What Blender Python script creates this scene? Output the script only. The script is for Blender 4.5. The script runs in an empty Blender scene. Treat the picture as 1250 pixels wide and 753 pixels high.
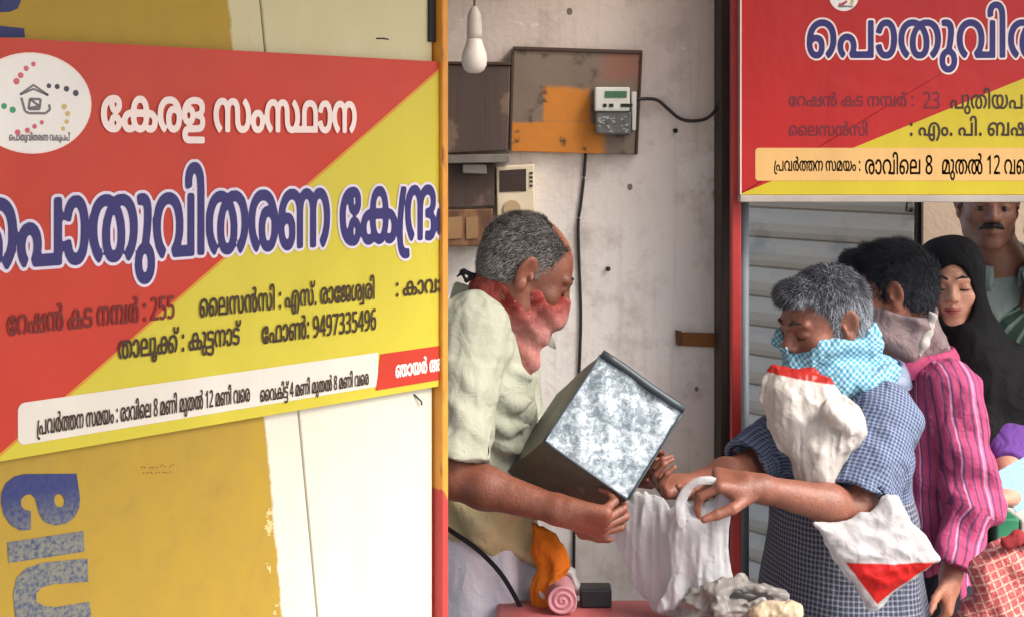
import bpy, math, random
import numpy as np
from mathutils import Vector, Matrix

S = bpy.context.scene
C = S.collection
R_ = math.radians
F = 50/36*1250          # focal length in photo pixels
CAM_H, HOR = 1.65, 172  # eye height (m), horizon row in the photograph

# ------------------------------------------------------------------ camera, sky, sun, exposure
cam = bpy.data.cameras.new('camera'); cam.lens = 50; cam.sensor_width = 36
cam.shift_y = -(376.5-HOR)/1250; cam.clip_end = 2000; cam.clip_start = .05
co = bpy.data.objects.new('camera', cam); C.objects.link(co)
co.location = (0, 0, CAM_H); co.rotation_euler = (R_(90), 0, 0); S.camera = co
SUN_EL, SUN_AZ = 46, 58     # elevation; azimuth measured from -Y (behind the camera) towards +X
w = bpy.data.worlds.new('World'); S.world = w; w.use_nodes = True
nt = w.node_tree; bg = nt.nodes['Background']; sky = nt.nodes.new('ShaderNodeTexSky')
sky.sky_type = 'NISHITA'; sky.sun_disc = False
sky.sun_elevation = R_(SUN_EL); sky.sun_rotation = R_(180-SUN_AZ)
sky.dust_density = 4; sky.air_density = 1.0; sky.ozone_density = .6
nt.links.new(sky.outputs[0], bg.inputs[0]); bg.inputs[1].default_value = .15
sl = bpy.data.lights.new('sun', 'SUN'); sl.energy = 1.35; sl.angle = R_(24); sl.color = (1, .975, .94)
so = bpy.data.objects.new('sun', sl); C.objects.link(so)
sd = Vector((math.sin(R_(SUN_AZ))*math.cos(R_(SUN_EL)), -math.cos(R_(SUN_AZ))*math.cos(R_(SUN_EL)), math.sin(R_(SUN_EL))))
so.rotation_euler = sd.to_track_quat('Z', 'Y').to_euler(); so.location = (3, -3, 6)
S.view_settings.view_transform = 'Standard'; S.view_settings.look = 'None'
S.view_settings.gamma = 1; S.view_settings.use_curve_mapping = False
S.view_settings.exposure = 1.2
S.cycles.max_bounces = 6; S.cycles.use_denoising = True

def P(px, py, Y):
    return np.array([(px-625)/F*Y, Y, CAM_H-(py-HOR)/F*Y])

# ------------------------------------------------------------------ objects
def link(name, me, mats=(), parent=None, loc=None, rotz=0, smooth=True):
    o = bpy.data.objects.new(name, me); C.objects.link(o)
    for m in (mats if isinstance(mats, (list, tuple)) else [mats]): me.materials.append(m)
    if smooth and len(me.polygons): me.polygons.foreach_set('use_smooth', [True]*len(me.polygons))
    if parent: o.parent = parent
    if loc is not None: o.location = tuple(loc)
    o.rotation_euler = (0, 0, rotz)
    return o
def tag(o, label=None, cat=None, group=None, kind=None):
    if label: o['label'] = label
    if cat: o['category'] = cat
    if group: o['group'] = group
    if kind: o['kind'] = kind
    return o
def empty(name, loc, rotz=0, **k):
    o = bpy.data.objects.new(name, None); C.objects.link(o)
    o.location = tuple(loc); o.rotation_euler = (0, 0, rotz); o.empty_display_size = .1
    return tag(o, **k)
def mesh_np(name, V, Q):
    me = bpy.data.meshes.new(name); V = np.asarray(V, np.float32); Q = np.asarray(Q, np.int32)
    n = Q.shape[1]
    me.vertices.add(len(V)); me.vertices.foreach_set('co', V.ravel())
    me.loops.add(Q.size); me.loops.foreach_set('vertex_index', Q.ravel())
    me.polygons.add(len(Q)); me.polygons.foreach_set('loop_start', np.arange(0, Q.size, n, dtype=np.int32))
    me.update(calc_edges=True); me.validate(); return me

class MB:
    """collects boxes, prisms and tubes and links them as one mesh"""
    def __init__(s): s.v = []; s.f = []
    def add(s, v, f):
        b = len(s.v); s.v += [tuple(map(float, p)) for p in v]; s.f += [tuple(i+b for i in q) for q in f]
    def box(s, lo, hi, M=None):
        v = [np.array((x, y, z), float) for x in (lo[0], hi[0]) for y in (lo[1], hi[1]) for z in (lo[2], hi[2])]
        if M is not None: v = [M @ p for p in v]
        s.add(v, [(0, 1, 3, 2), (4, 6, 7, 5), (0, 4, 5, 1), (2, 3, 7, 6), (0, 2, 6, 4), (1, 5, 7, 3)])
    def prism(s, pts, y0, y1):          # polygon in x-z, extruded from y0 to y1
        n = len(pts)
        a = sum(p[0]*q[1]-q[0]*p[1] for p, q in zip(pts, pts[1:]+pts[:1]))
        if a < 0: pts = pts[::-1]
        v = [(p[0], y0, p[1]) for p in pts]+[(p[0], y1, p[1]) for p in pts]
        s.add(v, [tuple(range(n)), tuple(range(2*n-1, n-1, -1))]+[(i, i+n, (i+1) % n+n, (i+1) % n) for i in range(n)])
    def tube(s, pts, r, n=8, caps=True):
        pts = [np.array(p, float) for p in pts]; m = len(pts)
        rr = r if hasattr(r, '__len__') else [r]*m
        up = np.array((0, 0, 1.)); v = []
        for i, p in enumerate(pts):
            t = pts[min(i+1, m-1)]-pts[max(i-1, 0)]; t = t/(np.linalg.norm(t)+1e-9)
            a = np.cross(t, up)
            if np.linalg.norm(a) < .1: a = np.cross(t, (1, 0, 0))
            a /= np.linalg.norm(a); b = np.cross(t, a)
            for k in range(n):
                q = 2*math.pi*k/n; v.append(p+rr[i]*(math.cos(q)*a+math.sin(q)*b))
        f = [(i*n+k, i*n+(k+1) % n, (i+1)*n+(k+1) % n, (i+1)*n+k) for i in range(m-1) for k in range(n)]
        if caps: f += [tuple(range(n-1, -1, -1)), tuple((m-1)*n+k for k in range(n))]
        s.add(v, f)
    def lathe(s, c, prof, n=24, axis='z'):   # profile of (radius, height)
        v = []
        for r, h in prof:
            for k in range(n):
                a = 2*math.pi*k/n; x, y = r*math.cos(a), r*math.sin(a)
                v.append((c[0]+x, c[1]+y, c[2]+h) if axis == 'z' else (c[0]+x, c[1]+h, c[2]+y))
        m = len(prof)
        f = [(i*n+k, i*n+(k+1) % n, (i+1)*n+(k+1) % n, (i+1)*n+k) for i in range(m-1) for k in range(n)]
        f += [tuple(range(n-1, -1, -1)), tuple((m-1)*n+k for k in range(n))]
        s.add(v, f)
    def build(s, name, mats, parent=None, loc=None, rotz=0, smooth=False, bevel=0, recalc=True):
        me = bpy.data.meshes.new(name); me.from_pydata(s.v, [], s.f); me.update()
        import bmesh
        if recalc:
            bm = bmesh.new(); bm.from_mesh(me)
            bmesh.ops.recalc_face_normals(bm, faces=bm.faces[:]); bm.to_mesh(me); bm.free()
        o = link(name, me, mats, parent, loc, rotz, smooth)
        if bevel:
            b = o.modifiers.new('bevel', 'BEVEL'); b.width = bevel; b.segments = 2; b.limit_method = 'ANGLE'
        return o
def spline(pts, n=8):
    """Catmull-Rom through the points"""
    p = [np.array(q, float) for q in pts]; p = [2*p[0]-p[1]]+p+[2*p[-1]-p[-2]]; out = []
    for i in range(1, len(p)-2):
        for k in range(n):
            t = k/n; a, b, c, d = p[i-1:i+3]
            out.append(.5*(2*b+(c-a)*t+(2*a-5*b+4*c-d)*t*t+(3*b-a-3*c+d)*t**3))
    return out+[p[-2]]

# ------------------------------------------------------------------ signed distance modelling
def nrm(v):
    v = np.array(v, float); return v/np.linalg.norm(v)
def basis(fwd, up=(0, 0, 1)):
    """columns right, forward, up"""
    f = nrm(fwd); r = nrm(np.cross(f, up)); return np.stack([r, f, np.cross(r, f)], 1)
_rs = np.random.RandomState(5)
_WD = _rs.normal(size=(40, 3)); _WD /= np.linalg.norm(_WD, axis=1)[:, None]; _WP = _rs.uniform(0, 6.28, 40)
def waves(X, Y, Z, freq, seed=0, n=5):
    """cheap smooth noise in about -1..1"""
    t = 0
    for i in range(n):
        d, e = _WD[(seed*7+i) % 40], _WD[(seed*11+i*3+5) % 40]
        q = (X*d[0]+Y*d[1]+Z*d[2])*freq*(1+.37*i)
        q2 = (X*e[0]+Y*e[1]+Z*e[2])*freq*.6
        t = t+np.sin(q+_WP[(seed+i) % 40]+1.6*np.sin(q2+i))/(1+.4*i)
    return t/2.4
class SDF:
    def __init__(s): s.ops = []
    def _add(s, lo, hi, fn, k, mode): s.ops.append((np.array(lo, float), np.array(hi, float), fn, k, mode)); return s
    def cone(s, a, b, ra, rb=None, k=.02, sq=None, mode='u'):
        a = np.array(a, float); b = np.array(b, float); rb = ra if rb is None else rb
        def fn(X, Y, Z):
            x, y, z = X-a[0], Y-a[1], Z-a[2]; ba = b-a
            if sq is not None:
                n, fac = sq; g = 1/fac-1; t = (x*n[0]+y*n[1]+z*n[2])*g
                x, y, z = x+n[0]*t, y+n[1]*t, z+n[2]*t; ba = ba+np.array(n)*(ba@np.array(n))*g
            L = ba@ba+1e-12
            h = np.clip((x*ba[0]+y*ba[1]+z*ba[2])/L, 0, 1)
            return np.sqrt((x-h*ba[0])**2+(y-h*ba[1])**2+(z-h*ba[2])**2)-(ra+h*(rb-ra))
        r = max(ra, rb)*(max(1, sq[1]) if sq else 1)
        return s._add(np.minimum(a, b)-r, np.maximum(a, b)+r, fn, k, mode)
    def chain(s, pts, rs, k=.02, sq=None, mode='u'):
        for i in range(len(pts)-1): s.cone(pts[i], pts[i+1], rs[i], rs[i+1], k, sq, mode)
        return s
    def ell(s, c, r, M=None, k=.02, mode='u'):
        c = np.array(c, float); r = np.array(r, float); A = np.eye(3) if M is None else M.T
        def fn(X, Y, Z):
            x, y, z = X-c[0], Y-c[1], Z-c[2]
            u = [A[i, 0]*x+A[i, 1]*y+A[i, 2]*z for i in range(3)]
            k0 = np.sqrt(sum((u[i]/r[i])**2 for i in range(3))); k1 = np.sqrt(sum((u[i]/r[i]**2)**2 for i in range(3)))+1e-9
            return k0*(k0-1)/k1
        e = np.sqrt(((A.T*r)**2).sum(1))
        return s._add(c-e, c+e, fn, k, mode)
    def box(s, c, h, M=None, rnd=.01, k=.01, mode='u'):
        c = np.array(c, float); h = np.array(h, float)-rnd; A = np.eye(3) if M is None else M.T
        def fn(X, Y, Z):
            x, y, z = X-c[0], Y-c[1], Z-c[2]
            q = [np.abs(A[i, 0]*x+A[i, 1]*y+A[i, 2]*z)-h[i] for i in range(3)]
            return np.sqrt(sum(np.maximum(t, 0)**2 for t in q))+np.minimum(np.maximum(np.maximum(q[0], q[1]), q[2]), 0)-rnd
        e = np.abs(A.T)@(h+rnd)
        return s._add(c-e, c+e, fn, k, mode)
    def cyl(s, a, b, ra, rb=None, k=.02, mode='u', sq=None):
        a = np.array(a, float); b = np.array(b, float); rb = ra if rb is None else rb
        L = np.linalg.norm(b-a); u = (b-a)/L
        def fn(X, Y, Z):
            x, y, z = X-a[0], Y-a[1], Z-a[2]; t = x*u[0]+y*u[1]+z*u[2]
            x, y, z = x-t*u[0], y-t*u[1], z-t*u[2]
            if sq is not None:
                n, fac = sq; q = (x*n[0]+y*n[1]+z*n[2])*(1/fac-1); x, y, z = x+n[0]*q, y+n[1]*q, z+n[2]*q
            return np.maximum(np.maximum(np.sqrt(x*x+y*y+z*z)-(ra+np.clip(t/L, 0, 1)*(rb-ra)), -t), t-L)
        r = max(ra, rb)
        return s._add(np.minimum(a, b)-r, np.maximum(a, b)+r, fn, k, mode)
    def pouch(s, px, Y, t0, w, k=.01, mode='u', lean=(0., 0.), skin=.0016):
        '''a soft flat bag: outline given by photo pixels at depth Y, real thickness t0 fading over w at the seams'''
        p = np.array([P(x, y, Y) for x, y in px])[:, [0, 2]]; c = p.mean(0); lo = p.min(0); hi = p.max(0)
        def fn(X, Yg, Z):
            d = np.full((X.shape[0], 1, Z.shape[2]), 1e9, np.float32); ins = np.zeros(d.shape, bool)
            for a, b in zip(p, np.roll(p, -1, 0)):
                e = b-a; t = np.clip(((X-a[0])*e[0]+(Z-a[1])*e[1])/(e@e+1e-12), 0, 1)
                d = np.minimum(d, np.sqrt((X-a[0]-t*e[0])**2+(Z-a[1]-t*e[1])**2))
                if a[1] != b[1]: ins ^= ((a[1] > Z) != (b[1] > Z)) & (X < a[0]+(Z-a[1])/(b[1]-a[1])*e[0])
            dy = np.abs(Yg-Y-lean[0]*(X-c[0])-lean[1]*(Z-c[1]))
            th = t0*np.sqrt(np.clip(d/w, 0, 1))*ins
            return np.where(ins, dy-th, np.sqrt(d*d+dy*dy))-skin
        m = t0+.05
        return s._add((lo[0], Y-m, lo[1]), (hi[0], Y+m, hi[1]), fn, k, mode)
    def fn(s, lo, hi, fn, k=.004, mode='i'): return s._add(lo, hi, fn, k, mode)
    def disp(s, lo, hi, fn): return s._add(lo, hi, fn, 0, 'd')
    def inflate(s, a): return s._add((-9,)*3, (9,)*3, lambda X, Y, Z: -a, 0, 'd')
    def bounds(s):
        lo = np.min([o[0] for o in s.ops if o[4] == 'u'], 0); hi = np.max([o[1] for o in s.ops if o[4] == 'u'], 0)
        return lo, hi
    def grid(s, h, fine=(), hf=None, pad=.03, lo=None, hi=None):
        a, b = s.bounds(); lo = a-pad if lo is None else np.array(lo); hi = b+pad if hi is None else np.array(hi)
        ax = []
        for i in range(3):
            iv = sorted((max(f[0][i], lo[i]), min(f[1][i], hi[i])) for f in fine); m = []
            for u, v in iv:
                if v <= u: continue
                if m and u <= m[-1][1]: m[-1][1] = max(m[-1][1], v)
                else: m.append([u, v])
            p = lo[i]; parts = []
            for u, v in m:
                if u > p: parts.append(np.linspace(p, u, max(2, int((u-p)/h)+1))[:-1])
                parts.append(np.linspace(u, v, max(2, int((v-u)/hf)+1))[:-1]); p = v
            parts.append(np.linspace(p, hi[i], max(2, int((hi[i]-p)/h)+1)) if hi[i] > p else np.array([p]))
            ax.append(np.concatenate(parts))
        f = np.full([len(q) for q in ax], .2, np.float32)
        for lo_, hi_, fn, k, mode in s.ops:
            m = k+2.5*h+.004
            i0 = [np.searchsorted(ax[i], lo_[i]-m) for i in range(3)]; i1 = [np.searchsorted(ax[i], hi_[i]+m) for i in range(3)]
            if any(b <= a for a, b in zip(i0, i1)): continue
            sl_ = tuple(slice(a, b) for a, b in zip(i0, i1))
            X = ax[0][sl_[0]].astype(np.float32)[:, None, None]; Y = ax[1][sl_[1]].astype(np.float32)[None, :, None]; Z = ax[2][sl_[2]].astype(np.float32)[None, None, :]
            a = f[sl_]; b = fn(X, Y, Z)
            if mode == 'd': f[sl_] = a+b; continue
            k = max(k, 1e-4)
            if mode == 'u':
                t = np.clip(.5+.5*(b-a)/k, 0, 1); f[sl_] = b*(1-t)+a*t-k*t*(1-t)
            else:
                if mode == 's': b = -b
                t = np.clip(.5-.5*(b-a)/k, 0, 1); f[sl_] = b*(1-t)+a*t+k*t*(1-t)
        return f, ax
    def surface(s, h, **kw):
        f, ax = s.grid(h, **kw); return nets(f, ax)
def nets(f, ax):
    s = f < 0
    nx, ny, nz = f.shape
    c = np.zeros((nx-1, ny-1, nz-1), np.int8)
    for i in (0, 1):
        for j in (0, 1):
            for k in (0, 1): c += s[i:nx-1+i, j:ny-1+j, k:nz-1+k]
    act = (c > 0) & (c < 8); I = np.argwhere(act); n = len(I)
    idx = np.full(act.shape, -1, np.int32); idx[act] = np.arange(n)
    acc = np.zeros((n, 3)); cnt = np.zeros(n)
    cor = [(i, j, k) for i in (0, 1) for j in (0, 1) for k in (0, 1)]
    for a in cor:
        for d in range(3):
            if a[d]: continue
            b = list(a); b[d] = 1
            ia = I+a; ib = I+b
            fa = f[tuple(ia.T)]; fb = f[tuple(ib.T)]; m = (fa < 0) != (fb < 0)
            t = (fa/(fa-fb+1e-20))[m]
            pa = np.stack([ax[q][ia[m, q]] for q in range(3)], 1); pb = np.stack([ax[q][ib[m, q]] for q in range(3)], 1)
            acc[m] += pa+(pb-pa)*t[:, None]; cnt[m] += 1
    V = acc/np.maximum(cnt, 1)[:, None]
    Q = []
    for d in range(3):
        e, g = (d+1) % 3, (d+2) % 3
        sl0 = [slice(1, -1)]*3; sl0[d] = slice(0, -1); sl1 = [slice(1, -1)]*3; sl1[d] = slice(1, None)
        A, B = s[tuple(sl0)], s[tuple(sl1)]
        J = np.argwhere(A != B)
        inside = A[tuple(J.T)]
        J = J+np.array([0 if q == d else 1 for q in range(3)])
        def cell(de, dg):
            K = J.copy(); K[:, e] += de; K[:, g] += dg; return idx[tuple(K.T)]
        q = np.stack([cell(-1, -1), cell(0, -1), cell(0, 0), cell(-1, 0)], 1)
        q[~inside] = q[~inside][:, ::-1]
        Q.append(q)
    Q = np.concatenate(Q); Q = Q[(Q >= 0).all(1)]
    return V, Q
def cloth_uv(V, bones):
    """cloth coordinates (metres): round the nearest bone, and along it"""
    best = np.full(len(V), 1e9); uv = np.zeros((len(V), 3), np.float32)
    for n, (a, b, r, side) in enumerate(bones):
        a = np.array(a, float); b = np.array(b, float); L = np.linalg.norm(b-a); u = (b-a)/L
        t = (V-a)@u; h = np.clip(t, 0, L); d = np.linalg.norm(V-a-h[:, None]*u, axis=1)/r
        s_ = nrm(np.array(side)-u*(np.array(side)@u)); q = np.cross(u, s_); W = V-a
        m = d < best; best[m] = d[m]
        # projected, not wrapped: side coordinate where the surface faces q, q coordinate where it faces side
        ang = np.arctan2(W@s_, W@q)
        uv[m, 0] = ((W@q) if r < .1 else ang*r)[m]; uv[m, 1] = t[m]; uv[m, 2] = n
    return uv
def sdf_obj(name, sd_, h, mats, parent=None, base=(0, 0, 0), bones=None, smooth_it=0, **kw):
    V, Q = sd_.surface(h, **kw)
    if smooth_it:
        E = np.concatenate([Q[:, [0, 1]], Q[:, [1, 2]], Q[:, [2, 3]], Q[:, [3, 0]]])
        for _ in range(smooth_it):
            cn = np.bincount(E[:, 0], minlength=len(V)); acc = np.stack([np.bincount(E[:, 0], V[E[:, 1], q], len(V)) for q in range(3)], 1)
            V = .5*V+.5*acc/np.maximum(cn, 1)[:, None]
    me = mesh_np(name, V-np.array(base), Q)
    if bones:
        at = me.attributes.new('cuv', 'FLOAT_VECTOR', 'POINT')
        if len(at.data) == len(V): at.data.foreach_set('vector', cloth_uv(V, bones).ravel())
    o = link(name, me, mats, parent)
    if parent is None: o.location = tuple(base)
    return o, V, Q
# ------------------------------------------------------------------ materials
def lin(r, g, b):
    f = lambda c: (c/12.92 if c <= .04045 else ((c+.055)/1.055)**2.4)
    return (f(r/255), f(g/255), f(b/255), 1)
class Mat:
    def __init__(s, name):
        s.m = bpy.data.materials.new(name); s.m.use_nodes = True; s.t = s.m.node_tree
        s.b = s.t.nodes['Principled BSDF']; s.out = s.t.nodes['Material Output']
    def n(s, typ, props=None, **ins):
        nd = s.t.nodes.new('ShaderNode'+typ)
        for k, v in (props or {}).items(): setattr(nd, k, v)
        for k, v in ins.items():
            key = int(k[1:]) if k[0] == '_' and k[1:].isdigit() else k.replace('_', ' ')
            s.set(nd.inputs[key], v)
        return nd
    def set(s, sock, v):
        if isinstance(v, bpy.types.NodeSocket): s.t.links.new(v, sock)
        elif isinstance(v, bpy.types.Node): s.t.links.new(v.outputs[0], sock)
        elif hasattr(v, '__len__') and sock.type == 'VALUE': sock.default_value = v[0]
        elif hasattr(v, '__len__'): sock.default_value = tuple(v)[:len(sock.default_value)]
        else: sock.default_value = v
    def co(s, kind='Object'): return s.n('TexCoord').outputs[kind]
    def sep(s, v): return s.n('SeparateXYZ', _0=v).outputs
    def math(s, op, a, b=0., c=0.): return s.n('Math', dict(operation=op), _0=a, _1=b, _2=c).outputs[0]
    def scale(s, v, x, y, z): return s.n('Mapping', _0=v, Scale=(x, y, z)).outputs[0]
    def noise(s, v, scale=5, detail=4, rough=.55, dist=0): return s.n('TexNoise', Vector=v, Scale=scale, Detail=detail, Roughness=rough, Distortion=dist).outputs[0]
    def ramp(s, f, stops, interp='LINEAR'):
        nd = s.n('ValToRGB', Fac=f); r = nd.color_ramp; r.interpolation = interp
        while len(r.elements) < len(stops): r.elements.new(.5)
        for e, (p, c) in zip(r.elements, stops): e.position = p; e.color = c if hasattr(c, '__len__') else (c, c, c, 1)
        return nd.outputs[0]
    def mix(s, f, a, b, mode='MIX'):
        nd = s.n('Mix', dict(data_type='RGBA', blend_type=mode)); s.set(nd.inputs[0], f); s.set(nd.inputs[6], a); s.set(nd.inputs[7], b)
        return nd.outputs[2]
    def step(s, v, edge, soft=.002):
        return s.n('MapRange', Value=v, _1=edge-soft, _2=edge+soft).outputs[0]
    def bump(s, h, strength=.3, dist=.01, normal=None):
        nd = s.n('Bump', Strength=strength, Distance=dist, Height=h)
        if normal is not None: s.set(nd.inputs['Normal'], normal)
        s.t.links.new(nd.outputs[0], s.b.inputs['Normal']); return nd.outputs[0]
    def done(s, col, rough=.6, metal=0, spec=.5, **kw):
        s.set(s.b.inputs['Base Color'], col); s.set(s.b.inputs['Roughness'], rough); s.set(s.b.inputs['Metallic'], metal)
        s.b.inputs['Specular IOR Level'].default_value = spec
        for k, v in kw.items(): s.set(s.b.inputs[k.replace('_', ' ')], v)
        return s.m
def plain(name, rgb, rough=.6, var=.18, vscale=8, bump=.15, bscale=60, metal=0, spec=.4, **kw):
    m = Mat(name); v = m.co(); c = lin(*rgb)
    n1 = m.noise(v, vscale, 5); f = m.ramp(n1, [(.3, 1-var), (.7, 1+var*.6)])
    col = m.mix(1., c, f, 'MULTIPLY')
    m.bump(m.noise(v, bscale, 3), bump, .004)
    r = m.n('MapRange', Value=n1, _1=.2, _2=.8, _3=max(0, rough-.08), _4=min(1, rough+.1)).outputs[0]
    return m.done(col, r, metal, spec, **kw)
def skin_mat(name, rgb, rgb2, mott=.35):
    m = Mat(name); v = m.co()
    n1 = m.noise(v, 14, 4); n2 = m.noise(v, 160, 3)
    col = m.mix(m.ramp(n1, [(.35, 0.), (.7, 1.)]), lin(*rgb), lin(*rgb2))
    col = m.mix(mott, col, m.ramp(n2, [(.35, .55), (.6, 1.1)]), 'MULTIPLY')
    sk = m.noise(m.scale(v, 1, 1, 1), 55, 5, .65, .6)
    m.bump(m.math('ADD', m.noise(v, 300, 4), m.math('MULTIPLY', sk, 1.3)), .42, .0024)
    bl = m.noise(v, 4.5, 4, .6, .5); col = m.mix(m.math('MULTIPLY', m.ramp(bl, [(.42, 0.), (.68, 1.)]), .5), col, lin(rgb2[0]*.80, rgb2[1]*.74, rgb2[2]*.72))
    return m.done(col, .44, 0, .5, Subsurface_Weight=.12, Subsurface_Radius=(.012, .005, .003), Subsurface_Scale=.6)
def cloth_mat(name, rgb, rgb2=None, kind='plain', per=.008, bump=.5, rough=.85, weave=900, mixw=.5, third=None):
    """kinds: plain, check (thin light lines both ways), stripe (lines along the cloth)"""
    m = Mat(name); a = m.n('Attribute', dict(attribute_name='cuv')).outputs['Vector']; v = m.co()
    wob = m.noise(v, 9, 2)
    u_, v_, _ = m.sep(a)
    u_ = m.math('ADD', u_, m.math('MULTIPLY', wob, per*1.2)); v_ = m.math('ADD', v_, m.math('MULTIPLY', wob, per*1.2))
    col = lin(*rgb)
    def band(x, p, duty):
        return m.step(m.math('FRACT', m.math('DIVIDE', x, p)), duty, .08)
    if kind == 'check':
        h1, h2 = band(u_, per, 1-mixw), band(v_, per, 1-mixw)
        col = m.mix(m.math('MULTIPLY', m.math('ADD', h1, h2), .5), col, lin(*rgb2))
    elif kind == 'stripe':
        h1 = band(u_, per, 1-mixw)
        if third:
            h2 = band(m.math('ADD', u_, per*.45), per*2.7, .86); col = m.mix(h2, col, lin(*third))
        col = m.mix(h1, col, lin(*rgb2))
    n1 = m.noise(v, 6, 5)
    col = m.mix(1., col, m.ramp(n1, [(.3, .84), (.7, 1.08)]), 'MULTIPLY')
    wv = m.noise(m.scale(v, 1, 1, 1), weave, 2)
    nz = m.n('TexNoise', dict(noise_type='RIDGED_MULTIFRACTAL'), Vector=m.scale(v, 1.2, 1.2, .7), Scale=13, Detail=3, Roughness=.5, Distortion=1.2).outputs[0]
    fold = m.math('ADD', m.noise(v, 22, 4, .55, .8), m.math('MULTIPLY', nz, .8))
    nb = m.bump(wv, .25, .001)
    m.bump(fold, bump, .014, nb)
    return m.done(col, rough, 0, .18)
def hair_mat(name, dark, light, amount=.5, scale=1.):
    """the shell stays dark; every strand carries its own greyness in 'hv'"""
    m = Mat(name); v = m.co(); hv = m.n('Attribute', dict(attribute_name='hv')).outputs['Fac']
    n1 = m.noise(v, 18*scale, 3); n2 = m.noise(v, 420, 2)
    f = m.math('ADD', m.math('MULTIPLY', hv, .95), m.math('ADD', m.math('MULTIPLY', m.math('SUBTRACT', n1, .5), .7), m.math('MULTIPLY', m.math('SUBTRACT', n2, .5), .5)))
    col = m.mix(m.ramp(f, [(max(.02, .62-.75*amount), 0.), (1.05-.75*amount, 1.)]), lin(*dark), lin(*light))
    m.bump(m.noise(v, 300, 3), .5, .004)
    return m.done(col, .55, 0, .3)
def grime_wall(name, top, low, zmid, zsoft, stain, spots=.5, scale=1., edge=None):
    """old limewash: two tints, blotches, specks of chipped plaster"""
    m = Mat(name); v = m.co(); x, y, z = m.sep(v)
    big = m.noise(v, 2.2*scale, 6, .6, .4); mid = m.noise(v, 9*scale, 6, .65)
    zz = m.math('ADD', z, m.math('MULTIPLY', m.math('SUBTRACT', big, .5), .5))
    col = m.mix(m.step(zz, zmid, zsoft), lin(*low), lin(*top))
    col = m.mix(m.math('MULTIPLY', m.ramp(mid, [(.5, 0.), (.72, 1.)]), .55), col, lin(*stain))
    streak = m.noise(m.scale(v, 26, 26, 1.2), 1.2, 4)
    col = m.mix(m.math('MULTIPLY', m.ramp(streak, [(.55, 0.), (.8, 1.)]), .35), col, lin(*stain))
    if edge is not None:   # broken plaster and dirt beside the door jamb
        eg = m.math('ADD', x, m.math('MULTIPLY', m.math('SUBTRACT', mid, .55), .16))
        col = m.mix(m.math('MULTIPLY', m.step(eg, edge, .006), .75), col, lin(122, 92, 70)); col = m.mix(m.math('MULTIPLY', m.step(eg, edge+.018, .004), .8), col, lin(62, 46, 38))
        hb = m.noise(v, 5.5, 6, .7, .3); col = m.mix(m.math('MULTIPLY', m.ramp(hb, [(.60, 0.), (.63, 1.)]), .6), col, lin(236, 230, 224))
    vo = m.n('TexVoronoi', Vector=m.n('Mapping', _0=v, Scale=(1, 1, .8)).outputs[0], Scale=13*scale)
    cellv = m.sep(vo.outputs['Color'])
    pick = m.math('GREATER_THAN', cellv[0], 1-spots*.45)
    rad = m.math('MULTIPLY', cellv[1], .13)
    sp = m.math('MULTIPLY', m.math('LESS_THAN', m.math('ADD', vo.outputs['Distance'], m.math('MULTIPLY', mid, .08)), m.math('ADD', rad, .03)), pick)
    col = m.mix(m.math('MULTIPLY', sp, .8), col, lin(72, 60, 52))
    fine = m.noise(v, 70, 5)
    m.bump(m.math('ADD', m.math('MULTIPLY', fine, .5), m.math('MULTIPLY', mid, 1.)), .35, .01)
    return m.done(col, .88, 0, .2)
def wood_mat(name, rgb, rgb2, axis='z', rough=.6, worn=None):
    m = Mat(name); v = m.co()
    s3 = dict(x=(1.5, 30, 30), y=(30, 1.5, 30), z=(30, 30, 1.5))[axis]
    n1 = m.noise(m.scale(v, *s3), 1.6, 5, .6, .6); n2 = m.noise(v, 7, 5, .65)
    col = m.mix(n1, lin(*rgb), lin(*rgb2))
    if worn is not None: col = m.mix(m.ramp(n2, [(.54, 0.), (.6, 1.)]), col, lin(*worn))
    m.bump(n1, .3, .004)
    return m.done(col, rough, 0, .35)
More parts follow.
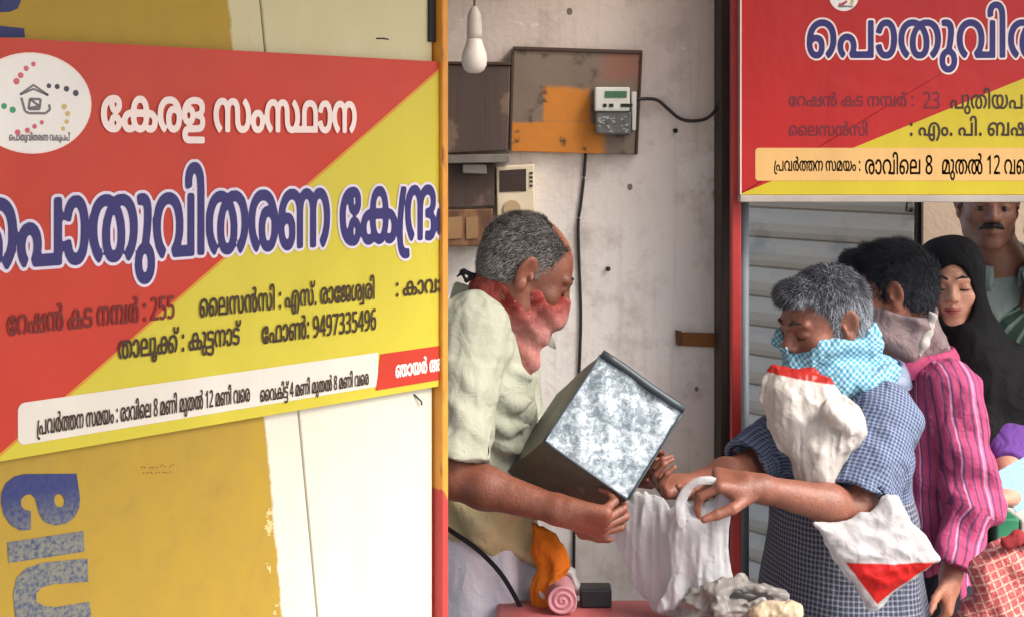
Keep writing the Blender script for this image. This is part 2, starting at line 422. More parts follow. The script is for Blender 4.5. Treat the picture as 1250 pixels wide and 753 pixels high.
# ---- glyph outlines: advance, contours
GLYPHS = {
'ka':(1038,'171 -9 239 -12 281 -6 323 7 377 35 425 7 485 -11 557 -11 623 7 677 43 715 93 744 165 754 243 761 256 827 250 863 239 885 225 914 189 920 165 920 135 905 94 875 68 833 59 749 64 732 3 749 -5 803 -12 851 -12 893 -5 947 19 985 63 1004 117 1003 195 992 225 973 255 928 291 863 317 755 330 739 405 716 459 686 501 647 534 617 550 575 563 473 563 407 538 377 516 345 483 309 417 287 329 209 322 143 305 83 270 51 231 38 201 32 165 34 117 50 69 95 19 131 1|185 62 149 78 134 93 122 117 118 165 129 201 155 228 191 246 251 256 287 256 297 177 330 93 299 74 263 62|485 62 437 84 404 123 382 183 374 255 669 255 666 207 655 159 643 129 623 101 599 78 575 66 533 59|377 331 388 393 399 423 418 453 461 484 509 496 569 490 605 472 626 453 654 399 668 333 665 329'),
'ra':(736,'447 -9 516 -11 582 8 621 33 668 93 692 165 698 219 692 315 668 393 627 459 588 498 546 526 486 551 414 564 312 564 240 551 192 532 126 488 82 435 58 387 46 345 39 255 52 177 83 105 144 31 198 -7 248 51 194 99 154 153 131 225 129 273 131 321 147 375 173 417 198 442 246 472 306 490 342 493 426 490 468 479 528 448 562 417 591 375 594 362 552 389 510 402 462 404 414 395 384 382 354 360 322 321 304 285 292 237 291 177 299 129 315 87 334 57 372 20 408 1|450 62 416 81 389 117 375 177 377 231 383 255 400 291 433 321 480 334 534 330 576 310 613 273 613 207 602 147 578 99 540 68 498 59'),
'lla':(724,'197 -198 666 -198 666 -132 661 -129 211 -127 157 -109 144 -96 136 -72 144 -30 157 -17 187 -5 469 -2 559 4 613 22 658 60 681 108 681 180 670 210 649 239 625 259 588 276 625 298 658 336 669 366 672 426 663 462 645 492 625 512 595 531 535 554 451 566 349 566 277 555 211 536 151 507 102 468 64 414 47 372 40 330 41 276 53 222 71 186 97 154 139 129 193 115 247 117 277 124 324 150 352 180 370 216 378 282 374 312 357 354 330 384 301 403 253 416 205 416 139 394 151 412 175 434 241 471 295 487 355 495 445 495 493 487 541 470 572 444 584 414 584 372 559 335 523 316 446 306 449 240 517 237 541 230 565 218 586 198 596 174 598 138 591 114 577 95 545 78 505 71 175 67 116 48 72 12 53 -30 50 -54 53 -102 66 -132 103 -169 145 -188|187 185 151 203 132 228 120 270 120 306 151 333 175 345 229 349 253 343 278 324 291 300 293 252 286 228 271 206 253 191 223 183'),
'sa':(1223,'901 -9 984 -11 1032 1 1080 25 1104 43 1136 81 1166 141 1178 183 1184 225 1184 303 1178 345 1160 405 1136 453 1106 495 1032 564 982 513 980 501 1033 453 1076 381 1095 303 1093 219 1077 153 1053 111 1008 73 960 60 894 67 864 86 843 111 833 135 821 201 818 375 807 435 793 471 764 513 708 552 642 566 558 557 528 545 492 521 456 479 413 525 372 552 324 564 246 564 180 545 150 528 100 483 76 447 51 387 40 333 39 267 46 207 70 135 94 93 142 33 186 -6 212 15 244 57 191 105 173 129 149 171 131 231 128 309 137 369 154 411 185 453 234 485 258 492 300 493 348 479 387 441 403 405 411 357 411 3 492 0 497 3 497 303 501 381 509 417 527 453 546 472 582 490 630 493 666 486 688 471 709 447 721 417 730 351 736 159 742 129 762 82 786 48 828 14 858 1'),
'am':(453,'186 -9 263 -11 305 1 341 19 373 45 391 69 414 117 421 153 421 201 404 261 391 285 364 315 329 340 299 353 269 360 197 362 137 346 107 329 72 297 52 267 38 231 32 189 33 141 57 75 92 33 119 13 161 -5|215 56 167 72 136 99 118 147 118 201 134 249 167 280 203 294 245 294 287 280 320 249 336 201 336 153 324 111 299 80 263 61'),
'stha':(1891,'901 -9 966 -12 1026 0 1824 0 1827 339 1814 417 1796 459 1770 494 1740 521 1698 545 1638 563 1524 563 1476 550 1440 533 1405 507 1378 477 1355 435 1342 393 1335 327 1335 75 1332 71 1134 71 1131 75 1166 141 1178 183 1184 225 1184 303 1178 345 1160 405 1124 471 1071 531 1032 564 1026 563 979 507 1047 435 1076 381 1095 303 1095 231 1088 189 1057 117 1026 84 978 62 930 60 894 67 870 80 851 99 837 123 821 201 818 375 807 435 782 489 764 513 732 539 672 563 576 562 540 551 510 534 456 479 396 539 336 563 246 564 168 539 114 498 70 435 45 363 39 267 52 183 76 123 121 57 186 -6 212 15 244 57 191 105 173 129 149 171 131 231 128 309 137 369 154 411 185 453 234 485 258 492 300 493 348 479 387 441 403 405 411 357 411 3 492 0 497 3 497 303 501 381 509 417 527 453 546 472 582 490 630 493 666 486 688 471 709 447 721 417 730 351 736 159 742 129 762 82 786 48 828 14 858 1|1422 73 1421 315 1427 369 1449 429 1470 456 1494 474 1542 491 1614 492 1668 473 1705 441 1725 405 1737 357 1741 321 1741 75 1734 71'),
'aa':(504,'191 -9 254 -12 302 -5 344 12 374 32 400 57 424 93 455 183 463 249 461 333 454 381 437 435 412 483 379 519 332 550 290 563 194 563 140 545 110 527 74 492 54 465 23 393 26 385 104 370 137 441 158 464 182 484 224 496 272 492 302 478 335 447 352 417 369 357 375 303 369 201 357 153 341 117 308 80 260 60 194 62 164 78 138 105 104 185 32 173 17 165 42 99 71 57 122 14 152 0'),
'na':(911,'184 -5 192 -4 245 55 178 121 150 170 131 235 128 313 131 343 147 397 173 439 198 464 240 488 300 494 354 476 380 451 396 426 411 355 414 -1 492 -1 497 7 500 355 503 391 520 439 533 457 558 478 612 494 672 488 717 463 745 433 765 397 783 325 781 241 763 175 729 115 665 55 676 37 720 -7 785 55 818 97 849 157 865 211 872 253 867 355 848 421 818 475 785 511 750 537 690 561 648 567 570 561 534 548 492 520 456 478 420 520 390 542 360 556 306 567 270 567 210 556 156 532 132 514 94 475 58 409 40 337 40 241 58 163 87 103 123 55'),
'e':(715,'202 -9 270 -11 312 1 336 13 380 57 403 111 407 141 404 213 380 267 348 299 294 323 228 329 192 322 128 297 154 369 189 417 216 442 252 466 318 490 390 493 444 485 498 461 541 423 566 381 583 327 583 219 571 177 547 129 469 51 516 -8 570 31 615 81 649 141 668 195 675 243 675 315 662 381 639 435 620 465 576 508 522 539 462 558 402 566 312 562 246 545 192 520 138 480 94 429 65 375 45 309 39 207 47 147 64 99 94 51 138 14|210 62 174 78 142 117 125 165 122 213 156 238 186 252 216 258 252 256 282 245 313 213 325 171 321 123 309 93 282 68 246 59'),
'ee':(595,'310 -9 408 -11 462 2 504 25 530 51 548 87 554 141 542 183 504 228 456 251 384 254 348 246 324 233 300 212 279 177 271 111 284 63 264 68 204 102 160 153 143 189 131 237 131 327 149 387 177 429 222 468 288 493 277 441 280 399 292 363 324 325 366 306 432 300 486 313 516 332 542 363 554 393 554 465 542 495 515 525 486 544 450 557 390 566 318 564 246 551 198 533 138 497 93 453 64 405 46 357 39 303 40 237 58 165 82 117 120 72 186 26 252 1|366 54 351 75 344 105 344 135 352 159 372 180 402 190 420 190 450 180 465 165 475 135 475 117 465 87 432 60 402 53|390 368 369 381 354 406 350 453 357 477 372 502 408 502 432 496 463 477 477 453 478 417 468 389 450 372 432 366'),
'ai':(1430,'202 -9 270 -11 312 1 336 13 380 57 403 111 407 141 404 213 380 267 348 299 294 323 228 329 192 322 128 297 154 369 189 417 216 442 252 466 318 490 390 493 444 485 498 461 541 423 566 381 583 327 583 219 571 177 547 129 469 51 516 -8 570 31 615 81 649 141 668 195 675 243 675 315 662 381 639 435 620 465 576 508 522 539 462 558 402 566 312 562 246 545 192 520 138 480 94 429 65 375 45 309 39 207 47 147 64 99 94 51 138 14|916 -9 984 -11 1050 13 1074 31 1095 57 1118 111 1124 183 1117 219 1094 267 1062 299 1014 322 948 329 894 318 843 297 857 345 899 411 948 454 1014 485 1104 493 1164 484 1212 462 1255 423 1284 374 1297 333 1299 225 1286 177 1261 129 1243 105 1183 51 1225 -3 1236 -6 1296 42 1334 87 1364 141 1382 195 1391 255 1389 327 1371 399 1351 441 1329 471 1290 509 1236 540 1182 557 1116 566 1026 562 960 545 900 516 858 485 809 429 778 369 759 303 754 195 761 153 779 99 814 45 864 8|210 62 174 78 142 117 125 165 122 213 156 238 186 252 216 258 252 256 282 245 313 213 325 171 321 123 309 93 282 68 246 59|924 62 882 84 861 111 839 171 836 213 870 238 900 251 930 258 966 256 996 246 1015 231 1028 213 1039 177 1039 135 1023 93 996 67 966 59'),
'pa':(896,'128 -4 174 50 135 92 124 116 116 152 118 188 136 230 155 251 185 269 209 275 257 274 293 261 315 242 332 218 342 182 342 134 329 93 300 50 329 -1 821 -1 821 553 743 553 738 548 737 72 401 70 398 74 415 104 427 146 427 194 415 236 396 272 359 309 311 334 257 346 203 346 137 329 89 299 56 260 34 200 33 134 51 80 83 35'),
'ta':(1014,'466 -9 546 -10 588 1 624 19 649 39 674 69 704 141 711 243 693 333 651 411 621 447 580 483 594 492 696 496 750 485 798 462 829 435 848 411 872 363 883 315 885 237 878 201 866 165 842 123 766 51 816 -7 846 13 900 64 943 129 962 177 974 237 975 303 968 357 944 423 908 477 888 497 822 539 726 564 612 563 558 551 510 533 414 563 324 566 258 557 204 539 150 509 102 464 65 405 46 351 39 255 47 195 65 141 99 81 144 31 198 -7 248 51 173 123 141 183 131 225 129 303 137 345 153 387 198 444 228 466 270 484 324 496 396 496 438 486 375 423 327 345 304 261 303 195 310 141 340 69 390 19 426 1|474 62 438 80 407 123 393 177 393 267 406 321 431 375 474 427 510 452 565 399 602 333 621 261 621 171 609 123 576 78 534 60'),
'u':(332,'116 -224 169 -227 211 -221 247 -207 277 -187 304 -158 326 -116 334 -80 334 -26 319 27 295 63 265 90 209 118 243 244 261 352 261 436 248 484 226 520 181 553 133 565 67 565 25 558 17 550 34 490 115 493 154 472 166 448 173 412 170 322 146 196 123 118 61 98 11 58 -19 4 -26 -68 -12 -128 19 -175 61 -207|133 -159 103 -148 70 -116 58 -80 58 -26 70 10 103 42 139 53 175 53 205 42 238 10 251 -32 250 -86 235 -121 209 -146 169 -161'),
'uu':(332,'113 -224 169 -227 211 -220 253 -203 282 -182 308 -152 328 -110 334 -80 334 -26 319 27 295 63 265 90 209 118 243 244 261 352 261 436 248 484 226 520 181 553 133 565 67 565 25 558 17 550 34 490 115 493 154 472 166 448 173 412 170 322 146 196 123 118 67 102 37 84 11 58 -19 4 -26 -68 -7 -140 13 -169 61 -208|115 -159 73 -137 48 -104 40 -68 43 -23 79 -76 103 -89 133 -97 175 -97 211 -88 241 -65 266 -26 266 -80 256 -110 235 -135 187 -161|127 -27 109 -18 94 -2 90 22 100 46 127 55 163 56 205 47 212 40 215 10 199 -17 169 -29'),
'va':(958,'195 -6 204 -4 249 54 185 108 147 168 129 240 131 318 155 390 198 445 258 481 312 493 396 488 456 463 486 439 507 414 537 348 544 300 544 240 535 192 518 150 493 114 435 60 468 -1 884 0 884 552 804 554 801 546 798 69 557 72 596 126 620 180 633 234 633 324 620 384 596 438 572 474 522 518 474 543 420 560 378 566 306 566 264 560 204 542 168 524 126 493 88 450 53 378 40 318 40 234 52 174 89 96 138 37'),
'i':(228,'71 3 157 3 157 615 148 705 137 741 117 777 68 821 14 840 -82 839 -142 814 -186 771 -209 711 -209 645 -202 625 -124 640 -125 693 -114 729 -92 753 -64 768 -46 772 2 768 32 750 51 723 63 681 71 597'),
'ii':(228,'71 3 157 3 157 579 150 657 138 705 125 735 99 771 76 792 28 820 -8 833 -74 842 -140 842 -188 833 -236 809 -257 789 -274 765 -287 723 -286 681 -273 645 -256 621 -224 596 -164 577 -128 577 -80 588 -50 606 -25 633 -11 669 -6 717 -17 759 -14 763 10 750 31 729 59 675 71 579|-176 650 -198 669 -207 687 -209 717 -200 740 -182 760 -158 772 -104 778 -85 753 -77 723 -79 693 -89 669 -116 649'),
'nna':(1368,'205 -9 273 -11 315 1 345 18 389 69 408 129 408 201 395 243 372 279 339 306 291 324 231 329 183 318 135 295 128 297 145 357 168 399 207 442 267 478 321 492 405 490 465 466 503 423 514 393 522 345 525 0 608 3 608 303 612 375 631 435 649 459 675 479 711 492 783 490 825 468 856 423 868 363 868 3 873 0 954 3 956 351 968 417 993 460 1017 478 1047 490 1101 493 1125 490 1171 465 1204 429 1223 393 1240 321 1240 255 1230 201 1192 123 1122 51 1173 -7 1209 19 1265 81 1288 117 1313 177 1326 237 1328 327 1325 357 1307 417 1270 483 1233 520 1179 551 1125 564 1047 564 999 551 957 527 915 482 909 481 878 519 843 545 777 564 705 564 657 551 615 528 567 481 531 515 495 538 423 562 315 564 219 539 165 509 135 484 90 429 61 369 42 267 43 189 49 153 62 111 84 69 117 31 141 14|213 62 177 78 145 117 128 165 125 213 159 238 189 252 219 258 255 256 285 245 316 213 325 177 324 123 310 93 285 68 249 59'),
'xra':(244,'212 -182 293 -185 343 -176 334 -110 251 -111 203 -99 185 -89 159 -62 141 -20 132 70 142 214 183 382 249 550 161 553 111 430 69 286 45 136 45 16 62 -56 93 -116 143 -160'),
'nda':(954,'685 -8 756 -11 822 2 873 34 897 64 908 88 915 154 902 202 869 244 817 274 815 280 870 317 891 346 901 376 902 442 884 484 864 510 822 539 774 558 726 565 642 564 594 552 540 528 505 502 468 464 417 526 372 553 318 565 258 565 216 558 174 541 126 510 106 490 76 448 46 370 39 316 45 214 64 148 89 100 130 46 186 -5 192 -5 245 52 185 112 155 160 131 232 128 310 143 388 166 430 204 469 252 491 306 493 348 479 387 442 403 406 411 358 411 4 414 -1 492 -1 497 4 501 316 513 376 533 418 552 443 582 467 648 491 732 491 786 469 806 448 817 412 817 388 807 358 784 334 762 321 732 313 660 309 655 304 655 244 660 239 750 235 792 215 812 196 824 172 824 112 806 82 768 63 708 60 660 68 655 64 639 4 642 -1'),
'rra':(674,'197 -6 249 54 185 108 147 168 129 240 131 318 149 378 185 432 222 463 264 483 312 493 366 493 414 483 444 470 486 439 524 384 541 330 544 300 544 240 535 192 499 120 427 54 472 -6 486 -2 528 31 572 78 595 114 621 174 633 234 635 300 626 366 609 414 572 474 546 500 504 529 444 554 378 566 306 566 264 560 204 542 150 512 112 480 77 432 53 378 40 318 40 234 52 174 78 115 111 66 162 16'),
'ssa':(1149,'128 -4 174 50 135 92 124 116 116 152 118 188 136 230 155 251 185 269 209 275 257 274 293 261 315 242 332 218 342 182 342 134 329 93 300 50 329 -1 1073 -1 1078 2 1078 548 1073 553 995 552 931 446 873 380 803 330 749 311 745 314 745 410 739 458 727 494 700 530 659 556 617 565 551 563 503 544 465 512 442 470 434 434 434 392 441 362 464 314 510 272 563 247 653 234 657 230 657 74 653 70 401 70 398 74 415 104 427 146 427 194 415 236 396 272 359 309 311 334 257 346 203 346 137 329 89 299 56 260 34 200 33 134 51 80 83 35|749 70 745 74 745 236 833 265 899 307 949 356 989 421 993 410 989 70|611 307 557 331 531 362 520 398 525 458 545 484 569 495 605 495 629 483 644 464 654 440 657 308'),
'cn':(1062,'781 -9 840 -12 882 -5 930 14 954 31 986 69 999 93 1016 141 1022 177 1022 261 1010 321 992 369 950 441 875 513 926 573 944 609 951 639 953 675 944 711 932 735 900 767 864 785 822 792 756 791 695 777 714 710 768 720 816 718 840 706 860 681 865 663 860 615 849 591 810 546 732 564 624 563 576 551 534 533 492 504 462 475 425 519 378 550 324 564 252 564 198 552 156 532 120 504 87 465 64 423 46 369 39 315 40 243 52 183 70 135 121 57 186 -6 243 51 244 57 191 105 149 171 129 249 129 333 148 399 186 454 234 485 270 493 312 492 341 483 366 466 391 435 405 399 411 351 411 3 492 0 497 3 500 315 508 375 521 411 560 459 606 484 666 493 744 487 748 483 682 405 652 351 629 285 622 195 634 123 645 93 670 51 726 7|792 62 756 79 730 111 713 171 711 237 723 303 748 363 785 417 822 452 852 430 873 405 908 345 931 261 933 177 920 123 888 79 846 60'),
'tta':(563,'225 -9 317 -12 377 -5 419 7 473 37 506 75 524 117 529 147 524 201 511 237 491 264 437 299 353 317 221 320 155 338 134 357 124 381 123 417 136 447 155 466 191 484 227 492 293 493 389 478 437 461 485 436 504 453 533 502 449 539 383 557 329 564 239 566 179 558 137 546 77 509 57 483 38 435 38 363 58 315 89 284 125 265 173 252 239 244 317 244 389 232 413 220 434 195 440 171 440 135 434 117 407 86 359 66 269 60 209 68 131 91 65 122 22 63 24 57 125 12'),
'mpa':(1195,'184 -5 192 -4 245 55 178 121 148 175 129 247 131 343 147 397 183 451 228 483 270 494 324 489 354 476 385 445 403 409 411 355 414 -1 494 1 497 289 503 391 520 439 540 464 570 484 612 494 672 488 717 463 753 421 769 385 781 337 783 253 764 175 734 121 676 55 708 4 714 -1 1121 1 1122 552 1044 555 1036 547 1036 73 1032 70 797 73 837 133 860 193 872 253 872 325 861 385 830 457 785 511 750 537 690 561 648 567 570 561 504 530 456 478 408 530 372 550 336 562 270 567 234 562 156 532 99 481 58 409 40 337 39 265 52 181 81 115 112 67'),
'cr':(736,'454 -9 516 -12 552 -6 581 3 618 24 651 57 669 87 686 129 698 195 691 291 661 381 614 453 549 513 596 567 620 615 627 657 620 705 597 747 564 773 534 786 492 792 402 786 372 780 369 771 390 709 438 720 486 718 504 713 531 687 538 663 536 621 518 585 493 555 480 545 402 564 288 563 234 551 168 521 112 477 77 429 51 369 39 297 40 231 47 195 58 159 83 105 144 31 192 -5 204 -5 248 51 173 123 141 183 131 225 129 303 149 375 179 423 204 448 258 479 324 493 384 493 420 485 352 399 315 327 298 255 298 171 322 87 345 51 397 9|468 61 426 83 401 117 389 159 386 237 395 297 425 369 459 417 498 451 547 405 585 339 607 249 607 183 596 129 570 86 528 62'),
'la':(859,'63 3 786 1 786 551 708 554 700 549 700 75 696 71 150 73 150 220 540 222 543 363 536 411 512 471 474 516 426 545 366 563 258 564 186 545 144 520 117 495 95 465 69 393 63 345|150 295 149 345 166 423 198 466 228 484 288 496 360 490 402 472 439 429 457 357 456 295'),
'E':(1273,'762 -225 827 -227 881 -204 905 -181 918 -159 931 -123 934 -93 934 399 929 407 849 405 845 71 665 71 661 75 662 213 670 267 688 333 712 387 737 421 779 460 815 479 863 492 917 493 995 478 1025 462 1067 426 1088 399 1117 339 1140 219 1140 129 1128 45 1105 -33 1074 -99 1016 -177 1079 -227 1141 -147 1183 -63 1206 3 1225 93 1225 267 1207 345 1177 417 1128 483 1091 514 1031 545 995 557 953 564 881 566 815 557 779 545 743 527 701 498 645 435 615 381 597 333 573 219 573 75 569 71 401 71 427 147 421 219 391 279 365 305 323 330 251 347 173 341 113 317 69 279 39 219 32 183 33 135 45 93 64 57 125 -5 133 -3 174 51 142 81 123 117 116 177 128 219 155 252 185 269 215 276 275 270 299 258 320 237 331 219 342 183 342 135 337 111 300 51 326 3 581 0 608 -87 645 -153 701 -203|767 -156 731 -136 700 -99 680 -57 670 -15 671 0 848 -3 848 -99 839 -134 815 -156'),
'x':(0,'-153 594 -91 591 -43 599 -1 617 31 642 55 678 68 720 70 768 59 817 -12 804 -10 726 -23 696 -43 675 -97 659 -151 664 -169 670 -194 690 -206 708 -214 738 -211 806 -277 818 -283 813 -292 768 -291 720 -267 660 -247 637 -217 615'),
'ja':(939,'158 -9 245 -11 335 6 467 55 575 109 596 45 629 12 665 -5 707 -12 761 -11 803 1 833 19 865 63 872 93 872 135 864 165 848 189 807 219 839 240 866 267 882 291 895 327 895 417 871 477 833 521 797 544 761 557 707 566 635 563 593 550 563 533 509 486 479 515 425 546 347 564 269 566 209 558 149 539 107 514 76 483 52 441 44 405 46 345 62 303 89 271 119 253 161 241 233 242 257 247 293 265 324 297 343 357 331 417 305 450 263 473 227 479 167 476 161 470 197 490 251 498 347 496 389 484 419 466 445 435 458 405 465 357 465 261 473 258 550 261 550 345 562 423 581 457 617 485 665 496 695 496 743 485 786 453 806 417 812 393 810 339 798 303 761 265 719 247 635 234 179 233 119 221 83 203 56 177 39 135 38 99 46 63 65 34 89 13|713 50 677 61 656 81 646 105 646 147 653 161 701 180 737 180 761 174 785 156 794 141 794 93 780 69 761 55|185 56 144 69 130 81 122 99 123 129 128 141 161 160 203 166 539 169 550 165 317 73 221 56|173 302 143 314 122 339 116 363 119 410 145 423 179 430 209 430 239 420 264 387 266 357 259 333 233 307 209 300'),
'sha':(1040,'237 -9 300 -12 348 -5 402 19 440 51 465 87 482 135 491 195 497 339 515 405 539 441 570 467 612 485 666 493 738 490 816 461 868 417 901 363 840 396 768 404 702 389 648 350 616 303 597 237 598 147 622 81 668 27 726 -5 768 -12 822 -11 870 1 906 19 944 51 962 75 980 111 998 177 1001 267 997 309 980 375 955 429 924 470 882 509 828 539 768 558 708 566 636 564 570 551 528 533 469 489 442 453 424 417 406 345 397 159 380 111 360 86 324 66 288 60 246 62 204 80 166 117 142 165 131 207 128 291 143 369 165 417 191 453 244 501 241 513 192 564 118 495 71 423 46 345 39 237 46 183 59 135 100 63 126 37 162 14 192 1|756 62 719 81 689 129 680 177 681 231 689 261 713 303 738 322 786 334 840 329 888 304 916 273 915 189 902 135 877 93 845 69 804 59'),
'xva':(228,'-185 -156 157 -156 154 554 76 554 71 546 71 -84 64 -88 -182 -88'),
'kka':(1506,'171 -9 239 -12 281 -6 323 7 377 35 425 7 485 -11 557 -11 623 7 677 43 715 93 744 165 754 243 761 258 831 255 830 183 843 111 867 63 911 19 965 -5 1007 -12 1061 -11 1127 12 1170 51 1195 105 1196 189 1177 243 1139 287 1091 311 1049 323 935 329 931 333 958 387 1007 442 1073 480 1145 493 1235 485 1289 461 1313 442 1340 411 1368 351 1376 309 1377 249 1362 177 1325 113 1260 51 1307 -8 1337 12 1387 57 1422 105 1447 159 1466 243 1466 315 1453 381 1436 423 1405 471 1373 503 1337 527 1253 558 1139 566 1055 551 977 515 936 483 898 441 868 393 845 331 761 329 753 333 745 381 728 435 697 489 665 521 617 550 575 563 503 566 455 558 389 526 345 483 309 417 287 329 209 322 143 305 83 270 51 231 38 201 32 165 34 117 50 69 95 19 131 1|1013 56 959 74 928 111 913 171 913 243 917 258 1007 256 1055 245 1079 232 1105 201 1116 165 1116 135 1100 87 1085 72 1061 60|185 62 149 78 134 93 122 117 118 165 129 201 155 228 191 246 251 256 287 256 297 177 330 93 299 74 263 62|485 62 437 84 404 123 382 183 374 255 669 255 666 207 655 159 643 129 623 101 599 78 575 66 533 59|377 331 388 393 399 423 418 453 461 484 509 496 569 490 605 472 626 453 654 399 668 333 665 329'),
'ttta':(563,'228 -250 341 -252 419 -234 455 -217 494 -184 511 -160 524 -124 529 -76 522 -40 505 -4 466 38 505 74 523 110 528 140 524 200 517 224 499 254 455 291 395 311 233 319 173 330 141 350 124 380 124 422 135 446 161 471 209 489 341 489 407 473 491 436 535 500 467 532 389 556 317 565 227 565 149 550 107 531 69 500 39 440 39 356 51 326 83 288 131 263 179 251 377 237 416 218 432 200 438 182 440 140 432 116 407 91 377 78 329 71 45 68 42 2 47 -1 299 -1 377 5 407 -15 433 -46 440 -64 441 -100 432 -130 395 -162 359 -174 329 -179 257 -179 215 -173 149 -155 65 -116 23 -185 89 -216 143 -235'),
'pha':(1129,'124 -4 132 -4 174 50 148 74 124 116 116 152 123 206 140 236 161 256 209 275 257 274 293 261 315 242 332 218 342 182 342 134 329 93 300 50 329 -1 1061 -1 1066 2 1066 326 1063 368 1046 434 1014 488 971 526 923 550 881 562 755 562 701 544 659 520 629 493 604 458 579 386 573 338 569 70 401 70 398 74 415 104 427 146 421 218 396 272 371 299 341 321 293 340 257 346 203 346 137 329 95 304 64 272 44 236 32 182 33 134 45 92 74 44|659 72 658 272 662 350 674 404 694 440 719 465 779 491 857 491 910 470 941 443 955 422 974 362 980 308 980 74 977 70'),
'cnn':(1519,'205 -9 273 -11 327 7 378 51 401 99 410 147 407 207 389 255 351 298 297 323 231 329 183 318 135 295 128 297 157 381 207 442 267 478 339 493 399 492 441 480 481 453 508 411 522 345 525 0 608 3 608 303 618 405 631 435 657 466 687 485 729 493 771 492 812 477 840 453 856 423 868 363 868 3 954 3 956 315 966 381 981 416 998 441 1029 468 1065 484 1119 493 1185 492 1206 483 1171 447 1128 387 1106 345 1087 291 1080 237 1081 171 1093 117 1111 75 1128 51 1161 20 1197 1 1239 -10 1317 -10 1359 1 1395 19 1439 63 1463 111 1481 195 1481 243 1468 315 1440 387 1397 453 1332 513 1379 567 1403 615 1410 681 1392 729 1374 753 1347 773 1299 790 1233 792 1155 780 1152 771 1173 709 1221 720 1269 718 1287 713 1311 690 1321 663 1321 633 1302 585 1263 545 1221 558 1167 566 1095 564 1053 557 981 527 921 474 885 514 843 545 813 557 759 566 705 564 657 551 615 528 567 481 531 515 495 538 447 557 405 564 339 566 279 558 219 539 177 516 117 464 73 399 49 327 43 291 42 213 49 153 62 111 97 51 141 14|213 62 177 78 145 117 128 165 125 213 159 238 189 252 219 258 255 256 285 245 316 213 325 177 324 123 310 93 285 68 249 59|1251 61 1209 83 1184 117 1172 159 1169 237 1178 297 1208 369 1242 417 1281 451 1330 405 1368 339 1390 249 1390 183 1379 129 1353 86 1311 62'),
'tta2':(1759,'469 -9 546 -11 588 1 624 19 650 39 674 69 704 141 711 243 693 333 651 411 621 447 580 483 588 490 624 496 684 496 720 490 774 462 812 417 829 369 835 321 835 3 840 0 921 3 921 285 929 369 959 435 984 461 1014 480 1080 496 1146 496 1185 489 1185 483 1115 417 1072 345 1054 291 1048 249 1048 183 1072 93 1104 46 1153 9 1218 -11 1290 -11 1332 0 1368 19 1386 31 1418 69 1447 135 1455 183 1455 255 1441 327 1406 399 1376 441 1331 483 1331 489 1374 496 1446 496 1512 479 1573 435 1609 381 1627 321 1630 291 1629 231 1621 195 1586 123 1510 51 1560 -8 1590 12 1640 57 1675 105 1700 159 1719 243 1719 315 1706 381 1675 447 1626 503 1566 539 1518 556 1470 564 1356 563 1302 551 1260 534 1170 563 1044 563 996 551 948 528 876 467 834 512 804 533 720 563 606 563 510 533 462 551 396 564 300 564 234 551 168 521 120 485 88 447 57 387 40 315 39 255 47 195 65 141 83 105 118 57 174 7 192 -5 204 -5 248 51 173 123 141 183 131 225 129 303 137 345 150 380 173 417 198 444 252 478 330 496 396 496 432 490 439 483 375 423 327 345 304 261 303 195 316 123 346 63 372 34 402 13|474 62 438 80 407 123 393 177 393 267 406 321 431 375 474 427 510 452 565 399 602 333 621 261 621 171 609 123 576 78 534 60|1218 62 1176 86 1151 123 1137 183 1137 255 1151 321 1180 381 1224 432 1254 455 1278 439 1305 411 1347 339 1365 273 1366 183 1353 123 1320 79 1278 60'),
'ma':(723,'60 3 662 3 660 333 641 411 606 471 567 509 525 534 459 557 411 564 327 566 261 557 183 527 141 497 97 441 80 405 66 351 60 297|279 68 376 171 444 273 461 315 473 375 468 435 444 483 447 487 471 479 504 459 539 423 568 351 576 297 576 75 573 71|147 71 146 279 152 333 171 398 192 435 238 477 285 493 327 493 345 487 363 474 377 453 385 417 384 369 366 309 324 237 280 183 195 102 159 74'),
'ya':(1035,'325 -9 426 -11 522 13 618 -11 708 -11 750 -5 810 14 864 43 894 66 939 117 968 171 986 231 993 291 992 357 979 423 944 507 907 561 900 564 835 519 883 435 903 363 903 261 883 189 855 141 810 98 750 68 684 56 642 56 608 63 648 100 691 159 716 213 734 297 734 363 722 423 698 477 660 522 612 551 564 564 480 563 439 549 390 522 359 543 324 558 240 566 168 551 115 519 81 483 63 453 40 375 40 285 64 189 106 111 162 55 234 13|360 56 282 73 222 110 173 165 142 231 128 303 128 363 135 405 161 453 180 472 216 490 246 496 294 492 330 472 340 459 321 411 313 369 313 303 322 243 346 177 370 135 436 63 402 56|522 86 498 102 465 135 425 201 401 291 399 351 412 417 443 465 486 490 534 496 588 478 619 447 643 387 646 309 633 231 602 165 562 117'),
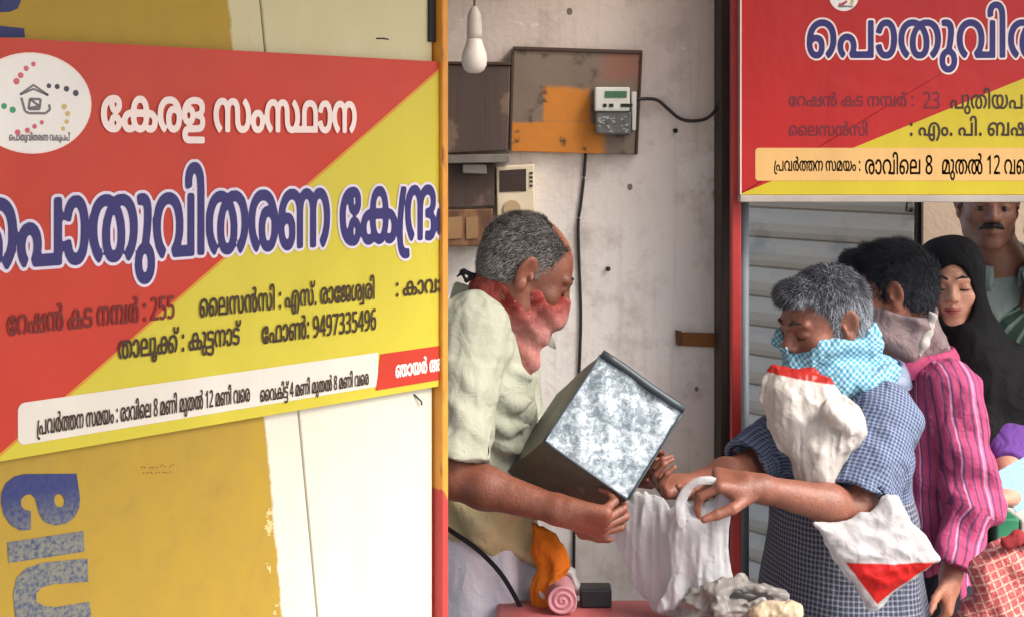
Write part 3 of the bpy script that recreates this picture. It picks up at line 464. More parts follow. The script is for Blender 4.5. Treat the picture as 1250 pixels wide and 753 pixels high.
'cl':(1198,'466 -9 540 -11 588 1 612 12 649 39 674 69 692 105 704 141 711 195 710 261 698 315 667 387 637 429 592 477 654 490 792 492 872 477 796 369 771 309 760 255 760 171 772 117 790 75 828 30 859 9 894 -5 978 -12 1020 -5 1062 12 1092 34 1118 63 1142 111 1160 195 1160 243 1147 315 1129 363 1093 423 1050 467 1003 501 1065 579 1088 639 1089 681 1082 705 1064 741 1038 766 996 786 954 792 894 791 831 777 852 709 900 720 948 718 977 705 996 680 1000 633 993 609 975 579 936 536 816 563 696 566 606 556 516 528 480 545 414 563 288 563 240 552 180 527 133 495 88 447 57 387 41 321 39 255 47 195 65 141 99 81 144 31 198 -7 248 51 173 123 141 183 131 225 129 303 148 375 192 438 222 462 270 484 324 496 396 496 438 486 369 417 334 363 309 291 303 195 310 141 340 69 390 19 426 1|474 62 438 80 407 123 393 177 393 267 406 321 431 369 462 406 516 445 532 435 565 399 602 333 621 261 621 171 609 123 576 78 534 60|930 61 888 83 863 117 851 159 848 237 857 297 875 345 911 405 948 444 1002 403 1040 351 1065 279 1069 183 1058 129 1032 86 990 62'),
'nya':(1446,'205 -9 273 -11 315 1 345 18 389 69 408 129 408 201 395 243 372 279 339 306 291 324 231 329 183 318 135 295 128 297 145 357 182 417 231 460 285 484 339 493 411 490 465 467 503 423 515 387 522 333 525 0 608 3 608 315 614 363 637 423 663 454 699 479 765 496 831 496 871 489 871 483 843 461 798 411 759 344 739 279 736 183 744 135 757 99 786 51 813 25 843 7 903 -11 975 -11 1047 13 1097 57 1119 94 1134 135 1142 183 1142 255 1128 327 1085 411 1019 483 1019 489 1059 496 1131 496 1197 480 1239 454 1263 432 1301 369 1318 291 1318 249 1306 189 1294 159 1264 111 1198 51 1245 -7 1287 19 1326 57 1362 105 1385 153 1403 213 1406 243 1406 315 1397 369 1366 441 1311 504 1239 545 1173 563 1041 563 987 551 945 534 903 552 855 563 729 563 645 534 603 504 573 474 513 527 447 557 405 564 339 566 255 552 219 539 165 509 103 447 61 369 43 291 43 189 54 135 78 81 97 51 135 18 165 2|213 62 177 78 145 117 128 165 125 213 159 238 189 252 219 258 255 256 285 245 316 213 325 177 324 123 310 93 285 68 249 59|909 62 873 78 841 117 824 183 824 255 834 309 853 357 890 411 915 436 945 456 982 423 1013 381 1031 345 1054 255 1054 183 1037 117 1011 83 987 67 963 60'),
'A':(1495,'490 -9 576 -11 629 3 660 19 690 46 717 99 722 147 710 189 672 234 632 255 687 297 704 327 710 351 710 387 691 441 659 477 632 495 636 498 696 498 755 483 798 456 831 411 843 369 849 315 852 0 935 3 935 285 939 351 958 411 1002 462 1050 484 1086 492 1152 493 1212 484 1248 472 1296 442 1327 411 1352 369 1350 365 1314 388 1278 401 1224 404 1176 396 1146 383 1117 363 1084 327 1066 291 1053 243 1051 171 1060 123 1071 93 1116 31 1152 7 1206 -10 1278 -11 1338 7 1392 43 1430 99 1449 159 1455 201 1454 297 1430 387 1388 459 1332 510 1260 546 1194 563 1098 566 1032 557 984 539 954 521 894 468 828 527 774 552 732 563 600 563 522 542 432 563 342 566 264 557 210 540 162 516 120 482 76 429 52 375 40 321 40 231 58 159 83 105 144 31 192 -5 206 -3 248 51 173 123 141 183 131 225 129 303 148 375 192 436 246 473 336 496 432 496 364 423 328 357 309 285 309 183 330 112 364 57 420 13|510 56 486 62 450 80 417 117 405 141 393 189 392 267 406 333 435 393 480 444 534 475 570 461 608 429 625 387 625 357 615 327 588 301 552 290 499 285 499 225 504 217 570 214 606 198 633 165 637 129 627 93 600 68 558 56|1212 62 1194 67 1170 85 1144 129 1136 171 1136 225 1143 261 1163 297 1200 324 1242 334 1296 328 1350 298 1371 273 1372 219 1363 153 1341 105 1308 73 1272 60'),
'dha':(911,'238 -9 300 -12 366 1 408 25 456 77 493 33 528 8 564 -6 606 -12 660 -11 726 7 768 31 804 64 834 106 860 165 872 225 872 303 860 369 830 441 788 501 744 545 720 560 664 501 733 435 770 363 783 297 783 231 775 189 752 135 717 93 672 67 636 60 600 62 558 78 525 111 509 147 500 219 498 551 420 554 412 549 412 213 404 147 392 117 366 86 336 68 300 60 258 62 210 79 179 105 148 153 131 207 128 243 136 345 148 381 179 435 247 501 192 560 133 507 87 447 52 369 39 285 46 189 70 117 111 57 168 13'),
'ba':(1306,'205 -9 273 -11 327 7 378 51 401 99 410 147 407 207 389 255 351 298 297 323 231 329 183 318 135 295 128 297 157 381 207 442 267 478 339 493 399 492 447 478 481 453 510 405 522 333 525 0 608 3 608 333 614 387 626 429 651 463 681 484 723 493 777 490 807 478 831 460 858 429 874 399 892 333 892 249 874 177 846 123 787 57 786 51 819 2 1233 1 1235 549 1227 554 1155 554 1147 549 1147 75 1143 71 909 72 951 142 977 219 983 267 977 363 953 435 923 483 885 521 843 546 777 564 687 562 627 539 600 519 567 481 531 515 495 538 447 557 405 564 297 562 231 544 195 527 134 483 98 441 73 399 49 327 43 291 42 213 49 153 62 111 97 51 141 14|213 62 177 78 145 117 128 165 125 213 159 238 189 252 219 258 255 256 285 245 316 213 325 177 324 123 310 93 285 68 249 59'),
'colon':(268,'114 -9 141 -12 165 -5 191 21 197 45 192 87 177 110 159 120 129 125 105 119 78 93 72 69 73 33 85 9|114 417 141 414 165 421 191 447 197 471 192 513 182 531 159 546 129 551 105 545 78 519 72 495 73 459 85 435'),
'dot':(268,'114 -9 141 -12 165 -5 191 21 197 45 192 87 177 110 159 120 129 125 105 119 78 93 72 69 73 33 85 9'),
'0':(572,'248 -9 305 -12 365 0 413 24 449 58 470 87 499 153 511 201 523 297 523 417 517 471 500 549 482 597 439 663 407 690 359 714 311 725 257 725 203 712 167 695 123 657 99 621 74 561 51 429 50 321 57 237 69 177 93 111 118 69 161 25 203 2|245 68 217 81 190 105 171 135 154 183 140 279 142 459 160 549 178 591 196 615 233 641 257 648 299 649 335 642 365 624 396 585 409 555 420 519 432 441 432 267 415 171 398 129 377 101 353 80 323 67'),
'1':(572,'270 3 356 3 356 711 351 714 280 711 91 561 135 506 270 615'),
'2':(572,'49 3 522 3 522 75 514 80 162 81 396 321 456 405 480 459 492 519 492 549 474 621 436 672 382 706 304 725 244 725 208 719 118 684 61 645 62 633 106 583 178 630 226 646 292 649 328 642 355 627 388 590 401 543 401 513 385 447 335 369 262 288 50 75'),
'3':(572,'181 -9 294 -11 395 15 444 43 477 75 499 111 511 147 515 171 512 249 482 309 462 329 420 354 347 375 396 391 420 404 444 421 470 453 482 477 494 525 489 597 471 639 438 676 396 702 342 719 306 725 240 725 198 719 138 701 51 651 96 593 157 627 216 646 318 646 348 636 369 621 393 591 403 561 403 525 397 495 380 465 354 440 318 420 282 410 156 404 156 331 282 328 348 312 384 292 403 273 423 225 421 171 405 129 378 98 330 73 264 62 222 62 144 74 48 108 48 25 114 1'),
'4':(572,'363 3 449 3 450 160 554 165 552 239 449 243 449 711 444 719 360 719 354 714 21 237 24 162 360 162|114 240 109 243 125 267 333 561 366 624 363 243'),
'5':(572,'189 -9 294 -11 390 14 456 60 482 93 500 129 515 195 513 273 495 327 456 378 414 408 342 432 246 438 174 428 167 435 186 634 462 634 462 714 106 711 82 411 84 376 126 349 222 364 270 364 348 347 378 330 403 303 416 279 424 243 422 177 409 141 378 102 342 79 282 65 198 66 138 79 66 108 66 25 126 1'),
'6':(572,'256 -9 315 -12 381 0 433 27 473 63 496 99 515 147 524 207 521 279 502 339 470 387 429 420 369 443 291 446 243 437 189 408 146 363 146 417 164 501 200 573 231 606 267 630 297 642 351 652 417 652 465 642 465 718 423 725 345 725 279 713 207 683 165 653 127 609 99 560 79 507 61 429 54 345 55 255 79 147 108 87 153 36 213 1|279 62 255 68 219 85 176 129 163 153 146 207 144 267 162 309 183 334 207 353 267 376 333 376 387 353 419 315 436 255 436 195 419 135 387 92 339 67'),
'7':(572,'139 3 235 3 523 645 521 713 44 711 47 634 427 633'),
'8':(572,'237 -9 335 -10 383 1 437 25 473 54 505 99 523 165 517 231 494 279 443 330 370 375 371 382 448 435 481 477 500 537 499 585 493 609 475 645 419 695 377 713 317 725 227 720 155 695 126 675 98 645 82 615 74 579 75 519 99 459 137 415 194 375 122 327 92 297 71 266 56 231 50 195 56 123 81 69 113 37 167 7|245 62 191 80 161 107 142 141 136 195 147 237 166 267 209 304 275 336 347 305 407 259 420 243 434 207 434 153 416 111 377 79 317 60|281 416 215 451 190 471 164 513 160 567 172 603 203 634 251 652 317 652 365 636 398 609 410 585 414 537 397 489 365 455 299 415'),
'9':(572,'144 -9 213 -12 267 -6 315 7 369 32 402 57 449 111 478 165 497 219 515 321 518 375 516 465 497 555 474 609 435 662 393 695 339 718 303 725 249 725 195 714 153 695 129 678 92 639 66 591 55 555 48 465 56 411 86 345 106 321 141 294 207 270 297 270 327 277 375 300 401 321 423 349 427 345 424 285 412 225 394 177 364 129 309 85 261 68 231 62 165 60 101 69 100 3 105 -4|249 338 195 355 177 368 156 393 138 441 140 537 157 585 195 628 243 648 315 646 369 616 402 573 426 507 426 441 406 399 363 361 297 338')}
# ------------------------------------------------------------------ lettering (outlines of the script used on the boards)
def words(s):
    return s.split()
SP = 260
def layout(tokens):
    x = 0; out = []
    for t in tokens:
        if t == '_': x += SP; continue
        adv, data = GLYPHS[t]
        cs = [np.array([int(q) for q in c.split()], float).reshape(-1, 2) for c in data.split('|')]
        out.append((t, x, [c+(x, 0) for c in cs])); x += adv
    return out
def text_mesh(tokens, x0, x1, z0, h, off=0., fit=None, track=0., skew=0., clip=None, erode=None):
    """flat lettering mesh in x-z: ink of the first `fit` glyphs spans x0..x1, baseline z0, letter height h"""
    L = layout(tokens)
    if track: L = [(t, x, [c+(track*i, 0) for c in cs]) for i, (t, x, cs) in enumerate(L)]
    n = fit or len(L)
    a = min(c[:, 0].min() for _, _, cs in L[:n] for c in cs); b = max(c[:, 0].max() for _, _, cs in L[:n] for c in cs)
    sx = (x1-x0)/(b-a); sz = h/595.; st = h/30
    V = {}; vv = []; ff = []
    xs_all = [c[:, 0] for _, _, cs in L for c in cs]; zs_all = [c[:, 1] for _, _, cs in L for c in cs]
    gx0 = x0+(min(q.min() for q in xs_all)-a)*sx-off-3*st; gx1 = x0+(max(q.max() for q in xs_all)-a)*sx+off+3*st
    gz0 = min(q.min() for q in zs_all)*sz-off-3*st; gz1 = max(q.max() for q in zs_all)*sz+off+3*st
    nx, nz = int((gx1-gx0)/st)+2, int((gz1-gz0)/st)+2
    fld = np.full((nx, nz), 9., np.float32)
    for _, _, cs in L:                       # distance to each letter's outline, joined over the line
        pc = [np.stack([x0+(c[:, 0]-a)*sx, c[:, 1]*sz], 1) for c in cs]
        lo = np.min([c.min(0) for c in pc], 0)-off-2.5*st; hi = np.max([c.max(0) for c in pc], 0)+off+2.5*st
        i0, j0 = max(0, int((lo[0]-gx0)/st)), max(0, int((lo[1]-gz0)/st)); i1, j1 = min(nx, int((hi[0]-gx0)/st)+2), min(nz, int((hi[1]-gz0)/st)+2)
        X, Z = np.meshgrid(gx0+np.arange(i0, i1)*st, gz0+np.arange(j0, j1)*st, indexing='ij')
        d = np.full(X.shape, 1e9); ins = np.zeros(X.shape, bool)
        for c in pc:
            for p, q in zip(c, np.roll(c, -1, 0)):
                e = q-p; t = np.clip(((X-p[0])*e[0]+(Z-p[1])*e[1])/(e@e+1e-15), 0, 1)
                np.minimum(d, (X-p[0]-t*e[0])**2+(Z-p[1]-t*e[1])**2, out=d)
                if p[1] != q[1]:
                    ins ^= ((p[1] > Z) != (q[1] > Z)) & (X < p[0]+(Z-p[1])/(q[1]-p[1])*e[0])
        d = np.sqrt(d); d[ins] *= -1
        fld[i0:i1, j0:j1] = np.minimum(fld[i0:i1, j0:j1], d-off)
    if clip is not None: fld = np.maximum(fld, (gx0+np.arange(nx)*st-clip)[:, None])
    if erode is not None:                    # worn print
        XX, ZZ = np.meshgrid(gx0+np.arange(nx)*st, gz0+np.arange(nz)*st, indexing='ij')
        fld = fld+erode*np.maximum(0, waves(XX, ZZ, 0, 300, 3)-.2)
    fld[fld == 0] = 1e-9
    ins = fld < 0
    cc_ = ins[:-1, :-1].astype(int)+ins[1:, :-1]+ins[1:, 1:]+ins[:-1, 1:]
    def vert(key, p):
        if key not in V: V[key] = len(vv); vv.append(p)
        return V[key]
    # runs of full cells become one quad per row
    for j in range(nz-1):
        row = cc_[:, j]; i = 0; idx = np.flatnonzero(row == 4)
        if len(idx):
            brk = np.flatnonzero(np.diff(idx) > 1); ss = np.r_[idx[0], idx[brk+1]]; ee = np.r_[idx[brk], idx[-1]]
            for p, q in zip(ss, ee): ff.append([vert((k, m_), (gx0+k*st, gz0+m_*st)) for k, m_ in ((p, j), (q+1, j), (q+1, j+1), (p, j+1))])
    for i, j in np.argwhere((cc_ > 0) & (cc_ < 4)):
        cr = [(i, j), (i+1, j), (i+1, j+1), (i, j+1)]; f = []
        for k in range(4):
            p, q = cr[k], cr[(k+1) % 4]
            if ins[p]: f.append(vert(p, (gx0+p[0]*st, gz0+p[1]*st)))
            if ins[p] != ins[q]:
                t = fld[p]/(fld[p]-fld[q]); f.append(vert((min(p, q), max(p, q)), (gx0+(p[0]+t*(q[0]-p[0]))*st, gz0+(p[1]+t*(q[1]-p[1]))*st)))
        if len(f) > 2: ff.append(f)
    me = bpy.data.meshes.new('lettering'); me.from_pydata([(p[0], 0, z0+p[1]+skew*(p[0]-x0)) for p in vv], [], ff); me.update()
    return me
def letters(name, parent, mat, y, tokens, *a, label=None, **k):
    me = text_mesh(words(tokens), *a, **k)
    o = link(name, me, mat, parent, (0, y, 0), smooth=False)
    if label: o['label'] = label
    return o
def flat_poly(name, parent, mat, y, pts, thick=.0008):
    m = MB(); m.prism([tuple(p) for p in pts], y-thick, y); return m.build(name, mat, parent)
def disc_pts(cx, cz, rx, rz, n=48, a0=0, a1=6.2832): return [(cx+rx*math.cos(a0+(a1-a0)*k/n), cz+rz*math.sin(a0+(a1-a0)*k/n)) for k in range(n)]
def round_rect(x0, x1, z0, z1, r, left=True, right=True, n=6):
    out = []
    for cx, cz, a, on in ((x1-r, z1-r, 0, right), (x0+r, z1-r, 90, left), (x0+r, z0+r, 180, left), (x1-r, z0+r, 270, right)):
        if on: out += [(cx+r*math.cos(R_(a+90*k/n)), cz+r*math.sin(R_(a+90*k/n))) for k in range(n+1)]
        else: out.append((cx+(r if a in (0, 270) else -r), cz+(r if a in (0, 90) else -r)))
    return out
# ------------------------------------------------------------------ ground and shop shell
STREET = -.15
m = Mat('street_dust'); v = m.co()
m.bump(m.noise(v, 30, 6), .5, .02)
MAT_STREET = m.done(m.mix(m.noise(v, 3, 6), lin(122, 120, 116), lin(160, 157, 151)), .95)
g = MB(); g.add([(-120, -120, STREET), (120, -120, STREET), (120, 160, STREET), (-120, 160, STREET)], [(0, 1, 2, 3)])
tag(g.build('ground', MAT_STREET, recalc=False), kind='structure')
MAT_FLOOR = plain('shop_cement', (126, 116, 106), .8, .25, 4, .3, 40)
g = MB(); g.box((-1.6, 2.62, STREET+.004), (.50, 3.5, 0)); tag(g.build('shop_floor', MAT_FLOOR, bevel=.01), kind='structure')

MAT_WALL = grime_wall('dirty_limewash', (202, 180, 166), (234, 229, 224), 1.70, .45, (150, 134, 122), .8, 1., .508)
MAT_CEIL = plain('ceiling_plaster', (176, 160, 144), .9, .2, 3)
MAT_JAMB = wood_mat('black_timber', (24, 19, 17), (58, 44, 36), 'z', .6)
shop = empty('ration_shop', (0, 3.5, 0), label='ration shop room with dirty white limewashed back wall and dark timber door jamb', cat='shop building')
g = MB(); g.box((-1.7, 0, STREET), (.53, .12, 2.55)); g.build('back_wall', MAT_WALL, shop)
g = MB(); g.box((-1.7, -.9, STREET), (-1.58, -.003, 2.55)); g.build('side_wall', MAT_WALL, shop)
g = MB(); g.box((-1.7, -.95, 2.553), (.53, .12, 2.65)); g.build('ceiling', MAT_CEIL, shop)
g = MB(); g.box((-2.3, -3.6, 2.40), (.85, -.955, 2.46)); g.build('shade_canopy', MAT_CEIL, shop)  # overhang out of view, its reach shaped to keep the leaf in shade
g = MB(); g.box((.86, -.75, 2.50), (2.5, .12, 2.56)); g.build('shade_eave', MAT_CEIL, shop)  # unseen eave, sized to put the right board in shade
g = MB(); g.box((.535, -.2, 2.2), (2.5, .12, 2.497)); g.build('front_beam', MAT_CEIL, shop)
xa, xb = P(880, 0, 3.38)[0], P(893.5, 0, 3.38)[0]
g = MB(); g.box((xa, -.12, STREET), (xb, -.004, 2.55)); g.build('door_jamb', MAT_JAMB, shop, bevel=.004)

# ------------------------------------------------------------------ the neighbouring shop front behind the queue
a = P(910, 0, 5.05); b = P(1119, 0, 4.5)
L = math.hypot(b[0]-a[0], b[1]-a[1]); rz = math.atan2(b[1]-a[1], b[0]-a[0])
sh = empty('rolling_shutter', (a[0], a[1], STREET), rz, label='closed grey rolling shutter with horizontal slats behind the queue', cat='shutter')
m = Mat('old_galvanised'); v = m.co(); x, y, z = m.sep(v)
n1 = m.noise(m.scale(v, 3, 3, 14), 1.5, 5, .65); n2 = m.noise(v, 6, 5)
col = m.mix(n1, lin(216, 202, 180), lin(190, 178, 160)); col = m.mix(m.math('MULTIPLY', m.ramp(n2, [(.58, 0.), (.75, 1.)]), .55), col, lin(130, 130, 128))
m.bump(m.noise(v, 90, 3), .15, .003)
MAT_SHUT = m.done(col, .62, .15, .35)
g = MB(); vv = []; ff = []; PITCH = .104; n = 22
prof = []
for i in range(n):
    for t, d in ((0, 0), (.06, .012), (.12, .0), (.3, -.012), (.55, -.017), (.8, -.012), (.95, -.002)):
        prof.append((d, (i+t)*PITCH))
for s_ in (-.15, L):
    vv += [(s_, d, z) for d, z in prof]
k = len(prof); ff = [(i, i+k, i+k+1, i+1) for i in range(k-1)]
g.add(vv, ff); o = g.build('curtain', MAT_SHUT, sh, recalc=False)
md = o.modifiers.new('solid', 'SOLIDIFY'); md.thickness = .003; md.offset = 1
MAT_DARKFRAME = plain('dark_frame', (52, 47, 44), .6)
g = MB(); g.box((L-.003, -.012, 0), (L+.010, .03, n*PITCH)); g.build('shadow_gap_rail', MAT_DARKFRAME, sh, bevel=.004)  # dark rail slimmed to stand in for the shadow gap beside the pillar
g = MB(); g.tube([(L-.016, -.005, 1.615), (L-.016, -.03, 1.615), (L-.016, -.03, 1.58), (L-.016, -.005, 1.58)], .007); g.build('latch', MAT_DARKFRAME, sh)
MAT_PILL = grime_wall('beige_plaster', (190, 168, 146), (180, 158, 136), 1.2, .5, (150, 126, 100), .3)
nb = empty('neighbour_shop', (b[0], b[1], STREET), label='beige plastered shop pillar and wall beside the shutter', cat='shop building')
g = MB(); g.box((.013, -.03, 0), (1.9, .25, 2.9)); g.build('wall', MAT_PILL, nb)
g = MB(); g.box((-.75, -.25, 2.22), (1.9, .35, 2.9)); g.build('lintel', MAT_PILL, nb)

# painted post, grey pipe beside it
MAT_REDPAINT = plain('red_paint', (186, 58, 56), .45, .2, 12, .2, 70)
g = MB(); xa, xb = P(893.5, 0, 3.3)[0], P(905, 0, 3.3)[0]
g.box((xa, 3.3, STREET), (xb, 3.335, 2.6))
o = g.build('red_post', MAT_REDPAINT, bevel=.003); tag(o, 'slim red painted post beside the black door jamb', 'post')
MAT_GREYPAINT = plain('blue_grey_paint', (118, 130, 138), .5, .2, 8)
g = MB(); xa, xb = P(905.5, 0, 3.34)[0], P(916, 0, 3.34)[0]; g.tube([((xa+xb)/2, 3.36, STREET), ((xa+xb)/2, 3.36, P(0, 246, 3.36)[2])], (xb-xa)/2, 14)
o = g.build('steel_pipe', MAT_GREYPAINT, smooth=True); tag(o, 'blue grey steel pipe standing under the right board', 'pipe')

# ------------------------------------------------------------------ the open shutter leaf on the left, with its painting
UX, UY = .691, .723
EX, EY = (530-625)/F*2.55, 2.55
def PS(px, py):
    """photo pixel -> (along the leaf, height)"""
    a = (px-625)/F; s = (a*EY-EX)/(UX-UY*a); Y = EY+UY*s
    return np.array([s, CAM_H-(py-HOR)*Y/F])
leaf = empty('shutter_leaf', (EX, EY, 0), math.atan2(UY, UX), label='open wooden shop leaf painted yellow and white, carrying the large board', cat='door leaf')
m = Mat('leaf_paint'); v = m.co(); x, y, z = m.sep(v)
p1, p2 = PS(281, 30), PS(344, 745)
sl_ = (p2[0]-p1[0])/(p2[1]-p1[1])
n1 = m.noise(m.scale(v, 5, 5, 3.), 3.5, 6, .6, .5); n2 = m.noise(v, 16, 5, .7); ns = m.noise(m.scale(v, 22, 22, 1.2), 1.5, 4)
edge = m.math('ADD', m.math('SUBTRACT', x, m.math('MULTIPLY_ADD', z, sl_, p1[0]-sl_*p1[1])), m.math('MULTIPLY', m.math('SUBTRACT', n2, .5), .022))
yel = m.mix(n1, lin(182, 150, 44), lin(162, 132, 58)); yel = m.mix(m.math('MULTIPLY', m.ramp(n2, [(.5, 0.), (.75, 1.)]), .3), yel, lin(138, 108, 54))
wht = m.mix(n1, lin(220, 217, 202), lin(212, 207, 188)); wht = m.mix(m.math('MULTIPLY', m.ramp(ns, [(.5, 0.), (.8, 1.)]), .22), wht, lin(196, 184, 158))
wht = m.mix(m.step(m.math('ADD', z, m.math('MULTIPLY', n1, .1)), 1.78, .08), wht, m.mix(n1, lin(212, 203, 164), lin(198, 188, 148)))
f = m.step(edge, 0, .0025)
chip = m.math('MULTIPLY', m.math('GREATER_THAN', n2, .6), m.math('LESS_THAN', m.math('ABSOLUTE', edge), .02))
col = m.mix(m.math('MAXIMUM', f, 0.), yel, wht); col = m.mix(m.math('MULTIPLY', chip, .7), col, lin(226, 206, 150))
m.bump(m.math('ADD', m.math('MULTIPLY', ns, .7), m.math('MULTIPLY', m.noise(v, 60, 4), .4)), .25, .006)
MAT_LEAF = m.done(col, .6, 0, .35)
q1, q2 = PS(365, 505), PS(388, 753)
gs = (q2[0]-q1[0])/(q2[1]-q1[1]); gx = lambda z: q1[0]+gs*(z-q1[1])
ZB, ZT = STREET+.03, 2.5
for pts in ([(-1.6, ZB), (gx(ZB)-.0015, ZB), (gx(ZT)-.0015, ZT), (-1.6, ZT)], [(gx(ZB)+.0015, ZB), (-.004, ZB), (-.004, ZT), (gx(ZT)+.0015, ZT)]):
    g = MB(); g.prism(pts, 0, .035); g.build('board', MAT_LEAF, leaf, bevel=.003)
MAT_BACKB = wood_mat('batten_timber', (70, 52, 36), (96, 72, 50), 'x')
for z in (.3, 1.3, 2.2):
    g = MB(); g.box((-1.58, .036, z), (-.02, .06, z+.1)); g.build('batten', MAT_BACKB, leaf)
# edge strip: orange above, red below
m = Mat('edge_paint'); v = m.co(); x, y, z = m.sep(v)
n2 = m.noise(v, 26, 5); zz = CAM_H-(604-HOR)/F*2.55
fz = m.step(m.math('ADD', z, m.math('MULTIPLY_ADD', x, 1.6, m.math('MULTIPLY', n2, .012))), zz+.02, .002)
org = m.mix(n2, lin(232, 162, 62), lin(206, 132, 44)); org = m.mix(m.ramp(m.noise(m.scale(v, 40, 40, 6), 2, 5), [(.6, 0.), (.72, 1.)]), org, lin(150, 92, 48))
m.bump(n2, .3, .004)
MAT_EDGE = m.done(m.mix(fz, lin(190, 62, 58), org), .5)
g = MB(); g.box((.0, -.022, ZB), (.0150, .035, ZT)); g.build('edge_strip', MAT_EDGE, leaf, bevel=.003)
MAT_IRON = plain('black_iron', (30, 27, 26), .6, .3)
za, zb_ = PS(527, 52)[1], PS(527, -40)[1]; g = MB(); g.box((PS(521.5, 0)[0], -.006, za), (-.0005, -.0005, zb_)); g.build('hinge', MAT_IRON, leaf, bevel=.002)
MAT_SCRAWL = plain('faded_scrawl', (160, 104, 52), .8, .3, 60)
g = MB(); rnd = random.Random(12)
for row, (ya, n_) in enumerate(((570, 9), (577, 8))):
    for i in range(n_):
        px = 172+i*4.8+rnd.uniform(-1, 1)+row*2; py = ya+rnd.uniform(-1.2, 1.2)-i*.25
        a, b_ = PS(px, py), PS(px+rnd.uniform(1.4, 3.2), py+rnd.uniform(-2, 2)); t = (b_-a)/np.linalg.norm(b_-a); nn = np.array((-t[1], t[0]))*.0008
        g.prism([tuple(a+nn), tuple(b_+nn), tuple(b_-nn), tuple(a-nn)], -.0009, -.0004)
g.build('scrawl', MAT_SCRAWL, leaf)
g = MB(); a, b_ = PS(505, 481), PS(511, 489); c_ = PS(513, 493); g.tube([(a[0], -.001, a[1]), (b_[0], -.007, b_[1]), (c_[0], -.004, c_[1])], .0016, 6); g.build('bent_nail', MAT_IRON, leaf)
g = MB(); a, b_ = PS(459, 47.5), PS(474, 48.5); g.tube([(a[0], -.0005, a[1]), ((a[0]+b_[0])/2, -.002, a[1]+.001), (b_[0], -.0005, b_[1])], .0012, 6); g.build('nail_scratch', MAT_IRON, leaf)
# painted blue letters, turned on their side
m = Mat('blue_wall_paint'); v = m.co(); x, y, z = m.sep(v); n2 = m.noise(v, 130, 5, .75); n3 = m.noise(v, 9, 3)
fade = m.n('MapRange', Value=z, _1=PS(50, 600)[1], _2=PS(50, 665)[1]).outputs[0]
wear = m.math('MULTIPLY', m.ramp(n2, [(.38, 0.), (.56, 1.)]), m.math('ADD', m.math('MULTIPLY', fade, .75), .06))
MAT_BLUE = m.done(m.mix(wear, m.mix(m.math('MULTIPLY', fade, .6), lin(40, 50, 108), lin(70, 84, 106)), lin(138, 136, 116)), .7)
def paint(pts, name='painted_letter', y=-.0006): return flat_poly(name, leaf, MAT_BLUE, y, [PS(*p) for p in pts], .0005)
def hole_poly(outer, inner):   # ring as a bridged polygon
    return outer+[outer[0]]+inner+[inner[0]]
Z3 = lambda pts: [(x/3.764, 553+y/3.764) for x, y in pts]
aout = Z3([(350, 92), (366, 200), (362, 250), (340, 295), (300, 322), (250, 330), (205, 315), (180, 280), (168, 235), (160, 205), (140, 186), (115, 190), (95, 210), (96, 240), (112, 258), (140, 264), (140, 350), (90, 352), (45, 325), (15, 280), (3, 225), (5, 180), (25, 135), (65, 105), (110, 94)])
ain = Z3([(250, 195), (246, 218), (256, 240), (275, 248), (292, 238), (296, 215), (285, 192), (268, 183)])
paint(hole_poly(aout, ain[::1]))
paint(Z3([(32, 408), (382, 355), (386, 450), (38, 503)]))
paint(Z3([(400, 482), (404, 588), (240, 600), (190, 615), (165, 645), (165, 680), (200, 700), (260, 705), (410, 680), (424, 800), (120, 830), (70, 760), (58, 640), (75, 570), (120, 525), (200, 500)]))
paint([(-30, -30), (24, -30), (25, 2), (21, 11), (12, 15), (-30, 16)])
paint([(-30, 31), (0, 32), (29, 35), (30, 46), (-30, 46)])

# ------------------------------------------------------------------ the large board on the leaf
def printed(name, rgb, rough=.42, var=.06):
    m = Mat(name); v = m.co(); n1 = m.noise(m.scale(v, 3, 3, 1.2), 3, 4)
    n2 = m.noise(v, 3.5, 3, .5, .4); m.bump(m.math('ADD', n2, m.math('MULTIPLY', m.noise(m.scale(v, 1, 1, .35), 9, 4, .55, .6), .4)), .5, .014)
    return m.done(m.mix(1., lin(*rgb), m.ramp(n1, [(.3, 1-var), (.7, 1+var)]), 'MULTIPLY'), rough, 0, .4)
MAT_FRED = printed('print_red', (192, 54, 36)); MAT_FYEL = printed('print_yellow', (202, 188, 58)); MAT_FORG = printed('print_orange', (206, 142, 46))
MAT_FCREAM = printed('print_cream', (222, 214, 202)); MAT_FWHITE = printed('print_white', (236, 232, 226)); MAT_FPALE = printed('print_pale_pink', (240, 220, 214))
MAT_FNAVY = printed('print_navy', (44, 38, 104)); MAT_FDARK = printed('print_dark_brown', (58, 38, 24)); MAT_FMAROON = printed('print_maroon', (112, 26, 24))
MAT_LILAC = printed('print_lilac', (220, 210, 226))
MAT_GREYLINE = printed('print_grey', (120, 112, 116)); MAT_GREEN = printed('print_green', (66, 150, 110)); MAT_GOLD = printed('print_gold', (206, 180, 110)); MAT_SLATE = printed('print_slate', (70, 66, 88)); MAT_ROSE = printed('print_rose', (206, 96, 110))
YB = -.013
bd = empty('shop_board', (EX, EY, 0), math.atan2(UY, UX), label='large slanting red and yellow ration shop board with circular emblem', cat='signboard')
S0 = -1.25
zt, zb_ = CAM_H-(76-HOR)*EY/F, CAM_H-(470-HOR)*EY/F
g = MB(); g.box((S0, YB+.0012, zb_), (-.001, -.0012, zt)); g.build('backing', plain('board_edge', (150, 120, 60), .6), bd, bevel=.002)
d1, d2 = PS(528, 88), PS(0, 548)
dz = lambda s: d1[1]+(d2[1]-d1[1])*(s-d1[0])/(d2[0]-d1[0])
ds = lambda z: d1[0]+(d2[0]-d1[0])*(z-d1[1])/(d2[1]-d1[1])
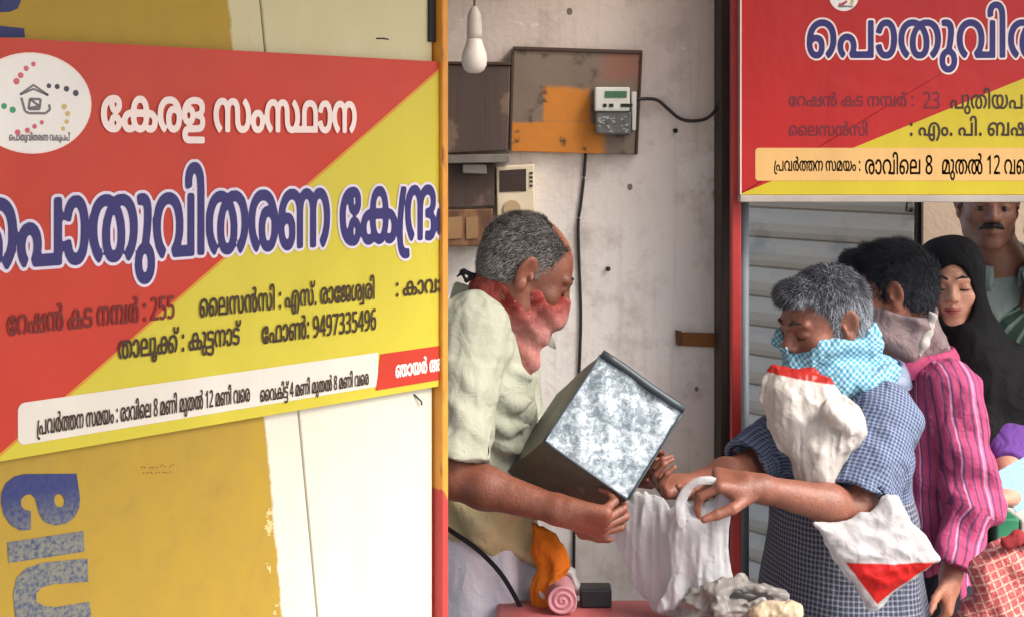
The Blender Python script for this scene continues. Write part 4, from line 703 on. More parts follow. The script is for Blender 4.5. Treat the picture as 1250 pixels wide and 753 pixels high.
flat_poly('red_field', bd, MAT_FRED, YB+.0008, [(S0, zt), (-.001, zt), (-.001, dz(-.001)), (ds(zb_), zb_), (S0, zb_)])
flat_poly('yellow_field', bd, MAT_FYEL, YB+.0008, [(-.001, dz(-.001)), (-.001, zb_), (ds(zb_), zb_)])
flat_poly('diagonal_line', bd, MAT_FORG, YB, [(-.001, dz(-.001)+.003), (-.001, dz(-.001)-.003), (ds(zb_)+.004, zb_), (ds(zb_)-.003, zb_)], .0006)
st, sb = PS(20, 490)[1], PS(20, 541)[1]
s1, s2 = PS(16, 500)[0], PS(455, 440)[0]
flat_poly('hours_strip', bd, MAT_FCREAM, YB-.0002, round_rect(s1, s2, sb, st, .010, True, False), .0008)
r0 = PS(452, 475); r1 = PS(458, 431)
flat_poly('holiday_panel', bd, MAT_FRED, YB-.0006, [(r0[0], r0[1]), (-.0015, r0[1]), (-.0015, r1[1]), (r1[0], r1[1])], .0008)
def left_line(tok, a, b, top, mat, name='lettering', y=YB-.0024, off=.0006, fit=None, **k):
    """a, b: photo pixels of the left and right ends of the baseline, top: pixel of the letter tops at a"""
    p, q, t = PS(*a), PS(*b), PS(*top)
    return letters(name, bd, mat, y, tok, p[0], q[0], (p[1]+q[1])/2, t[1]-p[1], off=off, fit=fit, clip=-.0012, **k)
left_line('ee ka ra lla _ sa am stha aa na', (118, 158.5), (427, 162), (118, 115), MAT_FPALE, off=.0022)
T2 = 'e pa aa ta u va i ta ra nna _ ee ka xra nda am'
left_line(T2, (-30, 324), (542, 291), (-30, 237), MAT_LILAC, 'lettering_outline', YB-.0012, .0074)
left_line(T2, (-30, 324), (542, 291), (-30, 237), MAT_FNAVY, 'lettering', YB-.0020, .0030)
left_line('ee rra ssa cn _ ka tta _ na mpa cr _ colon _ 2 5 5', (3, 406), (206, 389), (3, 381), MAT_FMAROON)
left_line('ai la sa cn sa i _ colon _ E sa x dot _ ra aa ee ja sha xva ra i', (237, 386), (450, 364), (237, 363), MAT_FDARK)
left_line('colon _ ka aa va aa la am', (477, 361), (556, 353), (477, 343), MAT_FDARK)
left_line('ta aa la uu kka x _ colon _ ka u ttta na aa tta x', (138, 434), (287, 421), (138, 411), MAT_FDARK)
left_line('ee pha aa cnn colon _ 9 4 9 7 3 3 5 4 9 6', (313, 416), (452, 403), (313, 394), MAT_FDARK)
left_line('xra pa va cr tta2 na _ sa ma ya am _ colon _ ra aa va i e la _ 8 _ ma nna i _ ma u ta cl _ 1 2 _ ma nna i _ va e ra', (39, 526), (298, 490), (39, 507), MAT_FDARK, off=.0004)
left_line('ai va ka i ttta x _ 4 _ ma nna i _ ma u ta cl _ 8 _ ma nna i _ va e ra', (311, 487), (443, 469), (311, 472), MAT_FDARK, off=.0004)
left_line('nya aa ya cr _ A va dha i', (476, 457), (552, 449), (476, 442), MAT_FPALE, off=.0010)
def emblem(parent, c, rx, rz, y, full=True):
    W = lambda a, b: (c[0]+a*rx, c[1]+b*rz)
    flat_poly('emblem_disc', parent, MAT_FPALE, y, disc_pts(c[0], c[1], rx, rz), .0006)
    flat_poly('emblem_face', parent, MAT_FWHITE, y-.0004, disc_pts(c[0], c[1], rx*.965, rz*.965), .0006)
    def line(pts, wd, mat, name):
        pts = [np.array(W(*p)) for p in pts]; m_ = MB()
        for a, b in zip(pts, pts[1:]):
            t = (b-a)/np.linalg.norm(b-a); nn = np.array((-t[1], t[0]))*wd/2
            m_.prism([tuple(a+nn), tuple(b+nn), tuple(b-nn), tuple(a-nn)], y-.0014, y-.0008)
        return m_.build(name, mat, parent)
    line([(-.22, .16), (.0, .36), (.25, .16), (.0, .28), (-.22, .16)], .003, MAT_GREYLINE, 'emblem_roof')
    line([(-.2, .1), (-.14, -.16), (-.08, -.2), (.2, -.2), (.28, -.12), (.26, -.02)], .0035, MAT_GREYLINE, 'emblem_house')
    line([(-.06, .08), (-.08, -.12), (.1, -.12), (.12, .08), (-.06, .08), (.1, -.06), (-.06, -.1)], .0035, MAT_GREYLINE, 'emblem_figure')
    def dots(pts, r, mat):
        m_ = MB()
        for i, p in enumerate(pts):
            q = W(*p); m_.prism(disc_pts(q[0], q[1], r*(1-.08*i), r*(1-.08*i), 10), y-.0014, y-.0008)
        m_.build('emblem_dots', mat, parent)
    dots([(-.28, .42), (-.21, .54), (-.12, .68), (.0, .77)], .0046, MAT_ROSE)
    dots([(.72, .22), (.56, .3), (.40, .34), (.26, .35)], .0046, MAT_SLATE)
    dots([(-.34, -.14), (-.48, -.07), (-.64, .0), (-.78, .06)], .0046, MAT_GREEN)
    dots([(-.26, -.58), (-.1, -.54), (.02, -.46), (.14, -.38)], .0042, MAT_ROSE)
    dots([(.52, -.06), (.58, -.2), (.56, -.36), (.5, -.5)], .0042, MAT_GOLD)
    p, q = W(-.4, -.74), W(.62, -.74)
    letters('emblem_lettering', parent, MAT_GREYLINE, y-.0016, 'e pa aa ta u va i ta ra nna _ va ka u pa pa x', p[0], q[0], p[1], .075*rz*1.6, off=.0003)
cc = PS(34.5, 126.5); ex = PS(105.5, 126.5)[0]-cc[0]
emblem(bd, cc, ex, PS(34.5, 65)[1]-cc[1], YB-.0004)

# ------------------------------------------------------------------ the board over the window on the right
YR = 3.27; k_ = F/YR
rb = empty('window_board', (0, YR, 0), label='red and yellow board hanging above the queue, cut off at the right', cat='signboard')
X_ = lambda px: (px-625)/k_
Z_ = lambda py: CAM_H-(py-HOR)/k_
x0, x1, zt, zb_ = X_(903), X_(1425), Z_(-75), Z_(238)
g = MB(); g.box((x0, .0012, zb_), (x1, .03, zt)); g.build('backing', plain('tin_edge', (150, 146, 142), .5), rb, bevel=.002)
MAT_RIM = plain('board_rim', (176, 166, 156), .5)
g = MB(); g.box((x0, -.006, zb_-.017), (x1, .032, zb_-.001)); g.build('rim', MAT_RIM, rb, bevel=.002)
MAT_RED2 = printed('print_red_deep', (178, 24, 22)); MAT_YEL2 = printed('print_yellow_deep', (198, 178, 40)); MAT_CRM2 = printed('print_buff', (222, 176, 110))
e1, e2 = (X_(1250), Z_(96)), (X_(905), Z_(236.5))
ez = lambda x: e1[1]+(e2[1]-e1[1])*(x-e1[0])/(e2[0]-e1[0])
ex_ = lambda z: e1[0]+(e2[0]-e1[0])*(z-e1[1])/(e2[1]-e1[1])
flat_poly('red_field', rb, MAT_RED2, .0008, [(x0, zt), (x1, zt), (x1, ez(x1)), (ex_(zb_), zb_), (x0, zb_)])
flat_poly('yellow_field', rb, MAT_YEL2, .0008, [(x1, ez(x1)), (x1, zb_), (ex_(zb_), zb_)])
flat_poly('hours_strip', rb, MAT_CRM2, .0, round_rect(X_(922), x1, Z_(221), Z_(181), .008, True, False), .0008)
flat_poly('side_line', rb, MAT_FPALE, .0, [(x0+.001, zb_), (x0+.004, zb_), (x0+.004, zt), (x0+.001, zt)], .0006)
def right_line(tok, a, b, base, h, mat, name='lettering', y=-.0008, off=.0006, fit=None, **k):
    return letters(name, rb, mat, y, tok, X_(a), X_(b), Z_(base), h/k_, off=off, fit=fit, **k)
T3 = 'e pa aa ta u va i ta ra nna'
right_line(T3, 986, 1167, 70, 47, MAT_FPALE, 'lettering_outline', -.0006, .0066, 5)
right_line(T3, 986, 1167, 70, 47, MAT_FNAVY, 'lettering', -.0014, .0024, 5)
MAT_DIM = printed('print_dim_red', (112, 26, 40))
right_line('ee rra ssa cn _ ka tta _ na mpa cr _ colon', 963, 1115, 130, 13, MAT_DIM)
right_line('2 3', 1127, 1147, 133, 17, MAT_DIM)
right_line('pa u ta i ya pa aa la am', 1160, 1286, 133, 18, MAT_FDARK)
right_line('ai la sa cn sa i', 963, 1059, 166, 13, MAT_DIM)
right_line('colon _ E am dot _ pa i dot _ ba ssa ii cr', 1111, 1278, 166, 17, MAT_FDARK, off=.0008)
right_line('xra pa va cr tta2 na _ sa ma ya am _ colon', 945, 1050, 209, 13, MAT_FDARK, off=.0006)
right_line('ra aa va i e la _ 8', 1056, 1138, 213, 19, MAT_FDARK)
right_line('ma u ta cl _ 1 2 _ va e ra', 1150, 1262, 213, 19, MAT_FDARK)
emblem(rb, (X_(1030), Z_(-4)), 18/k_, 18/k_, -.0004)
MAT_RUST = plain('rust_mark', (90, 52, 40), .8)

# ------------------------------------------------------------------ things on the back wall (its face stands at Y = 3.5)
W_ = lambda px, py, d=0.: P(px, py, 3.5-d)
def wall_quad(g, pts, d0, d1):
    g.prism([(W_(x, y)[0], W_(x, y)[2]) for x, y in pts], -d1, -d0)
m = Mat('meter_board_paint'); v = m.co(); x, y, z = m.sep(v); n1 = m.noise(v, 7, 6, .65, .5); n2 = m.noise(v, 24, 5)
u_ = lambda px: W_(px, 0)[0]
t_ = lambda py: W_(0, py)[2]
wob = m.math('MULTIPLY', m.math('SUBTRACT', n1, .5), .05)
fx = m.math('ADD', x, wob); fz = m.math('ADD', z, wob)
a1 = m.math('MULTIPLY', m.step(fz, t_(149), .003), 1.)   # 1 above y=149
inx = m.math('MULTIPLY', m.step(fx, u_(664), .004), m.math('SUBTRACT', 1., m.step(fx, u_(722), .006)))
upper = m.math('MULTIPLY', m.math('MULTIPLY', a1, m.math('SUBTRACT', 1., m.step(fz, t_(106), .006))), inx)
lower = m.math('MULTIPLY', m.math('SUBTRACT', 1., a1), m.math('SUBTRACT', 1., m.step(fx, u_(738), .008)))
grey = m.mix(n1, lin(138, 120, 104), lin(104, 88, 76)); red = m.math('MULTIPLY', m.step(fx, u_(736), .02), m.step(fz, t_(98), .01))
grey = m.mix(m.math('MULTIPLY', red, .8), grey, lin(142, 92, 76)); grey = m.mix(m.ramp(n2, [(.56, 0.), (.7, 1.)]), grey, lin(80, 66, 56))
org = m.mix(n2, lin(206, 128, 34), lin(182, 112, 40)); org = m.mix(m.ramp(n2, [(.63, 0.), (.7, 1.)]), org, lin(92, 62, 40))
m.bump(n2, .3, .005)
MAT_MB = m.done(m.mix(m.math('MAXIMUM', upper, lower), grey, org), .7)
mb = empty('meter_board', (0, 3.5, 0), label='weathered wooden meter board with flaking orange paint on the wall', cat='meter board')
g = MB(); wall_quad(g, [(627, 62), (781, 67), (774, 189), (624, 185)], .001, .03); g.build('panel', MAT_MB, mb, bevel=.002)
MAT_DKW = wood_mat('dark_edge_wood', (58, 44, 38), (88, 68, 56), 'x')
g = MB(); wall_quad(g, [(626, 58), (783, 63), (783, 67.2), (627, 62.2)], .001, .036); wall_quad(g, [(780.5, 67.5), (783, 67.5), (777, 189), (774.2, 189)], .001, .036)
wall_quad(g, [(624.6, 62.3), (626.8, 62.3), (624.3, 184), (622, 184)], .001, .036); g.build('frame', MAT_DKW, mb, bevel=.001)
mt = empty('electricity_meter', (0, 3.465, 0), label='small white and grey electricity meter with green display on the board', cat='meter')
MAT_MW = plain('meter_white', (206, 206, 196), .4, .1); MAT_MG = plain('meter_smoky_plastic', (96, 94, 92), .35, .4, 60); MAT_LCD = plain('meter_display', (62, 104, 78), .25, .1)
g = MB(); wall_quad(g, [(724, 108), (766, 108), (766, 137), (724, 137)], -.003, .04); g.build('cover', MAT_MW, mt, bevel=.004)
g = MB(); wall_quad(g, [(725, 137.3), (768, 137.3), (767, 165), (725, 164)], -.003, .034); g.build('terminal_box', MAT_MG, mt, bevel=.004)
g = MB(); wall_quad(g, [(736, 113), (762, 113), (762, 121), (736, 121)], .0401, .0415); g.build('display', MAT_LCD, mt)
g = MB()
for a, b_ in ((734, 738), (741, 746), (755, 769)): wall_quad(g, [(a, 128), (b_, 128), (b_, 132), (a, 132)], .0401, .0425)
g.build('button', MAT_IRON, mt)
g = MB(); rnd = random.Random(4)
for i in range(26):
    a, b_ = rnd.uniform(727, 764), rnd.uniform(141, 161); wall_quad(g, [(a, b_), (a+rnd.uniform(1, 4), b_), (a+3, b_+rnd.uniform(1, 2.5)), (a, b_+1.5)], .0341, .0352)
g.build('terminal', plain('terminal_metal', (170, 170, 168), .4, .3, 40), mt)
g = MB(); wall_quad(g, [(768.5, 113), (775, 113), (774, 160), (769, 160)], -.003, .02); g.build('side_clip', MAT_MW, mt, bevel=.003)
MAT_CABLE = plain('black_cable', (38, 33, 30), .5)
g = MB(); g.tube(spline([W_(772, 122, .04), W_(790, 121, .03), W_(803, 123, .02), W_(815, 133, .02), W_(828, 144, .02), W_(842, 148, .02), W_(860, 146, .03), W_(871, 138, .05), W_(877, 127, .07)]), .0042)
tag(g.build('power_cable', MAT_CABLE, smooth=True), 'black cable sagging from the meter to the door jamb', 'cable')
g = MB(); g.tube(spline([W_(715, 187, .006), W_(713, 215, .006), W_(709, 250, .006), W_(706, 275, .006), W_(707, 320, .006), W_(709, 380, .006), W_(708, 430, .006), W_(704, 520, .006), W_(701, 640, .006), W_(700, 760, .006)]), .0036)
tag(g.build('wall_wire', MAT_CABLE, smooth=True), 'dark wire running straight down the wall below the meter board', 'wire')
# hanging bulb
hb = empty('light_bulb', P(579, 62, 3.2), label='unlit white bulb hanging on its cord from the shop ceiling', cat='light bulb')
kk = 3.2/F
MAT_BULB = plain('opal_plastic', (224, 216, 206), .35, .05, Transmission_Weight=.0, Subsurface_Weight=.2, Subsurface_Radius=(.02, .02, .02)); MAT_HOLD = plain('holder_bakelite', (206, 196, 184), .4, .1)
g = MB(); g.lathe((0, 0, 0), [(.1*kk, -28*kk), (7*kk, -27.5*kk), (12*kk, -24*kk), (15*kk, -18*kk), (15.8*kk, -11*kk), (15*kk, -4*kk), (12*kk, 4*kk), (9.8*kk, 12*kk), (9.2*kk, 14*kk)], 28); g.build('globe', MAT_BULB, hb, smooth=True)
g = MB(); g.lathe((0, 0, 0), [(9*kk, 14*kk), (9.4*kk, 22*kk), (9.0*kk, 34*kk), (8.8*kk, 35*kk), (9.0*kk, 36*kk), (8*kk, 44*kk), (4*kk, 52*kk), (2.6*kk, 54*kk)], 24); g.build('holder', MAT_HOLD, hb, smooth=True)
g = MB(); g.tube([(0, 0, 54*kk), (.002, 0, .3), (0, 0, 2.553-P(579, 62, 3.2)[2])], .0025); g.build('cord', plain('cord_red_brown', (112, 60, 52), .7), hb)
# dark boxes at the left
MAT_DB = wood_mat('smoky_board', (66, 54, 50), (96, 80, 72), 'z', .7, (118, 98, 84))
db = empty('switch_panel', (0, 3.5, 0), label='large dark grey stained panel fixed behind the bulb', cat='panel')
g = MB(); wall_quad(g, [(500, 80), (623, 82), (620, 184), (500, 190)], .001, .05); g.build('panel', MAT_DB, db, bevel=.003)
g = MB(); wall_quad(g, [(500, 76.5), (624, 77.5), (624, 81.6), (500, 79.6)], .001, .056); g.build('top_edge', MAT_DKW, db, bevel=.002)
sf = empty('wall_shelf', (0, 3.5, 0), label='grey shelf board with dusty bundle below the dark panel', cat='shelf')
g = MB(); wall_quad(g, [(500, 190), (622, 188), (622, 198), (500, 200)], .001, .09); g.build('board', plain('shelf_grey', (120, 112, 106), .8, .35, 20), sf, bevel=.002)
g = MB(); wall_quad(g, [(500, 201), (604, 200), (604, 250), (500, 254)], .001, .04); g.build('back_panel', MAT_DB, sf)
g = MB(); wall_quad(g, [(566, 200.2), (594, 200.2), (595, 212), (566, 211)], .041, .07); g.build('bracket', plain('dusty_grey', (156, 148, 142), .8), sf, bevel=.003)
m = Mat('brown_carton'); v = m.co(); n1 = m.noise(m.scale(v, 30, 30, 9), 1, 5); MAT_CART = m.done(m.mix(m.ramp(n1, [(.4, 0.), (.6, 1.)]), lin(92, 62, 46), lin(136, 98, 68)), .75)
cb = empty('wall_carton', (0, 3.5, 0), label='brown wooden box on the wall behind the shopkeeper', cat='box')
g = MB(); wall_quad(g, [(500, 256), (602, 254), (600, 298), (500, 300)], .001, .06); g.build('body', MAT_CART, cb, bevel=.003)
g = MB()
mpc = plain('pale_carton', (154, 120, 84), .8)
for a, b_ in ((504, 520), (548, 565), (570, 584)):
    g = MB(); wall_quad(g, [(a, 264), (b_, 263), (b_, 289), (a, 290)], .0602, .063); g.build('slat', mpc, cb)
cl = empty('wall_dial', (0, 3.5, 0), label='cream framed box with dark window and round dial above the shopkeeper', cat='wall box')
MAT_CRB = plain('cream_plastic', (214, 200, 172), .5, .15)
g = MB(); wall_quad(g, [(606, 203), (652, 200), (653, 264), (607, 266)], .001, .045); g.build('case', MAT_CRB, cl, bevel=.004)
g = MB(); wall_quad(g, [(610, 208), (642, 206), (642, 233), (610, 234)], .0453, .047); g.build('window', plain('dark_glass', (58, 44, 40), .2, .2), cl)
g = MB(); c_ = W_(625, 254); g.lathe((c_[0], -.046, c_[2]), [(.021, -.004), (.021, 0), (.016, .001), (.0, .001)], 24, 'y')
g.build('dial', plain('dial_buff', (176, 152, 116), .5), cl)
g = MB()
for i in range(4): wall_quad(g, [(646, 210+i*5), (650, 210+i*5), (650, 212.5+i*5), (646, 212.5+i*5)], .0453, .0475)
g.build('button', MAT_DARKFRAME, cl)
# rusty latch plate and nails
lt = empty('door_latch', (0, 3.5, 0), label='short rusty brown latch plate fixed low on the white wall', cat='latch')
MAT_RUSTY = wood_mat('rusty_iron', (150, 96, 48), (112, 70, 40), 'x', .7)
g = MB(); wall_quad(g, [(826, 405), (874, 406), (874, 423), (829, 421)], .001, .014); g.build('plate', MAT_RUSTY, lt, bevel=.002)
g = MB(); wall_quad(g, [(824, 402), (832, 404), (832, 421), (825, 420)], .001, .018); g.build('staple', plain('rust_dark', (104, 66, 42), .8), lt, bevel=.002)
for i, (px, py, lab) in enumerate(((742, 328, 'nail head sticking out of the wall right of the shopkeeper'), (824, 160, 'nail head in the wall below the sagging cable'))):
    p = W_(px, py); g = MB(); g.lathe((p[0], p[1], p[2]), [(.0, -.012), (.006, -.012), (.006, -.008), (.003, -.007), (.003, .0)], 12, 'y')
    tag(g.build('nail', MAT_IRON, smooth=True), lab, 'nail')
# ------------------------------------------------------------------ people
class Head:
    def __init__(s, c, fwd, up=(0, 0, 1), k=1.):
        s.c = np.array(c, float); s.M = basis(fwd, up); s.k = k
    def L(s, *v): return s.c+s.M@(np.array(v, float)*s.k)
    def box(s, pad=.02): return (s.c-.135*s.k-pad, s.c+.135*s.k+pad)
    def ell(s, f, c, r, k=.02, mode='u', rot=None):
        M = s.M if rot is None else s.M@rot
        f.ell(s.L(*c), np.array(r)*s.k, M, k*s.k, mode)
    def cone(s, f, a, b, ra, rb=None, k=.015, mode='u'): f.cone(s.L(*a), s.L(*b), ra*s.k, (ra if rb is None else rb)*s.k, k*s.k, None, mode)
    def loc(s, X, Y, Z):
        x, y, z = X-s.c[0], Y-s.c[1], Z-s.c[2]; M = s.M
        return [(M[0, i]*x+M[1, i]*y+M[2, i]*z)/s.k for i in range(3)]
def rx(a): c, s_ = math.cos(a), math.sin(a); return np.array([[1, 0, 0], [0, c, -s_], [0, s_, c]])
def ry(a): c, s_ = math.cos(a), math.sin(a); return np.array([[c, 0, s_], [0, 1, 0], [-s_, 0, c]])
def rzm(a): c, s_ = math.cos(a), math.sin(a); return np.array([[c, -s_, 0], [s_, c, 0], [0, 0, 1]])
def add_head(f, h, neck, neck_r=.056, lids=1., female=False, ears=True, full_cheek=0.):
    h.ell(f, (0, -.018, .035), (.075, .096, .083), .02)
    h.ell(f, (0, .03, .0), (.064, .062, .082), .03)
    h.ell(f, (0, .03, -.045), (.056+.004*full_cheek, .056, .062), .025)
    h.ell(f, (0, .062, -.092), (.022 if female else .027, .022, .020), .022)
    for q in (-1, 1):
        h.cone(f, (q*.054, -.004, -.045), (q*.046, .018, -.074), .018, .018, .02)
        h.cone(f, (q*.046, .018, -.074), (q*.014, .066, -.098), .018, .016, .02)
        h.ell(f, ((.037 if female else .041)*q, .058, -.024), (.024, .02, .020), .022)
        h.ell(f, (q*.031, .0955, .004), (.019, .013, .0125), .014, 's')
        if lids:
            h.ell(f, (q*.031, .0765, .003), (.0165, .0135, .0115*lids), .006)
        h.cone(f, (q*.014, .088, .0225), (q*.046, .076, .0235), .0085, .007, .012)
    fn_ = .82 if female else 1.
    h.cone(f, (0, .083, .018), (0, .103, -.020), .0095*fn_, .0120*fn_, .012)
    h.ell(f, (0, .106, -.024), (.0135*fn_, .012, .0105), .008)
    for q in (-1, 1): h.ell(f, (q*.0135*fn_, .097, -.0275), (.0085*fn_, .0105, .0078), .007)
    for q in (-1, 1): h.ell(f, (q*.0065, .101, -.0365), (.004, .006, .004), .004, 's')
    # mouth
    h.ell(f, (0, .079, -.058), (.028, .016, .02), .016)
    for q in (-1, 1):
        h.cone(f, (0, .0935, -.0525), (q*.021, .083, -.0575), .0062, .003, .005)
        h.cone(f, (0, .0925, -.064), (q*.019, .083, -.0595), .0070, .003, .005)
        h.cone(f, (0, .1005, -.0585), (q*.023, .088, -.0588), .0022, .0016, .003, 's')
    if ears:
        for q in (-1, 1):
            R = ry(q*.25)@rzm(q*.45)
            h.ell(f, (q*.079, -.014, .004), (.0075, .021, .034), .008, 'u', R)
            h.ell(f, (q*.0765, -.010, -.026), (.007, .011, .014), .008)
            h.ell(f, (q*.0865, -.008, .006), (.0062, .0125, .021), .006, 's', R)
            h.ell(f, (q*.080, .002, -.006), (.005, .005, .008), .005)
    nb = np.array(neck, float)
    f.cone(h.L(0, -.028, -.045), nb, neck_r, neck_r*1.12, .03)
def open_eyes(f, h, gap=.0035):
    for q in (-1, 1): h.ell(f, (q*.031, .094, .0005), (.0128, .012, gap), .002, 's')
def eyeballs(h, parent, base, look=(0., -.25)):
    for q in (-1, 1):
        g = SDF(); h.ell(g, (q*.031, .0762, .0015), (.0122, .0122, .0122), .001); o, _, _ = sdf_obj('eye', g, .0016, MAT_EYEW, parent, base)
        g = SDF(); c = np.array((q*.031+.0115*look[0], .0762+.0098, .0015+.0115*look[1])); h.ell(g, c, (.0070, .0032, .0070), .001); sdf_obj('iris', g, .0011, MAT_IRIS, o, base)
def basis_hand(d, palm):
    d = nrm(d); n = nrm(np.array(palm)-d*(np.array(palm)@d)); return d, n, np.cross(n, d)
def add_hand(f, wrist, d, palm, side, curl=(50, 55, 35), spread=.06, k=1., thumb=((.55, .35), (.7, .1)), rw=.026):
    """d: from wrist to knuckles; palm: way the palm faces; side=+1 puts the thumb on +cross(palm, d)"""
    d, n, s_ = basis_hand(d, palm); s_ = s_*side; w_ = np.array(wrist, float)
    K = lambda a, b, c: w_+k*(a*d+b*s_+c*n)
    f.chain([K(0, 0, 0), K(.03, .0, 0)], [rw*k, .026*k], .012)
    for b0, b1 in ((.022, .030), (.008, .010), (-.008, -.010), (-.020, -.028)):
        f.cone(K(.022, b0*.8, .0), K(.086, b1, .0), .0165*k, .0125*k, .012)
    f.ell(K(.045, .022, .010), (.02*k, .016*k, .03*k), np.stack([s_, n, d], 1), .012)
    lens = ((.043, .026, .021), (.048, .030, .022), (.044, .028, .022), (.034, .021, .019))
    for i, (b, ln) in enumerate(zip((.030, .010, -.010, -.028), lens)):
        p = K(.088-.008*(i == 3)-.003*(i == 0), b, 0); ang = 0
        dirn = nrm(d+s_*(b*spread/.03))
        cu = curl[i] if hasattr(curl[0], '__len__') else curl
        for j in range(3):
            ang += R_(cu[j]+(3*i if j == 0 else 0))
            q = p+k*ln[j]*(math.cos(ang)*dirn+math.sin(ang)*n)
            r0 = (.0090, .0080, .0072)[j]*k; r1 = (.0082, .0073, .0058)[j]*k
            f.cone(p, q, r0, r1, .0035); p = q
    p = K(.026, .026, .010)
    for j, ln in enumerate((.045, .034, .027)):
        a, c = thumb[min(j, len(thumb)-1)]
        v_ = nrm(d*(1-abs(a)*.6)+s_*a+n*c); q = p+k*ln*v_
        f.cone(p, q, (.0135, .0108, .0098)[j]*k, (.0108, .0098, .0075)[j]*k, .005); p = q
def add_arm(f, sh, el, wr, r=(.050, .041, .037, .041, .026)):
    sh, el, wr = (np.array(q, float) for q in (sh, el, wr))
    f.chain([sh, sh*.35+el*.65, el], [r[0], r[1], r[2]], .02)
    m_ = el*.7+wr*.3
    f.chain([el, m_, wr], [r[2], r[3], r[4]], .02)
def add_torso(f, shl, shr, neck, hip, fwd, wide=.155, deep=.66, belly=0., bust=0.):
    shl, shr, neck, hip = (np.array(q, float) for q in (shl, shr, neck, hip)); mid = (shl+shr)/2
    fw = nrm(np.array((fwd[0], fwd[1], 0.)))
    ch = mid*.72+hip*.28; sq = (fw, deep)
    f.cone(ch, mid*.35+hip*.65, wide, wide*.92, .05, sq)
    f.cone(mid*.35+hip*.65, hip, wide*.92, wide*1.02, .05, sq)
    f.cone(shl*.8+mid*.2-(0, 0, .01), shr*.8+mid*.2-(0, 0, .01), .056, None, .06)
    f.cone(neck, shl*.55+neck*.45-(0, 0, .03), .045, .045, .05); f.cone(neck, shr*.55+neck*.45-(0, 0, .03), .045, .045, .05)
    if belly: f.ell(mid*.3+hip*.7+fw*.05, (.12*belly, .12*belly, .13), None, .05)
def add_legs(f, hip, fwd, foot_z, side_w=.09, step=0.):
    fw = nrm(np.array((fwd[0], fwd[1], 0.))); rt = np.array((fw[1], -fw[0], 0)); hip = np.array(hip, float)
    for q in (-1, 1):
        a = hip+rt*q*side_w; k = a.copy(); k[2] = foot_z+(hip[2]-foot_z)*.53; k = k+fw*(.03+step*q*.5); z = k.copy(); z[2] = foot_z+.08; z = z-fw*.03+fw*step*q*.5
        f.chain([a, k, z], [.083, .055, .036], .03)
        t = z+fw*.14; t[2] = foot_z+.025; f.chain([z-(0, 0, .03), t], [.038, .024], .02)
def hair_sdf(h, line, puff=.009, rough=.004, back=-.06, cut_ears=True, grow=((0, 0, 0),), seed=1):
    """line: (forward, height) pairs giving the hairline in head coordinates"""
    f = SDF()
    h.ell(f, (0, -.018, .035), (.075+puff, .096+puff, .083+puff), .01)
    h.ell(f, (0, -.03, -.01), (.068+puff*.6, .075+puff*.6, .07), .02)
    for c, r in grow if len(grow[0]) == 2 else (): h.ell(f, c, r, .02)
    ys, zs = [p[0] for p in line], [p[1] for p in line]
    def cut(X, Y, Z):
        x, y, z = h.loc(X, Y, Z)
        wob = .006*np.sin(x*210+y*90)+.004*np.sin(y*330+seed)
        return (np.interp(y, ys, zs)+wob-z)*h.k*.8
    lo, hi = h.box(.05)
    f.fn(lo, hi, cut, .006, 'i')
    if cut_ears:
        for q in (-1, 1): h.ell(f, (q*.085, -.006, .0), (.02, .020, .034), .006, 's')
    f.disp(lo, hi, lambda X, Y, Z: rough*waves(X, Y, Z, 120, seed, 4)+rough*.5*waves(X, Y, Z, 420, seed+3, 3))
    return f
def strands(name, V, Q, h, n, length, width, mats, parent, base, flow, seed=0, lift=.35):
    """short hairs standing on a hair shell: thin tapered slivers"""
    r = np.random.RandomState(seed)
    A, B, D = V[Q[:, 0]], V[Q[:, 1]], V[Q[:, 3]]
    nn = np.cross(B-A, D-A); ar = np.linalg.norm(nn, axis=1); nn /= ar[:, None]+1e-12
    i = r.choice(len(Q), n, p=ar/ar.sum())
    p = A[i]+(B[i]-A[i])*r.rand(n, 1)+(D[i]-A[i])*r.rand(n, 1); nv = nn[i]
    loc = (p-h.c)@h.M
    fl = flow(loc)@h.M.T+r.normal(size=(n, 3))*.28
    fl -= nv*(fl*nv).sum(1)[:, None]; fl /= np.linalg.norm(fl, axis=1)[:, None]+1e-9
    L = length*(.6+.8*r.rand(n, 1))
    mid = p+L*.5*(fl*.8+nv*lift*1.3); tip = p+L*(fl*.95+nv*lift*.9)
    sd = np.cross(fl, nv); sd /= np.linalg.norm(sd, axis=1)[:, None]+1e-9
    w_ = width*(.7+.6*r.rand(n, 1))
    VV = np.stack([p-sd*w_-nv*.002, p+sd*w_-nv*.002, mid+sd*w_*.8, mid-sd*w_*.8, tip], 1).reshape(-1, 3)-np.array(base)
    b = np.arange(n)[:, None]*5
    me = bpy.data.meshes.new(name)
    q = np.concatenate([b+[0, 1, 2], b+[0, 2, 3], b+[3, 2, 4]])
    me = mesh_np(name, VV, q)
    hv = np.repeat(r.rand(n)*(.55+.75*np.clip((.07-loc[:, 2])/.09, 0, 1)), 5)
    at = me.attributes.new('hv', 'FLOAT', 'POINT')
    if len(at.data) == len(hv): at.data.foreach_set('value', hv.astype(np.float32))
    return link(name, me, mats, parent)
